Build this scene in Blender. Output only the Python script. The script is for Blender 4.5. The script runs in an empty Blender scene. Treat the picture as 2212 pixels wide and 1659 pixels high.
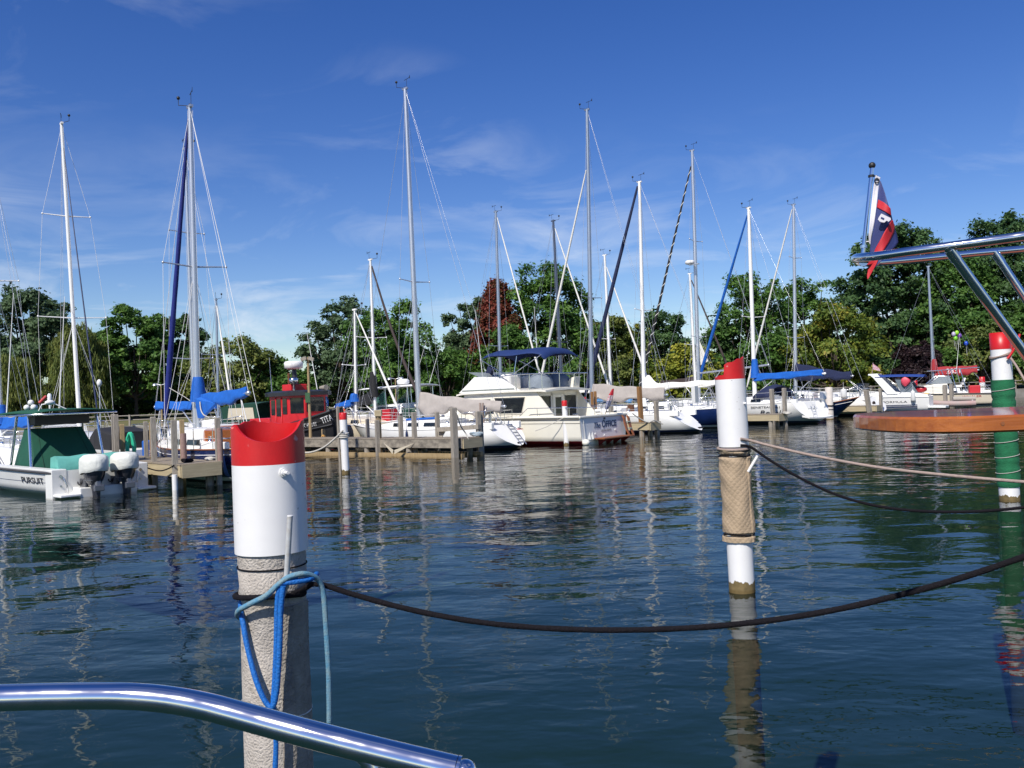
import bpy, math, random
import numpy as np
from mathutils import Vector as V, Matrix
R = math.radians
random.seed(7)
SC = bpy.context.scene
COL = SC.collection

# ------------------------------------------------------------------ camera
EYE = V((0, 0, 2.2)); FPX = 1878.0; PITCH = R(0.78); ROLL = R(2.2)
_f = V((0, math.cos(PITCH), math.sin(PITCH)))
_u0 = V((0, -math.sin(PITCH), math.cos(PITCH))); _r0 = V((1, 0, 0))
_r = _r0*math.cos(ROLL) - _u0*math.sin(ROLL)
_u = _r0*math.sin(ROLL) + _u0*math.cos(ROLL)
cam_data = bpy.data.cameras.new('camera'); cam = bpy.data.objects.new('camera', cam_data); COL.objects.link(cam)
cam_data.sensor_width = 36.0; cam_data.lens = 36.0*FPX/2212.0
cam_data.clip_start = 0.05; cam_data.clip_end = 6000
m = Matrix.Identity(4)
for i in range(3):
    m[i][0] = _r[i]; m[i][1] = _u[i]; m[i][2] = -_f[i]; m[i][3] = EYE[i]
cam.matrix_world = m
SC.camera = cam

# ------------------------------------------------------------------ sky, sun, exposure
SUN_AZ = R(-27)      # left of straight behind the camera
SUN_EL = R(47)
sdir = V((math.sin(SUN_AZ)*math.cos(SUN_EL), -math.cos(SUN_AZ)*math.cos(SUN_EL), math.sin(SUN_EL)))
world = bpy.data.worlds.new('World'); SC.world = world; world.use_nodes = True
nt = world.node_tree; nt.nodes.clear()
def N(t, **kw):
    n = nt.nodes.new(t)
    for k, v in kw.items(): setattr(n, k, v)
    return n
def lk(a, b): nt.links.new(a, b)
wo = N('ShaderNodeOutputWorld'); bg = N('ShaderNodeBackground'); bg.inputs['Strength'].default_value = 0.107
sky = N('ShaderNodeTexSky'); sky.sky_type = 'NISHITA'; sky.sun_disc = False
sky.sun_elevation = SUN_EL; sky.sun_rotation = math.atan2(sdir.x, sdir.y)
sky.altitude = 200; sky.air_density = 1.0; sky.dust_density = 0.35; sky.ozone_density = 3.0
hsv = N('ShaderNodeHueSaturation'); hsv.inputs['Saturation'].default_value = 1.33; hsv.inputs['Value'].default_value = 1.0; hsv.inputs['Hue'].default_value = 0.520
lk(sky.outputs[0], hsv.inputs['Color'])
tc = N('ShaderNodeTexCoord'); sp = N('ShaderNodeSeparateXYZ'); lk(tc.outputs['Generated'], sp.inputs[0])
zz = N('ShaderNodeMath', operation='MAXIMUM'); lk(sp.outputs['Z'], zz.inputs[0]); zz.inputs[1].default_value = 0.0
za = N('ShaderNodeMath', operation='ADD'); lk(zz.outputs[0], za.inputs[0]); za.inputs[1].default_value = 0.16
dx = N('ShaderNodeMath', operation='DIVIDE'); lk(sp.outputs['X'], dx.inputs[0]); lk(za.outputs[0], dx.inputs[1])
dy = N('ShaderNodeMath', operation='DIVIDE'); lk(sp.outputs['Y'], dy.inputs[0]); lk(za.outputs[0], dy.inputs[1])
cb = N('ShaderNodeCombineXYZ'); lk(dx.outputs[0], cb.inputs[0]); lk(dy.outputs[0], cb.inputs[1])
mp = N('ShaderNodeMapping'); mp.inputs['Scale'].default_value = (0.85, 1.0, 1); mp.inputs['Rotation'].default_value = (0, 0, R(24)); mp.inputs['Location'].default_value = (7.3, 2.9, 0)
lk(cb.outputs[0], mp.inputs[0])
n1 = N('ShaderNodeTexNoise'); n1.inputs['Scale'].default_value = 2.3; n1.inputs['Detail'].default_value = 7; n1.inputs['Roughness'].default_value = 0.58; n1.inputs['Distortion'].default_value = 0.7
lk(mp.outputs[0], n1.inputs['Vector'])
n2 = N('ShaderNodeTexNoise'); n2.inputs['Scale'].default_value = 0.75; n2.inputs['Detail'].default_value = 2
lk(mp.outputs[0], n2.inputs['Vector'])
r1 = N('ShaderNodeMapRange'); r1.inputs['From Min'].default_value = 0.48; r1.inputs['From Max'].default_value = 0.88; lk(n1.outputs['Fac'], r1.inputs['Value'])
r2 = N('ShaderNodeMapRange'); r2.inputs['From Min'].default_value = 0.48; r2.inputs['From Max'].default_value = 0.72; lk(n2.outputs['Fac'], r2.inputs['Value'])
lowb = N('ShaderNodeMapRange'); lowb.inputs['From Min'].default_value = .30; lowb.inputs['From Max'].default_value = .04; lowb.inputs['To Max'].default_value = .85; lk(sp.outputs['Z'], lowb.inputs['Value'])
r2a = N('ShaderNodeMath', operation='ADD'); r2a.use_clamp = True; lk(r2.outputs[0], r2a.inputs[0]); lk(lowb.outputs[0], r2a.inputs[1])
mu = N('ShaderNodeMath', operation='MULTIPLY'); lk(r1.outputs[0], mu.inputs[0]); lk(r2a.outputs[0], mu.inputs[1])
ms = N('ShaderNodeMath', operation='MULTIPLY'); lk(mu.outputs[0], ms.inputs[0]); ms.inputs[1].default_value = 0.95; ms.use_clamp = True
mx = N('ShaderNodeMixRGB'); lk(ms.outputs[0], mx.inputs['Fac']); lk(hsv.outputs[0], mx.inputs['Color1']); mx.inputs['Color2'].default_value = (7.0, 7.6, 8.4, 1)
lk(mx.outputs[0], bg.inputs['Color']); lk(bg.outputs[0], wo.inputs['Surface'])

sun_d = bpy.data.lights.new('sun', 'SUN'); sun_d.energy = 5.0; sun_d.angle = R(0.53); sun_d.color = (1.0, 0.94, 0.85)
sun = bpy.data.objects.new('sun', sun_d); COL.objects.link(sun)
sun.rotation_euler = sdir.to_track_quat('Z', 'Y').to_euler()
SC.view_settings.view_transform = 'Standard'; SC.view_settings.look = 'None'; SC.view_settings.gamma = 1.0
SC.view_settings.use_curve_mapping = False; SC.view_settings.exposure = 0.14
SC.render.engine = 'CYCLES'
SC.cycles.use_denoising = True; SC.cycles.max_bounces = 8; SC.cycles.transparent_max_bounces = 12
SC.cycles.caustics_reflective = False; SC.cycles.caustics_refractive = False
SC.cycles.sample_clamp_indirect = 6.0

# ------------------------------------------------------------------ pixel helpers (2212 x 1659 photograph pixels)
def ray(px, py):
    return _f + _r*((px-1106)/FPX) + _u*((829.5-py)/FPX)
def at(px, py, Y):
    d = ray(px, py); return EYE + d*(Y/d.y)
def on(px, py, z=0.0):
    d = ray(px, py); return EYE + d*((z-EYE.z)/d.z)
def proj(p):
    q = V(p)-EYE; w = q.dot(_f); return 1106+FPX*q.dot(_r)/w, 829.5-FPX*q.dot(_u)/w
def xat(px, Y, z=1.0):
    """world x of picture column px at depth Y and height z"""
    lo, hi = -3*Y, 3*Y
    for _ in range(40):
        mid = (lo+hi)/2
        if proj((mid, Y, z))[0] < px: lo = mid
        else: hi = mid
    return lo
def zat(px, py, Y): return at(px, py, Y).z

# ------------------------------------------------------------------ materials
MATS = {}
def mat(name, col, rough=0.5, metal=0.0, var=0.0, vscale=3.0, bump=0.0, bscale=40.0, col2=None, coat=0.0, stretch=(1, 1, 1), alpha=1.0, detail=4.0, spec=0.5, bstretch=(1, 1, 1)):
    if name in MATS: return MATS[name]
    M = bpy.data.materials.new(name); M.use_nodes = True; t = M.node_tree; P = t.nodes['Principled BSDF']
    P.inputs['Base Color'].default_value = (*col, 1); P.inputs['Roughness'].default_value = rough; P.inputs['Metallic'].default_value = metal
    P.inputs['Coat Weight'].default_value = coat; P.inputs['Alpha'].default_value = alpha; P.inputs['Specular IOR Level'].default_value = spec
    if var > 0 or col2 or bump > 0:
        c = t.nodes.new('ShaderNodeTexCoord')
        mp = t.nodes.new('ShaderNodeMapping'); mp.inputs['Scale'].default_value = stretch; t.links.new(c.outputs['Object'], mp.inputs[0])
    if var > 0 or col2:
        n = t.nodes.new('ShaderNodeTexNoise'); n.inputs['Scale'].default_value = vscale; n.inputs['Detail'].default_value = detail; n.inputs['Roughness'].default_value = 0.62
        t.links.new(mp.outputs[0], n.inputs['Vector'])
        r = t.nodes.new('ShaderNodeMapRange'); r.inputs['From Min'].default_value = 0.3; r.inputs['From Max'].default_value = 0.72; t.links.new(n.outputs['Fac'], r.inputs['Value'])
        x = t.nodes.new('ShaderNodeMixRGB'); c2 = col2 if col2 else tuple(k*(1-var) for k in col)
        x.inputs['Color1'].default_value = (*col, 1); x.inputs['Color2'].default_value = (*c2, 1)
        t.links.new(r.outputs[0], x.inputs['Fac']); t.links.new(x.outputs[0], P.inputs['Base Color'])
    if bump > 0:
        mp2 = t.nodes.new('ShaderNodeMapping'); mp2.inputs['Scale'].default_value = bstretch; t.links.new(c.outputs['Object'], mp2.inputs[0])
        nb = t.nodes.new('ShaderNodeTexNoise'); nb.inputs['Scale'].default_value = bscale; nb.inputs['Detail'].default_value = 3; t.links.new(mp2.outputs[0], nb.inputs['Vector'])
        b = t.nodes.new('ShaderNodeBump'); b.inputs['Strength'].default_value = 1.0; b.inputs['Distance'].default_value = bump
        t.links.new(nb.outputs['Fac'], b.inputs['Height']); t.links.new(b.outputs[0], P.inputs['Normal'])
    MATS[name] = M
    return M
gel = mat('gelcoat_white', (0.80, 0.80, 0.77), 0.28, var=0.10, vscale=1.4, stretch=(1, 1, .35), coat=.15)
gelw = mat('gelcoat_bright', (0.84, 0.84, 0.82), 0.3, var=0.06, vscale=1.2, coat=.1)
cream = mat('gelcoat_cream', (0.81, 0.78, 0.68), 0.3, var=0.08, vscale=1.3, stretch=(1, 1, .3), coat=.15)
tanhull = mat('gelcoat_tan', (0.70, 0.62, 0.48), 0.33, var=0.12, vscale=1.5, stretch=(1, 1, .4))
greyhull = mat('gelcoat_grey', (0.66, 0.67, 0.66), 0.3, var=0.1, vscale=1.5)
navyhull = mat('hull_navy', (0.008, 0.022, 0.095), 0.16, var=0.3, vscale=2, coat=.4)
blackhull = mat('hull_black', (0.022, 0.023, 0.027), 0.4, var=0.4, vscale=2.5)
nonskid = mat('deck_nonskid', (0.72, 0.71, 0.66), 0.7, var=0.15, vscale=4)
redpaint = mat('red_paint', (0.58, 0.012, 0.014), 0.38, var=0.25, vscale=5, bump=.0006, bscale=90)
tugred = mat('tug_red', (0.60, 0.016, 0.022), 0.4, var=0.15, vscale=2)
whitepaint = mat('white_pvc', (0.77, 0.77, 0.765), 0.33, var=0.05, vscale=6, bump=.0004, bscale=160)
antifoul = mat('bottom_paint_red', (0.25, 0.012, 0.015), 0.6, var=0.3, vscale=3)
antiblk = mat('bottom_paint_black', (0.02, 0.022, 0.026), 0.6, var=0.3, vscale=3)
antiblue = mat('bottom_paint_blue', (0.01, 0.03, 0.10), 0.6, var=0.3, vscale=3)
stripe_navy = mat('stripe_navy', (0.012, 0.02, 0.07), 0.35)
stripe_white = mat('stripe_white', (0.8, 0.8, 0.8), 0.35)
stripe_red = mat('stripe_red', (0.42, 0.014, 0.025), 0.4)
alu = mat('aluminium_mast', (0.62, 0.64, 0.67), 0.35, metal=0.75, var=.1, vscale=2)
alublue = mat('aluminium_dull', (0.36, 0.42, 0.50), 0.4, metal=0.6, var=.15, vscale=2)
mastw = mat('mast_white', (0.82, 0.82, 0.80), 0.35, var=.05, vscale=2)
mastdark = mat('mast_dark', (0.10, 0.12, 0.17), 0.35, metal=.5)
chrome = mat('polished_steel', (0.80, 0.79, 0.78), 0.09, metal=1.0)
steel = mat('stainless_rail', (0.72, 0.73, 0.75), 0.16, metal=1.0)
wire = mat('rigging_wire', (0.55, 0.56, 0.58), 0.35, metal=.7)
wirew = mat('rigging_white', (0.72, 0.72, 0.72), 0.5)
glass = mat('dark_glass', (0.012, 0.016, 0.02), 0.06, spec=.6)
acryl = mat('smoked_acrylic', (0.32, 0.36, 0.38), 0.08, alpha=.55)
cblue = mat('canvas_blue', (0.004, 0.115, 0.50), 0.75, var=.25, vscale=4, bump=.012, bscale=7)
croyal = mat('canvas_royal', (0.010, 0.022, 0.20), 0.75, var=.25, vscale=4, bump=.01, bscale=8)
cnavy = mat('canvas_navy', (0.010, 0.018, 0.065), 0.8, var=.25, vscale=4, bump=.012, bscale=7)
cgrey = mat('canvas_grey', (0.40, 0.365, 0.335), 0.85, var=.16, vscale=3, bump=.02, bscale=5, bstretch=(1, 1, .5))
cblack = mat('canvas_black', (0.014, 0.014, 0.016), 0.8, var=.2, bump=.01, bscale=8)
cgreen = mat('canvas_green', (0.004, 0.078, 0.046), 0.8, var=.2, vscale=4, bump=.008, bscale=8)
cdkgreen = mat('canvas_dark_green', (0.004, 0.05, 0.03), 0.85, var=.25, vscale=4, bump=.008, bscale=8)
caqua = mat('canvas_aqua', (0.12, 0.42, 0.36), 0.8, var=.2, vscale=4, bump=.012, bscale=9)
cwhite = mat('canvas_white', (0.74, 0.73, 0.68), 0.8, var=.12, vscale=4, bump=.02, bscale=9)
coffwhite = mat('cloth_offwhite', (0.66, 0.68, 0.64), 0.85, var=.12, vscale=5, bump=.016, bscale=11)
cred = mat('canvas_red', (0.36, 0.022, 0.030), 0.8, var=.2, vscale=3, bump=.012, bscale=7)
cbeige = mat('canvas_beige', (0.58, 0.52, 0.40), 0.8, var=.12, vscale=3, bump=.01, bscale=7)
cbrown = mat('canvas_brown', (0.045, 0.030, 0.028), 0.8, var=.2)
teak = mat('teak', (0.30, 0.105, 0.035), 0.4, var=.35, vscale=5, stretch=(.3, 3, 3), bump=.001, bscale=40)
varnish = mat('varnished_wood', (0.42, 0.125, 0.022), 0.2, col2=(0.27, 0.065, 0.012), vscale=5, stretch=(.5, 9, 9), coat=.5, bump=.0006, bscale=30, bstretch=(.4, 6, 6))
varnish_top = mat('varnished_top', (0.30, 0.10, 0.055), 0.3, col2=(0.20, 0.06, 0.03), vscale=6, stretch=(.4, 8, 2), coat=.5, bump=.0006, bscale=30, bstretch=(.4, 6, 6))
woodgrey = mat('weathered_wood', (0.37, 0.335, 0.285), 0.9, col2=(0.19, 0.17, 0.14), vscale=6, stretch=(6, 6, .7), bump=.006, bscale=18, bstretch=(5, 5, .5))
woodtan = mat('treated_wood', (0.42, 0.31, 0.165), 0.85, col2=(0.24, 0.17, 0.085), vscale=5, stretch=(6, 6, .6), bump=.004, bscale=18, bstretch=(5, 5, .5))
woodbrown = mat('brown_timber', (0.30, 0.155, 0.055), 0.8, col2=(0.18, 0.09, 0.035), vscale=5, stretch=(6, 6, .6), bump=.004, bscale=18, bstretch=(5, 5, .5))
fascia = mat('fascia_board', (0.46, 0.39, 0.25), 0.85, col2=(0.34, 0.28, 0.175), vscale=2.5, stretch=(.5, .5, 5), bump=.003, bscale=14)
fascia2 = mat('fascia_weathered', (0.36, 0.32, 0.255), 0.9, col2=(0.085, 0.075, 0.065), vscale=2.2, stretch=(1.3, 1.3, 2.2), bump=.006, bscale=12)
planktop = mat('dock_plank', (0.34, 0.29, 0.22), 0.9, col2=(0.24, 0.20, 0.155), vscale=3, bump=.004, bscale=20)
carpetpink = mat('carpet_pink', (0.30, 0.20, 0.175), 0.95, var=.3, vscale=12, bump=.008, bscale=60)
carpet = mat('carpet_wrap', (0.53, 0.485, 0.43), 0.97, col2=(0.36, 0.325, 0.285), vscale=11, bump=.010, bscale=95, detail=7)
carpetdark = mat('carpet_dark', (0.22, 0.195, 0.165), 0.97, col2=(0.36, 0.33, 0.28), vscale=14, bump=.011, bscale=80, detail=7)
quilt = mat('quilted_pad', (0.43, 0.325, 0.215), 0.92, var=.22, vscale=5, bump=.004, bscale=70)
padgreen = mat('green_carpet', (0.010, 0.15, 0.060), 0.9, var=.35, vscale=7, bump=.01, bscale=40)
slime = mat('pile_slime', (0.012, 0.022, 0.014), 0.9, spec=.1, var=.3, vscale=8)
scum = mat('waterline_scum', (0.20, 0.145, 0.06), 0.8, col2=(0.10, 0.075, 0.03), vscale=12)
ropeblk = mat('rope_black', (0.010, 0.009, 0.012), 0.9, spec=.15, var=.4, vscale=60, bump=.006, bscale=130)
ropeblue = mat('rope_blue', (0.004, 0.155, 0.56), 0.65, var=.45, vscale=70, bump=.004, bscale=150)
ropefade = mat('rope_blue_faded', (0.06, 0.22, 0.36), 0.8, col2=(0.20, 0.28, 0.29), vscale=30, bump=.004, bscale=150)
ropetan = mat('rope_tan', (0.36, 0.28, 0.24), 0.85, var=.3, vscale=40, bump=.005, bscale=120)
ropewhite = mat('rope_white', (0.55, 0.53, 0.48), 0.85, var=.3, vscale=30)
ropeorange = mat('rope_orange', (0.45, 0.24, 0.06), 0.8)
rubber = mat('black_rubber', (0.015, 0.015, 0.016), 0.5)
engblk = mat('engine_black', (0.030, 0.032, 0.042), 0.22, coat=.4)
enggrey = mat('engine_grey', (0.16, 0.17, 0.20), 0.3, metal=.5)
plastic = mat('white_plastic', (0.78, 0.78, 0.76), 0.35)
orange = mat('orange_plastic', (0.75, 0.09, 0.015), 0.5)
signgreen = mat('sign_green', (0.035, 0.10, 0.04), 0.5)
yellow = mat('yellow_paint', (0.62, 0.40, 0.03), 0.6)
hosegreen = mat('hose_green', (0.03, 0.46, 0.27), 0.45)
letterdk = mat('lettering_dark', (0.02, 0.022, 0.03), 0.5)
letternavy = mat('lettering_navy', (0.012, 0.035, 0.11), 0.45)
letterw = mat('lettering_white', (0.80, 0.80, 0.80), 0.5)
letterred = mat('lettering_red', (0.45, 0.02, 0.03), 0.5)

def specks(M, scale, thr, col, amount=.8, rough_only=False):
    """small worn spots with a shape of their own"""
    t = M.node_tree; P = t.nodes['Principled BSDF']; c = t.nodes.new('ShaderNodeTexCoord')
    n = t.nodes.new('ShaderNodeTexNoise'); n.inputs['Scale'].default_value = scale; n.inputs['Detail'].default_value = 2; t.links.new(c.outputs['Object'], n.inputs['Vector'])
    r = t.nodes.new('ShaderNodeMapRange'); r.inputs['From Min'].default_value = thr; r.inputs['From Max'].default_value = thr+.03; r.inputs['To Max'].default_value = amount; t.links.new(n.outputs['Fac'], r.inputs['Value'])
    if rough_only:
        r.inputs['From Max'].default_value = thr+.25; r.inputs['To Min'].default_value = .035; r.inputs['To Max'].default_value = amount; t.links.new(r.outputs[0], P.inputs['Roughness']); return
    x = t.nodes.new('ShaderNodeMixRGB'); x.inputs['Color2'].default_value = (*col, 1); t.links.new(r.outputs[0], x.inputs['Fac'])
    l = P.inputs['Base Color'].links
    if l: t.links.new(l[0].from_socket, x.inputs['Color1'])
    else: x.inputs['Color1'].default_value = P.inputs['Base Color'].default_value
    t.links.new(x.outputs[0], P.inputs['Base Color'])
specks(whitepaint, 34, .735, (.30, .28, .25)); specks(redpaint, 30, .74, (.62, .45, .42), .6); specks(chrome, 30, .35, (0, 0, 0), .13, True)
specks(redpaint, 9, .70, (.66, .55, .52), .45); specks(whitepaint, 5, .70, (.55, .53, .48), .35); specks(carpet, 7, .66, (.22, .19, .15), .5); specks(gel, 9, .73, (.45, .40, .30), .35)

# ------------------------------------------------------------------ mesh builder
class MB:
    def __init__(s): s.v = []; s.f = []; s.mi = []; s.sm = []
    def add(s, vs, fs, mi=0, smooth=False):
        o = len(s.v); s.v += [tuple(q) for q in vs]
        for f in fs: s.f.append(tuple(i+o for i in f)); s.mi.append(mi); s.sm.append(smooth)
        return s
    def box(s, x0, x1, y0, y1, z0, z1, mi=0, taper=None):
        vs = [(x0, y0, z0), (x1, y0, z0), (x1, y1, z0), (x0, y1, z0), (x0, y0, z1), (x1, y0, z1), (x1, y1, z1), (x0, y1, z1)]
        if taper:
            cx, cy = (x0+x1)/2, (y0+y1)/2
            vs = vs[:4]+[(cx+(x-cx)*taper, cy+(y-cy)*taper, z) for x, y, z in vs[4:]]
        return s.add(vs, [(3, 2, 1, 0), (4, 5, 6, 7), (0, 1, 5, 4), (1, 2, 6, 5), (2, 3, 7, 6), (3, 0, 4, 7)], mi)
    def obox(s, c, ax, ay, az, mi=0):
        """box from centre and three half-axis vectors"""
        c, ax, ay, az = V(c), V(ax), V(ay), V(az); vs = []
        for k in (-1, 1):
            for a, b in ((-1, -1), (1, -1), (1, 1), (-1, 1)): vs.append(c+ax*a+ay*b+az*k)
        return s.add(vs, [(3, 2, 1, 0), (4, 5, 6, 7), (0, 1, 5, 4), (1, 2, 6, 5), (2, 3, 7, 6), (3, 0, 4, 7)], mi)
    def tube(s, pts, r, n=8, mi=0, caps=True, closed=False, flat=1.0):
        pts = [V(p) for p in pts]; k = len(pts)
        rs = r if isinstance(r, (list, tuple)) else [r]*k
        rings = []; prev = None
        for i in range(k):
            a = pts[i-1] if (i > 0 or closed) else pts[i]; b = pts[(i+1) % k] if (i < k-1 or closed) else pts[i]
            t = (b-a)
            if t.length < 1e-9: t = V((0, 0, 1))
            t.normalize()
            if prev is None:
                ref = V((0, 0, 1)) if abs(t.z) < .9 else V((1, 0, 0)); nrm = (ref - t*ref.dot(t)).normalized()
            else:
                nrm = (prev - t*prev.dot(t))
                nrm = nrm.normalized() if nrm.length > 1e-6 else prev
            prev = nrm; bi = t.cross(nrm)
            rings.append([pts[i]+nrm*math.cos(2*math.pi*j/n)*rs[i]+bi*math.sin(2*math.pi*j/n)*rs[i]*flat for j in range(n)])
        return s.loft(rings, mi=mi, cap0=caps and not closed, cap1=caps and not closed, smooth=True, loop=closed)
    def loft(s, rings, mi=0, cap0=True, cap1=True, smooth=False, closed=True, loop=False):
        n = len(rings[0]); vs = [q for rg in rings for q in rg]; fs = []
        K = len(rings)
        for i in range(K if loop else K-1):
            i2 = (i+1) % K
            for j in range(n if closed else n-1):
                j2 = (j+1) % n
                fs.append((i*n+j, i*n+j2, i2*n+j2, i2*n+j))
        s.add(vs, fs, mi, smooth)
        if cap0: s.add(rings[0], [tuple(range(n-1, -1, -1))], mi)
        if cap1: s.add(rings[-1], [tuple(range(n))], mi)
        return s
    def lathe(s, prof, n=20, c=(0, 0, 0), mi=0, smooth=True, cap0=True, cap1=True):
        c = V(c); rings = [[c+V((r*math.cos(2*math.pi*j/n), r*math.sin(2*math.pi*j/n), z)) for j in range(n)] for r, z in prof]
        return s.loft(rings, mi=mi, smooth=smooth, cap0=cap0, cap1=cap1)
    def ball(s, c, r, nu=12, nv=8, mi=0):
        c = V(c); rr = r if isinstance(r, (tuple, list)) else (r, r, r); rings = []
        for i in range(nv+1):
            a = -math.pi/2+math.pi*(i+.02)/(nv+.04)
            rings.append([c+V((rr[0]*math.cos(a)*math.cos(2*math.pi*j/nu), rr[1]*math.cos(a)*math.sin(2*math.pi*j/nu), rr[2]*math.sin(a))) for j in range(nu)])
        return s.loft(rings, mi=mi, smooth=True)
    def poly(s, pts, th, mi=0):
        """flat polygon given as 3-D points, thickened along its normal"""
        pts = [V(p) for p in pts]; nrm = V((0, 0, 0))
        for i in range(len(pts)): nrm += (pts[i]-pts[0]).cross(pts[(i+1) % len(pts)]-pts[0])
        nrm.normalize()
        return s.loft([[p-nrm*th/2 for p in pts], [p+nrm*th/2 for p in pts]], mi=mi)
    def build(s, name, mats, parent=None, bevel=0.0, subsurf=0):
        me = bpy.data.meshes.new(name)
        me.from_pydata(s.v, [], s.f)
        mats = mats if isinstance(mats, (list, tuple)) else [mats]
        for q in mats: me.materials.append(q)
        me.polygons.foreach_set('material_index', s.mi); me.polygons.foreach_set('use_smooth', s.sm)
        me.update()
        o = bpy.data.objects.new(name, me); COL.objects.link(o)
        if parent is not None: o.parent = parent
        if bevel > 0:
            b = o.modifiers.new('bevel', 'BEVEL'); b.width = bevel; b.segments = 2; b.limit_method = 'ANGLE'; b.angle_limit = R(40)
        if subsurf:
            b = o.modifiers.new('sub', 'SUBSURF'); b.levels = subsurf; b.render_levels = subsurf
        return o
def tag(o, label=None, cat=None, group=None, kind=None):
    if label: o['label'] = label
    if cat: o['category'] = cat
    if group: o['group'] = group
    if kind: o['kind'] = kind
    return o
def thing(name, label, cat, loc=(0, 0, 0), rz=0.0, group=None):
    o = bpy.data.objects.new(name, None); COL.objects.link(o); o.location = loc; o.rotation_euler = (0, 0, rz); o.empty_display_size = .3
    return tag(o, label, cat, group)
def shared(name, me, parent, loc=(0, 0, 0), rz=0.0, scale=(1, 1, 1)):
    o = bpy.data.objects.new(name, me); COL.objects.link(o); o.parent = parent; o.location = loc; o.rotation_euler = (0, 0, rz); o.scale = scale
    return o
def cat_curve(pts, n=8):
    """Catmull-Rom through points"""
    P = [V(p) for p in pts]; out = []
    for i in range(len(P)-1):
        p0 = P[max(i-1, 0)]; p1 = P[i]; p2 = P[i+1]; p3 = P[min(i+2, len(P)-1)]
        for k in range(n):
            t = k/n
            out.append(.5*((2*p1)+(p2-p0)*t+(2*p0-5*p1+4*p2-p3)*t*t+(3*p1-p0-3*p2+p3)*t**3))
    out.append(P[-1]); return out
def text(name, body, size, m, parent, origin, ex, ey, shear=0.0, extrude=0.002, width=None, bold=0.0):
    """lettering as flat mesh: origin = left baseline, ex = writing direction, ey = up direction"""
    cu = bpy.data.curves.new(name, 'FONT'); cu.body = body; cu.size = size; cu.shear = shear; cu.extrude = extrude; cu.offset = bold
    ob = bpy.data.objects.new('tmp', cu); COL.objects.link(ob)
    bpy.context.view_layer.update()
    dg = bpy.context.evaluated_depsgraph_get(); me = bpy.data.meshes.new_from_object(ob.evaluated_get(dg))
    bpy.data.objects.remove(ob)
    me.name = name; me.materials.clear(); me.materials.append(m)
    ex = V(ex).normalized(); ey = V(ey); ey = (ey-ex*ey.dot(ex)).normalized(); ez = ex.cross(ey)
    if width and len(me.vertices):
        w = max(v.co.x for v in me.vertices); ex = ex*(width/w)
    M = Matrix(((ex.x, ey.x, ez.x, origin[0]), (ex.y, ey.y, ez.y, origin[1]), (ex.z, ey.z, ez.z, origin[2]), (0, 0, 0, 1)))
    me.transform(M)
    o = bpy.data.objects.new(name, me); COL.objects.link(o); o.parent = parent
    return o

# ------------------------------------------------------------------ setting: water, land
def water_mat():
    M = bpy.data.materials.new('harbour_water'); M.use_nodes = True; t = M.node_tree; P = t.nodes['Principled BSDF']
    t.nodes.remove(P); out = t.nodes['Material Output']
    fr = t.nodes.new('ShaderNodeFresnel'); fr.inputs['IOR'].default_value = 1.34
    gl = t.nodes.new('ShaderNodeBsdfGlossy'); gl.inputs['Roughness'].default_value = 0.012
    tp = t.nodes.new('ShaderNodeBsdfTransparent'); mxs = t.nodes.new('ShaderNodeMixShader')
    t.links.new(fr.outputs[0], mxs.inputs[0]); t.links.new(tp.outputs[0], mxs.inputs[1]); t.links.new(gl.outputs[0], mxs.inputs[2]); t.links.new(mxs.outputs[0], out.inputs['Surface'])
    c = t.nodes.new('ShaderNodeTexCoord')
    def noise(scale, detail, stretch, rot=0.0, dist=0.0):
        mp = t.nodes.new('ShaderNodeMapping'); mp.inputs['Scale'].default_value = stretch; mp.inputs['Rotation'].default_value = (0, 0, rot)
        t.links.new(c.outputs['Object'], mp.inputs[0])
        n = t.nodes.new('ShaderNodeTexNoise'); n.inputs['Scale'].default_value = scale; n.inputs['Detail'].default_value = detail; n.inputs['Roughness'].default_value = .5; n.inputs['Distortion'].default_value = dist
        t.links.new(mp.outputs[0], n.inputs['Vector']); return n.outputs['Fac']
    def math_(op, a, b):
        n = t.nodes.new('ShaderNodeMath'); n.operation = op
        for i, q in enumerate((a, b)):
            if isinstance(q, float): n.inputs[i].default_value = q
            else: t.links.new(q, n.inputs[i])
        return n.outputs[0]
    a = math_('MULTIPLY', noise(0.9, 1.0, (.55, 1.0, 1), R(12), .3), 0.042)
    b = math_('MULTIPLY', noise(3.2, 1.5, (.6, 1.0, 1), R(-8), .4), 0.0125)
    d = math_('MULTIPLY', noise(9.0, 1.5, (.65, 1.0, 1), R(20), .2), 0.0040)
    patch = noise(0.16, 2.0, (1, .8, 1))
    pr = t.nodes.new('ShaderNodeMapRange'); pr.inputs['From Min'].default_value = .35; pr.inputs['From Max'].default_value = .65; pr.inputs['To Min'].default_value = .30; pr.inputs['To Max'].default_value = 1.25
    t.links.new(patch, pr.inputs['Value'])
    h = math_('ADD', a, math_('MULTIPLY', math_('ADD', b, d), pr.outputs[0]))
    bp = t.nodes.new('ShaderNodeBump'); bp.inputs['Strength'].default_value = 1.0; bp.inputs['Distance'].default_value = 1.0
    t.links.new(h, bp.inputs['Height']); t.links.new(bp.outputs[0], gl.inputs['Normal']); t.links.new(bp.outputs[0], fr.inputs['Normal'])
    return M
def structure(name, mb, m): return tag(mb.build(name, m), kind='structure')
w = MB(); w.add([(-400, -300, 0), (400, -300, 0), (400, 140, 0), (-400, 140, 0)], [(0, 1, 2, 3)])
structure('water', w, water_mat())
w = MB(); w.add([(-400, -300, -4.2), (400, -300, -4.2), (400, 160, -4.2), (-400, 160, -4.2)], [(0, 1, 2, 3)])  # unseen sheet added below to supply the water's body colour, clear of near shadows
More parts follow.
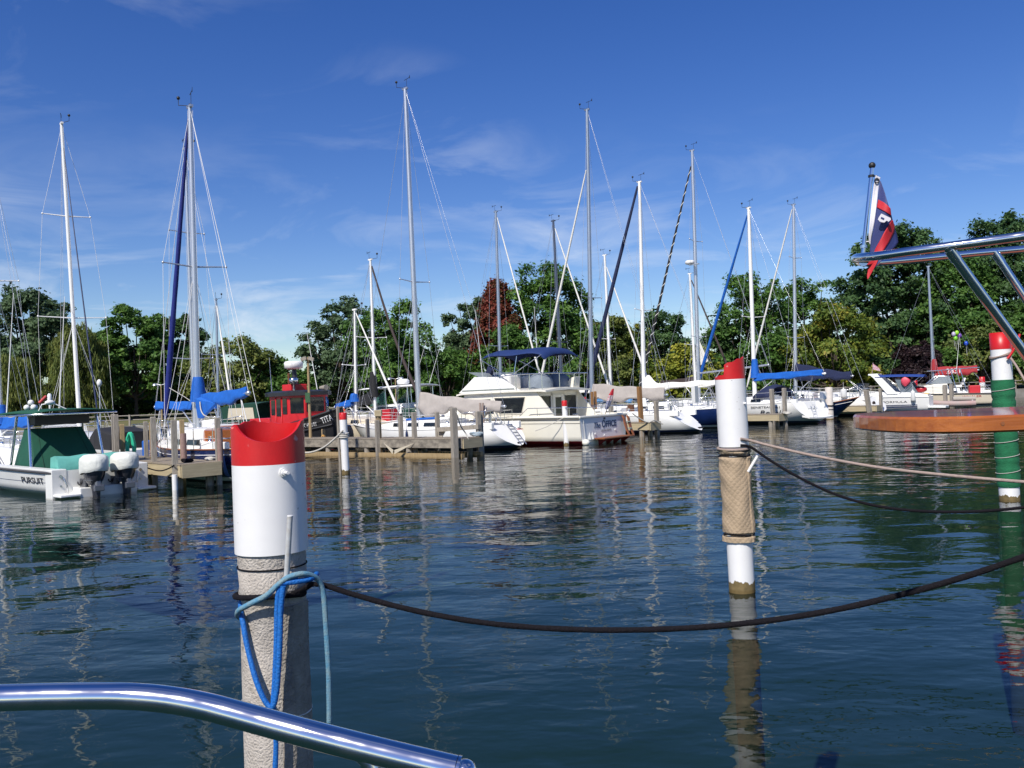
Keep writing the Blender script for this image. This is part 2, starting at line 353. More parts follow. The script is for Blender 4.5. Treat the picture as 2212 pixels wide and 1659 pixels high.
structure('water_body_sheet', w, mat('water_body_teal', (0.0085, 0.0260, 0.0235), 1.0, spec=0.0))
# shore line as a polyline (x, y), land behind it
SHORE = [(-400, 66), (-60, 70), (-20, 74), (20, 82), (60, 92), (400, 150)]
def shore_y(x):
    for (a, b), (c, d) in zip(SHORE, SHORE[1:]):
        if a <= x <= c: return b+(d-b)*(x-a)/(c-a)
    return 80
grass = mat('lawn', (0.085, 0.105, 0.030), 0.95, col2=(0.15, 0.125, 0.05), vscale=.35, bump=.03, bscale=6)
stone = mat('seawall_concrete', (0.30, 0.28, 0.25), 0.9, col2=(0.19, 0.17, 0.14), vscale=1.2, bump=.01, bscale=8)
g = MB(); xs = [-3000, -400]+[p[0] for p in SHORE[1:-1]]+[400, 3000]
def GZ(d): return 0.85+min(d, 30)*.02
rows = []
for dd in (0, 6, 30, 120, 3000):
    rows.append([V((x, shore_y(max(-400, min(400, x)))+dd, GZ(dd))) for x in xs])
g.loft(rows, closed=False, cap0=False, cap1=False)
structure('lawn_bank', g, grass)
g = MB()
for a, b in zip(SHORE, SHORE[1:]):
    a3, b3 = V((a[0], a[1]-.05, 0)), V((b[0], b[1]-.05, 0)); up = V((0, 0, 1)); bk = V((0, .35, 0))
    g.add([a3-up, b3-up, b3+up*.92, a3+up*.92, a3+up*.92+bk, b3+up*.92+bk], [(0, 1, 2, 3), (3, 2, 5, 4)])
structure('seawall', g, stone)
# ------------------------------------------------------------------ trees
def leaf_mat(name, c1, c2, c3):
    M = bpy.data.materials.new(name); M.use_nodes = True; t = M.node_tree; P = t.nodes['Principled BSDF']; out = t.nodes['Material Output']
    a = t.nodes.new('ShaderNodeAttribute'); a.attribute_name = 'tint'
    r = t.nodes.new('ShaderNodeValToRGB'); e = r.color_ramp.elements
    e[0].position = 0.0; e[0].color = (*c1, 1); e[1].position = 1.0; e[1].color = (*c3, 1); k = e.new(.5); k.color = (*c2, 1)
    t.links.new(a.outputs['Fac'], r.inputs[0]); t.links.new(r.outputs[0], P.inputs['Base Color'])
    P.inputs['Roughness'].default_value = .55; P.inputs['Specular IOR Level'].default_value = .3
    tr = t.nodes.new('ShaderNodeBsdfTranslucent'); t.links.new(r.outputs[0], tr.inputs['Color'])
    mx = t.nodes.new('ShaderNodeMixShader'); mx.inputs[0].default_value = .36
    t.links.new(P.outputs[0], mx.inputs[1]); t.links.new(tr.outputs[0], mx.inputs[2]); t.links.new(mx.outputs[0], out.inputs['Surface'])
    return M
LEAF = {
 'green': leaf_mat('leaf_green', (0.052, 0.123, 0.027), (0.092, 0.191, 0.039), (0.151, 0.269, 0.052)),
 'dark': leaf_mat('leaf_dark', (0.042, 0.092, 0.034), (0.071, 0.144, 0.048), (0.110, 0.196, 0.063)),
 'grey': leaf_mat('leaf_greygreen', (0.058, 0.108, 0.052), (0.097, 0.160, 0.077), (0.147, 0.216, 0.104)),
 'olive': leaf_mat('leaf_olive', (0.087, 0.131, 0.031), (0.158, 0.200, 0.048), (0.249, 0.269, 0.073)),
 'yellow': leaf_mat('leaf_yellowgreen', (0.144, 0.183, 0.021), (0.262, 0.295, 0.037), (0.420, 0.393, 0.052)),
 'red': leaf_mat('leaf_red', (0.092, 0.065, 0.027), (0.210, 0.052, 0.034), (0.327, 0.072, 0.052)),
 'purple': leaf_mat('leaf_purple', (0.019, 0.012, 0.016), (0.034, 0.019, 0.023), (0.055, 0.031, 0.029)),
 'autumn': leaf_mat('leaf_turning', (0.072, 0.131, 0.023), (0.164, 0.216, 0.034), (0.341, 0.295, 0.042)),
}
bark = mat('bark', (0.075, 0.060, 0.045), .95, col2=(0.04, 0.03, 0.025), vscale=3, stretch=(2, 2, .4), bump=.03, bscale=6)
def leaf_mesh(name, centers, radii, per, leaf, rng, m, squash=.85, droop=False, tintc=.34, mid=None):
    C = np.asarray(centers, float); Rr = np.asarray(radii, float); K = len(C)
    cnt = np.maximum(24, (per*(Rr/Rr.mean())**2).astype(int)); idx = np.repeat(np.arange(K), cnt); n = len(idx)
    d = rng.normal(size=(n, 3)); d /= np.linalg.norm(d, axis=1)[:, None]; d[:, 2] = np.where(d[:, 2] < -.5, -d[:, 2], d[:, 2])
    rad = Rr[idx]*(rng.random(n)**.45)*(1+.35*np.abs(rng.normal(size=n))*(rng.random(n) < .3))
    p = C[idx]+d*rad[:, None]*np.array([1, 1, squash])
    o = C[idx]-(C.mean(0) if mid is None else np.asarray(mid)); o /= np.linalg.norm(o, axis=1)[:, None]+1e-6
    if droop:
        p[:, 2] -= rng.random(n)**1.2*Rr[idx]*2.6
        nrm = o*.5+rng.normal(size=(n, 3))*.5; nrm[:, 2] *= .25
        tg = np.tile([0., 0, 1.], (n, 1))+rng.normal(size=(n, 3))*.16; la = leaf*1.7; lb = leaf*.26
    else:
        nrm = d*.35+o*.45+rng.normal(size=(n, 3))*.62+np.array([0, 0, .45])
        tg = rng.normal(size=(n, 3)); la = leaf; lb = leaf*.60
    nrm /= np.linalg.norm(nrm, axis=1)[:, None]
    tg -= nrm*(tg*nrm).sum(1)[:, None]; tg /= np.linalg.norm(tg, axis=1)[:, None]+1e-9
    bt = np.cross(nrm, tg); s = (.45+1.1*rng.random(n)**1.4)[:, None]
    v = np.stack([p-tg*la*s, p+bt*lb*s-nrm*.14*la*s, p+tg*la*s, p-bt*lb*s-nrm*.14*la*s], 1).reshape(-1, 3)
    me = bpy.data.meshes.new(name); me.vertices.add(n*4); me.vertices.foreach_set('co', v.ravel())
    me.loops.add(n*4); me.loops.foreach_set('vertex_index', np.arange(n*4, dtype=np.int32))
    me.polygons.add(n); me.polygons.foreach_set('loop_start', np.arange(0, n*4, 4, dtype=np.int32))
    try: me.polygons.foreach_set('loop_total', np.full(n, 4, dtype=np.int32))
    except Exception: pass
    ct = rng.random(K); tint = np.clip(.45+(ct[idx]-.5)*2*tintc+rng.normal(size=n)*.20, 0, 1)
    at_ = me.attributes.new('tint', 'FLOAT', 'FACE'); at_.data.foreach_set('value', tint.astype(np.float32))
    me.materials.append(m); me.update(); me.validate()
    return me
def tree(name, label, px, ytop, hw, Y, kind, ybot=None, dens=1.0, style='round', group='trees along the shore', seed=None, cat='tree', lean=0.0, clump=1.0):
    rng = np.random.default_rng(seed if seed is not None else int(px*7+ytop))
    X = xat(px, Y, 5); ground = GZ(max(0, Y-shore_y(X)))
    zt = zat(px, ytop-4, Y); hwm = hw*Y/FPX*1.14
    zb = zat(px, ybot, Y) if ybot else ground+.28*(zt-ground)
    H = zt-zb
    root = thing(name, label, cat, (X, Y, ground), 0, group)
    cr0 = float(np.clip(hwm*.20, .42, .95))*clump
    K = int(np.clip(hwm*hwm*H*2.0/(cr0**3*4.2)*dens*(.95 if style != 'wild' else .75), 40, 330))
    # a few big boughs give the crown its uneven outline; small clumps hang on them
    nb = max(10, int((14 if style != 'wild' else 12)*dens+hwm*3.2)); boughs = []
    for i in range(nb):
        u = (i+.5)/nb*.94+.03
        if style == 'cone': wf = (1-u)**.8*.98+.06
        elif style == 'broad': wf = math.sin(math.pi*min(1, (.26+.66*u)))**.6
        else: wf = math.sin(math.pi*min(1, (.14+.76*u)))**.62
        a = i*2.4+rng.random()*.9; br = hwm*(.40+.18*rng.random())*(1 if style != 'wild' else .80)
        if u > .8: br *= .8
        rm = max(hwm*wf-br*.72, 0)*(.80+.40*rng.random())
        boughs.append((V((math.cos(a)*rm+lean*H*u, math.sin(a)*rm*.8, zb-ground+u*H-br*(.25+.5*u))), br))
    cs = []; rs = []; tries = 0
    while len(cs) < K and tries < 9000:
        tries += 1
        c0, br = boughs[rng.integers(nb)]
        d = V(rng.normal(size=3)); d.normalize()
        if d.z < -.55: d.z = -d.z
        c = c0+V((d.x, d.y, d.z*.85))*br*(.35+.65*rng.random()**.6)
        cr = cr0*(.6+.75*rng.random())
        if c.z+cr*.6 > zt-ground+.05: continue
        if style == 'wild' and any((c-q).length < cr0*.55 for q in cs): continue
        cs.append(c); rs.append(cr)
    mid = (lean*H*.4, 0, zb-ground+H*.35)
    tri = leaf_mesh('crown', [tuple(c) for c in cs], rs, 172 if style != 'wild' else 155, .125+.011*hwm, rng, LEAF[kind], droop=(style == 'willow'), mid=mid)
    co = bpy.data.objects.new('crown', tri); COL.objects.link(co); co.parent = root
    tr = MB(); tr_r = .10+.05*hwm; top = V((lean*H*.5, 0, zb-ground+H*.55))
    tr.tube(cat_curve([(0, 0, -.3), (rng.normal()*.15, 0, (zb-ground)*.6), top], 5), [tr_r*(1-.075*i) for i in range(11)], 8)
    tr.build('trunk', bark, root)
    for c, br in boughs:
        lm = MB(); s0 = V((0, 0, max(.4, zb-ground)*(.7+.4*rng.random()))); s0.z = min(s0.z, max(.3, c.z-.2), top.z)
        mid_ = s0.lerp(c, .5)+V((0, 0, -.10*(c-s0).length))
        lm.tube(cat_curve([s0, mid_, c], 4), [tr_r*.42*(1-.09*j) for j in range(9)], 5)
        lm.build('limb', bark, root)
    return root
T = tree
T('broadleaf_tree', 'tall grey-green tree with an open crown on tall limbs, standing behind drooping willows', 70, 622, 100, 92, 'grey', 845, .75, 'wild', clump=.8)
T('willow_tree', 'drooping olive willow below the tall grey-green tree', 28, 770, 62, 82, 'olive', 890, .8, 'willow', group='willows on the left shore')
T('willow_tree', 'drooping olive willow beside the white mast of the moored sloop', 178, 696, 58, 88, 'olive', 880, .8, 'willow', group='willows on the left shore')
T('broadleaf_tree', 'ragged dark green tree with sky showing through its crown', 292, 664, 72, 92, 'green', 850, .72, 'wild', clump=.72)
T('broadleaf_tree', 'narrow dark tree behind the mast with the blue furled jib', 392, 676, 52, 95, 'dark', 850, .8, 'wild', clump=.75)
T('broadleaf_tree', 'low dark tree filling in behind the willow', 232, 716, 52, 96, 'dark', 870, 1.0)
T('broadleaf_tree', 'low spreading fresh green tree between the blue sail cover and the tug', 512, 728, 88, 90, 'olive', 870, .9, 'broad', seed=31)
T('broadleaf_tree', 'small rounded green tree sloping down toward the tug', 592, 772, 58, 92, 'green', 880, .9, 'broad')
T('bush', 'low leafy bush behind the tug wheelhouse roof', 642, 800, 40, 88, 'green', 885, .9, 'broad', cat='bush', group='bushes on the shore')
T('broadleaf_tree', 'tall cottonwood with ragged grey-green crown behind the tug', 736, 642, 74, 92, 'grey', 850, .8, 'wild', clump=.85)
T('maple_tree', 'dense rounded green maple behind the black sail cover', 842, 650, 88, 88, 'green', 872, 1.1, 'round', seed=5)
T('maple_tree', 'low dense green maple behind the grey covered boom', 962, 744, 70, 90, 'green', 875, 1.0, 'broad')
T('broadleaf_tree', 'grey-green tree leaning out beside the red-leaved maple', 1018, 646, 54, 98, 'grey', 800, .8, 'wild', clump=.85)
T('red_maple_tree', 'maple with dark red autumn leaves', 1080, 608, 56, 91, 'red', 790, 1.6, 'cone')
T('maple_tree', 'tallest dense green maple behind the flybridge cruiser', 1188, 574, 92, 92, 'green', 868, 1.15, 'round', seed=9)
T('maple_tree', 'lower green maple in front of the red-leaved maple', 1098, 706, 66, 88, 'green', 875, 1.0, 'broad', seed=12)
T('broadleaf_tree', 'olive tree between two silver masts beside the tallest maple', 1310, 684, 56, 92, 'olive', 870, 1.0, 'round')
T('broadleaf_tree', 'dark rounded tree behind the white furled mainsail', 1436, 670, 66, 95, 'dark', 868, 1.0, 'round')
T('broadleaf_tree', 'olive brown tree behind the yellow-green shrub', 1372, 702, 50, 94, 'autumn', 868, .9, 'round', seed=44)
T('ornamental_tree', 'bright yellow-green shrub-like tree among the masts', 1482, 744, 62, 76, 'yellow', 862, 1.3, 'round', seed=3)
T('broadleaf_tree', 'low dark tree right of the yellow-green shrub', 1556, 700, 48, 96, 'dark', 862, 1.0, 'broad')
T('maple_tree', 'green maple with spiky branch ends behind the blue furled jib', 1638, 592, 92, 95, 'green', 855, .95, 'wild', seed=20)
T('broadleaf_tree', 'green tree behind the navy sail cover', 1748, 600, 72, 98, 'green', 850, .95, 'wild')
T('maple_tree', 'yellowing maple in front of the darker tree behind the navy sail cover', 1802, 655, 96, 92, 'autumn', 832, .9, 'broad', seed=77)
T('maple_tree', 'large dark green maple behind the burgee and bow rail', 1955, 486, 118, 100, 'dark', 820, 1.1, 'round', seed=15)
T('maple_tree', 'green maple right of the large dark maple', 2075, 545, 92, 97, 'green', 815, 1.0, 'broad', seed=16)
T('maple_tree', 'very tall dark maple rising behind the bow rail struts', 2190, 452, 118, 100, 'dark', 810, 1.1, 'round', seed=18)
T('purple_plum_tree', 'small dark purple-leaved plum tree', 1984, 742, 42, 90, 'purple', 842, 1.2, 'round')
T('broadleaf_tree', 'yellowish low-branched tree behind the green padded pile', 2118, 690, 84, 94, 'olive', 815, 1.0, 'broad', seed=61)
T('broadleaf_tree', 'leafy green tree at the end of the railing past the green padded pile', 2262, 640, 80, 92, 'green', 800, 1.0, 'broad', seed=62)
T('bush', 'bright green bush on the lawn beside the purple plum tree', 2040, 752, 36, 92, 'green', 830, 1.0, 'round', cat='bush', group='bushes on the shore')
# hedge bushes that close the view under the crowns
hedge = [(60, 872, 62, 'dark', 'dark bush under the tall grey-green tree'), (150, 862, 58, 'dark', 'dark bush under the willow by the white mast'),
         (250, 850, 60, 'dark', 'dark bush under the ragged tree'), (345, 858, 52, 'green', 'green bush behind the left dock posts'),
         (440, 846, 60, 'dark', 'dark bush behind the blue mast boot'), (560, 846, 56, 'olive', 'light green bush left of the tug cabin'),
         (700, 826, 58, 'green', 'green bush behind the tug radar mast'), (790, 832, 60, 'dark', 'dark bush under the dense rounded maple'),
         (900, 826, 60, 'dark', 'dark bush behind the tall silver mast'), (1010, 812, 62, 'green', 'green bush ahead of the flybridge'),
         (1130, 800, 64, 'dark', 'dark bush behind the flybridge rail'), (1240, 796, 62, 'dark', 'dark bush under the tallest maple'),
         (1345, 792, 60, 'olive', 'olive bush behind the blue tarpaulin'), (1430, 786, 50, 'dark', 'dark bush left of the yellow-green shrub'),
         (1570, 780, 56, 'dark', 'dark bush right of the yellow-green shrub'), (1680, 778, 62, 'dark', 'dark bush behind the bright blue boom cover'),
         (1790, 774, 62, 'dark', 'dark bush behind the navy boom cover'), (1900, 766, 58, 'dark', 'dark bush behind the express cruiser'),
         (2150, 764, 62, 'dark', 'dark bush behind the green padded pile'), (2230, 762, 60, 'dark', 'dark bush at the end of the railing')]
for (px, yt, hw, kd, lb) in hedge:
    T('bush', lb, px, yt-14, hw, 99, kd, None, 1.1, 'broad', group='bushes on the shore', cat='bush', seed=int(px)+3)
# far woodland seen only as one mass through the gaps
rng = np.random.default_rng(2)
cs = []; rs = []
for i in range(170):
    x = -95+190*i/169+rng.normal()*1.2; y = 112+rng.random()*9
    prf = 4.2+2.6*math.sin(i*.21)+1.6*math.sin(i*.67+1)
    for k in range(4):
        cs.append((x+rng.normal()*.8, y+rng.random()*3, .9+prf*(k+.4)/4)); rs.append(1.5+rng.random()*.7)
wm = leaf_mesh('woodland', cs, rs, 80, .36, rng, LEAF['dark'], mid=(0, 130, 0))
wo_ = bpy.data.objects.new('woodland', wm); COL.objects.link(wo_)
tag(wo_, 'dark mass of woodland closing the gaps behind the shore trees', 'woodland', kind='stuff')

# ------------------------------------------------------------------ shore furniture
def railing(label, x0, x1, off):
    rt = thing('railing', label, 'railing', (x0, shore_y(x0)+off, .9), 0)
    n = int((x1-x0)/2.6)
    for i in range(n+1):
        x = x0+(x1-x0)*i/n; p = MB(); y = shore_y(x)+off-(shore_y(x0)+off)
        p.box(x-x0-.07, x-x0+.07, y-.07, y+.07, -.1, .95, taper=.94); p.build('post', woodgrey, rt)
    for z in (.5, .86):
        p = MB(); p.tube([(0, -.09, z), (x1-x0, shore_y(x1)-shore_y(x0)-.09, z)], .045, 6); p.build('rail', woodgrey, rt)
railing('grey wooden railing along the shore under the willows', -48, -14, .5)
railing('grey wooden railing along the shore under the tall dark maples', 30, 58, .5)
def lamp(label, px, yt, Y, double=False):
    X = xat(px, Y, 4); z = zat(px, yt, Y); rt = thing('lamp_post', label, 'lamp post', (X, Y, .85), 0, 'lamp posts')
    p = MB(); p.tube([(0, 0, -.1), (0, 0, z-.95)], [.07, .045], 8); p.build('pole', woodtan if double else alu, rt)
    if double:
        for s in (-1, 1):
            q = MB(); q.tube([(0, 0, z-1.0), (.45*s, 0, z-.88)], .03, 6); q.lathe([(.20, -.12), (.14, .02), (.05, .06)], 12, (.5*s, 0, z-.9)); q.build('lamp_head', alu, rt)
    else:
        q = MB(); q.ball((0, 0, z-.75), (.2, .2, .3)); q.build('globe', plastic, rt)
lamp('white globe lamp post behind the white-masted sloop', 215, 830, 70)
lamp('double-headed lamp post behind the blue sail cover', 348, 828, 70, True)
lamp('double-headed lamp post behind the furled brown jib', 854, 815, 72, True)
# parked cars glimpsed behind the boats on the right
def car(label, px, Y, col, rz):
    X = xat(px, Y, 1.5); gz = GZ(max(0, Y-shore_y(X))); rt = thing('parked_car', label, 'car', (X, Y, gz), rz, 'cars parked on the shore')
    b = MB(); prof = [(-2.15, .35), (-2.2, .75), (-1.9, .92), (-1.2, 1.0), (-.7, 1.45), (.7, 1.48), (1.35, 1.02), (2.05, .88), (2.2, .6), (2.15, .32)]
    rings = [[V((x, y*(.86 if z > 1.1 else 1), z)) for x, z in prof] for y in (-.88, .88)]
    b.loft(rings); b.build('body', col, rt, bevel=.05)
    for y in (-.83, .83):
        gl = MB(); gl.poly([(-1.05, y*.985, 1.03), (-.62, y*.93, 1.38), (.62, y*.93, 1.4), (1.15, y*.985, 1.05)], .02); gl.build('window', glass, rt)
    for x in (-1.35, 1.35):
        for y in (-.8, .8):
            t = MB(); t.tube([(x, y-.1, .33), (x, y+.1, .33)], .33, 14); wv = t.build('wheel', rubber, rt)
car('dark parked car behind the navy sail cover', 1795, 93, mat('car_black', (.015, .016, .02), .2, coat=.5), .2)
car('white parked car behind the express cruiser bimini', 1898, 97, mat('car_white', (.7, .7, .7), .25, coat=.5), .2)
for i, (px, py, col, nm) in enumerate([(2067, 719, (.28, .60, .03), 'lime green'), (2073, 725, (.14, .05, .33), 'violet'), (2060, 722, (.45, .40, .55), 'pale lilac'), (2064, 731, (.20, .55, .04), 'small light green'), (2087, 742, (.01, .06, .45), 'blue')]):
    p = at(px, py, 86); rt = thing('balloon', nm+' party balloon tied in front of the trees', 'balloon', p, 0, 'balloons')
    b = MB(); b.ball((0, 0, 0), (.2, .2, .25)); b.build('skin', mat('balloon_'+nm.replace(' ', '_'), col, .3), rt)
    b = MB(); b.tube([(0, 0, -.24), (.05, 0, -1.2)], .012, 4); b.build('string', wirew, rt)
# ------------------------------------------------------------------ foreground piles
def pipe_cap(zfun, z0, ro, ri, c, n=72, rows=10, band=None):
    """open pipe whose rim height depends on angle; mi 0 = white, 1 = red above band height"""
    mb = MB(); outer = []; inner = []
    ang = [2*math.pi*j/n for j in range(n)]
    for r_, lst in ((ro, outer), (ri, inner)):
        for k in range(rows+1):
            ring = []
            for a in ang:
                zt = zfun(a)
                if band is None: z = z0+(zt-z0)*k/rows
                else:
                    h = rows//2
                    z = z0+(band-z0)*k/h if k <= h else band+(zt-band)*(k-h)/(rows-h)
                ring.append(V((c[0]+r_*math.cos(a), c[1]+r_*math.sin(a), z)))
            lst.append(ring)
    h = rows//2
    mb.loft(outer[:h+1], mi=0, cap0=False, cap1=False, smooth=True)
    mb.loft(outer[h:], mi=1, cap0=False, cap1=False, smooth=True)
    mb.loft([list(reversed(r)) for r in inner], mi=1, cap0=False, cap1=False, smooth=True)
    mb.loft([outer[-1], inner[-1]], mi=1, cap0=False, cap1=False)
    mb.loft([inner[0], outer[0]], mi=0, cap0=False, cap1=False)
    return mb
rnd = random.Random(3)
# pile 1 (large, near) -------------------------------------------------------
Y1 = 3.92; X1 = xat(583, Y1, 1.8)
pile1 = thing('mooring_pile', 'large near mooring pile with jagged red top, white sleeve and grey carpet wrap', 'pile', (X1, Y1, 0), 0, 'red and white mooring piles')
toC = math.atan2(-Y1, -X1)                       # direction to the camera
def z1(a):
    d = (a-toC+math.pi) % (2*math.pi)-math.pi     # 0 = facing camera, + = to the right of the picture
    base = 2.120+.008*math.sin(3*a+1)+.004*math.sin(7.3*a)*math.sin(2.1*a)+.0025*math.sin(17*a+2*math.sin(3*a))
    s = (d-.02)/1.12
    if abs(s) < 1: base = min(base, 2.040+.085*abs(s)**2.1)
    if -1.65 < d < -1.1: base -= .018
    return base
cap = pipe_cap(z1, 1.548, .160, .148, (0, 0), 96, 12, 1.940); cap.build('sleeve', [whitepaint, redpaint], pile1)
b = MB(); b.lathe([(.145, -6.2), (.145, -.05)], 30); b.build('submerged_shaft', slime, pile1)
b = MB(); b.lathe([(.150, -.05), (.150, .2), (.149, .75), (.147, 1.1), (.143, 1.36), (.150, 1.37), (.145, 1.40), (.150, 1.47), (.144, 1.483), (.150, 1.50), (.149, 1.58)], 48, (0, 0, 0)); b.build('carpet_wrap', carpet, pile1)
b = MB()
for i in range(24):   # loose seam of the wrap: darker rough fold on the right
    pass
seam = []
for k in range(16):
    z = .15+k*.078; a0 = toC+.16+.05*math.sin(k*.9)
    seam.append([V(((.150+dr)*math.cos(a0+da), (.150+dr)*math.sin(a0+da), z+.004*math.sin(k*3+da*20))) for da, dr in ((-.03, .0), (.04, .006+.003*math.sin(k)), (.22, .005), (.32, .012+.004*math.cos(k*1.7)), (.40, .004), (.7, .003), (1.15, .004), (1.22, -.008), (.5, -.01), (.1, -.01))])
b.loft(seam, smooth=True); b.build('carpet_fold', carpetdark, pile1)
for z in (1.478, .86, .40):
    b = MB(); b.tube([(.151*math.cos(2*math.pi*j/40), .151*math.sin(2*math.pi*j/40), z+(.006 if z > 1 else -.03*math.cos(2*math.pi*j/40-toC-1.2))) for j in range(40)], .0035, 6, closed=True); b.build('binding_wire', ropeblk if z > 1 else wire, pile1)
ba = toC+.38; bp_ = V((math.cos(ba), math.sin(ba), 0))
bc = bp_*.160+V((0, 0, 1.905))
b = MB(); b.tube([bc-bp_*.002, bc+bp_*.006], .020, 16); b.tube([bc, bc+bp_*.020], .014, 6); b.tube([bc, bc+bp_*.052], .0075, 12); b.build('bolt', whitepaint, pile1)
def P1(px, py, dY): return at(px, py, Y1+dY)
rod = thing('steel_rod', 'bent pale grey steel rod standing against the near pile', 'rod', P1(626, 1114, -.20))
o0 = rod.location
b = MB(); b.tube([P1(626.5, 1114, -.20)-o0, P1(619, 1250, -.185)-o0, P1(618, 1266, -.18)-o0, P1(608, 1292, -.15)-o0], .0122, 12); b.build('shaft', mat('rod_grey', (.50, .53, .55), .5, var=.25, vscale=25, col2=(.38, .36, .33), bump=.001, bscale=60), rod)
b = MB(); b.tube([P1(626.6, 1113.2, -.20)-o0, P1(626.5, 1115.5, -.20)-o0], .0128, 12); b.build('paint_tip', whitepaint, rod)
# ropes on pile 1
def rope(name, label, pts, r, m, grp=None, n=10, sub=8, dense=True):
    rt = thing(name, label, 'rope', pts[0], 0, grp); o = V(pts[0])
    c = [p-o for p in cat_curve(pts, sub)]
    b = MB()
    if dense and r < .0135:      # near ropes: laid strands as relief
        fine = [c[0]]
        for p, q in zip(c, c[1:]):
            k = max(1, int((q-p).length/.0045))
            for i in range(1, k+1): fine.append(p.lerp(q, i/k))
        b.tube(fine, r, 12); N_ = 12; i0 = 0; s_ = 0.0
        for i in range(len(fine)):
            if i: s_ += (fine[i]-fine[i-1]).length
            for j in range(N_):
                v = V(b.v[i*N_+j]); d = v-fine[i]; an = 2*math.pi*j/N_
                w_ = .5+.5*math.sin(4*an+s_/.0135*2*math.pi*.5)*math.sin(4*an-s_/.0135*2*math.pi*.5)
                b.v[i*N_+j] = tuple(fine[i]+d*(.90+.20*w_+.03*math.sin(s_*31)))
    else: b.tube(c, r, n)
    b.build('strand', m, rt); return rt
def P1a(da, z, r): return V((X1+r*math.cos(toC+da), Y1+r*math.sin(toC+da), z))
for k, zz in enumerate((1.385, 1.362)):
    pass
wr = [P1a(.9-i*.35, 1.362+.012*math.sin(i*.5)+(.012 if i > 9 else 0), .163) for i in range(20)]
far_end = at(2330, 1166, 3.25)
sag = [P1a(.95, 1.385, .165), at(690, 1262, 3.86), at(760, 1283, 3.83), at(850, 1308, 3.80), at(950, 1330, 3.76), at(1060, 1347, 3.72), at(1180, 1357, 3.68), at(1300, 1361, 3.64), at(1420, 1359.5, 3.6), at(1540, 1353, 3.55), at(1680, 1338, 3.5), at(1820, 1314, 3.45), at(1960, 1281, 3.4), at(2090, 1244, 3.35), at(2212, 1203, 3.3), far_end]
rope('mooring_rope', 'thick black braided rope sagging from the near pile over the water', wr[::-1]+sag, .0122, ropeblk, sub=10)
sp_ = .0125
rope('blue_rope', 'bright blue rope hanging in two strands down the front of the near pile',
     [P1(642, 1248, -.17), P1(620, 1252, -.195), P1(605, 1268, -.20), P1(599, 1300, -.20), P1(597, 1380, -.20), P1(594, 1460, -.20), P1(590, 1530, -.20), P1(596, 1600, -.20), P1(594, 1680, -.20), P1(592, 1800, -.19)], .0118, ropeblue)
rope('blue_rope', 'bright blue rope loop slanting across the left face of the near pile',
     [P1(612, 1266, -.215), P1(607, 1310, -.215), P1(604, 1400, -.215), P1(598, 1490, -.215), P1(588, 1528, -.212), P1(570, 1510, -.205), P1(551, 1462, -.19), P1(535, 1400, -.165), P1(525, 1345, -.14), P1(520, 1322, -.11), P1(521, 1300, -.06)], .0118, ropeblue)
rope('blue_rope', 'faded blue rope wrapped over and hanging down the right side of the near pile',
     [P1(520, 1334, -.05), P1(513, 1328, -.12), P1(517, 1318, -.16), P1(540, 1305, -.19), P1(575, 1287, -.205), P1(600, 1264, -.21), P1(622, 1248, -.205), P1(650, 1240, -.185), P1(672, 1243, -.15), P1(690, 1256, -.115), P1(699, 1285, -.10), P1(703, 1340, -.10), P1(707, 1400, -.10), P1(710, 1460, -.10), P1(711, 1520, -.10), P1(711, 1560, -.10)], .0122, ropefade)
rope('blue_rope', 'short blue rope tuck behind the bent rod on the near pile',
     [P1(606, 1258, -.205), P1(625, 1258, -.20), P1(655, 1254, -.175), P1(676, 1248, -.14), P1(684, 1240, -.06)], .0122, ropeblue)
# pile 2 (middle, quilted pad) -------------------------------------------------
Y2 = 9.55; X2 = xat(1603, Y2, 0)
pile2 = thing('mooring_pile', 'tall white pile with red top and tan quilted pad lashed round it', 'pile', (X2, Y2, 0), 0, 'red and white mooring piles')
pile2.rotation_euler = (0, R(-.9), 0)
toC2 = math.atan2(-Y2, -X2)
def z2(a):
    d = (a-toC2+math.pi) % (2*math.pi)-math.pi
    x = math.sin(d)                                  # -1 left .. 1 right in the picture
    z = 2.47+.055*x
    if x < -.38 or math.cos(d) < -.2 and x < -.1: z -= .10
    return z+.006*math.sin(9*a)
cap = pipe_cap(z2, 1.555, .163, .150, (0, 0), 96, 12, 2.29); cap.build('sleeve', [whitepaint, redpaint], pile2)
b = MB(); b.lathe([(.138, -.03), (.138, .075), (.139, .54), (.139, 1.7)], 40); b.build('shaft', whitepaint, pile2)
b = MB(); b.lathe([(.138, -6.2), (.138, -.03)], 40); b.build('submerged_shaft', slime, pile2)
def stain(r, z, amp, seed, n=72):
    rn = random.Random(seed); ph = [rn.random()*6.3 for _ in range(5)]; b = MB()
    top_ = [z+amp*(.5*math.sin(3*a+ph[0])+.35*math.sin(8*a+ph[1])+.45*math.sin(19*a+ph[2])*math.sin(5*a+ph[3])) for a in [2*math.pi*j/n for j in range(n)]]
    b.loft([[V((r*math.cos(2*math.pi*j/n), r*math.sin(2*math.pi*j/n), q)) for j in range(n)] for q in (-.035, -.02)]+[[V((r*math.cos(2*math.pi*j/n), r*math.sin(2*math.pi*j/n), top_[j])) for j in range(n)]], smooth=True, cap0=False, cap1=False); return b
b = stain(.1397, .085, .028, 4); b.build('waterline_stain', scum, pile2)
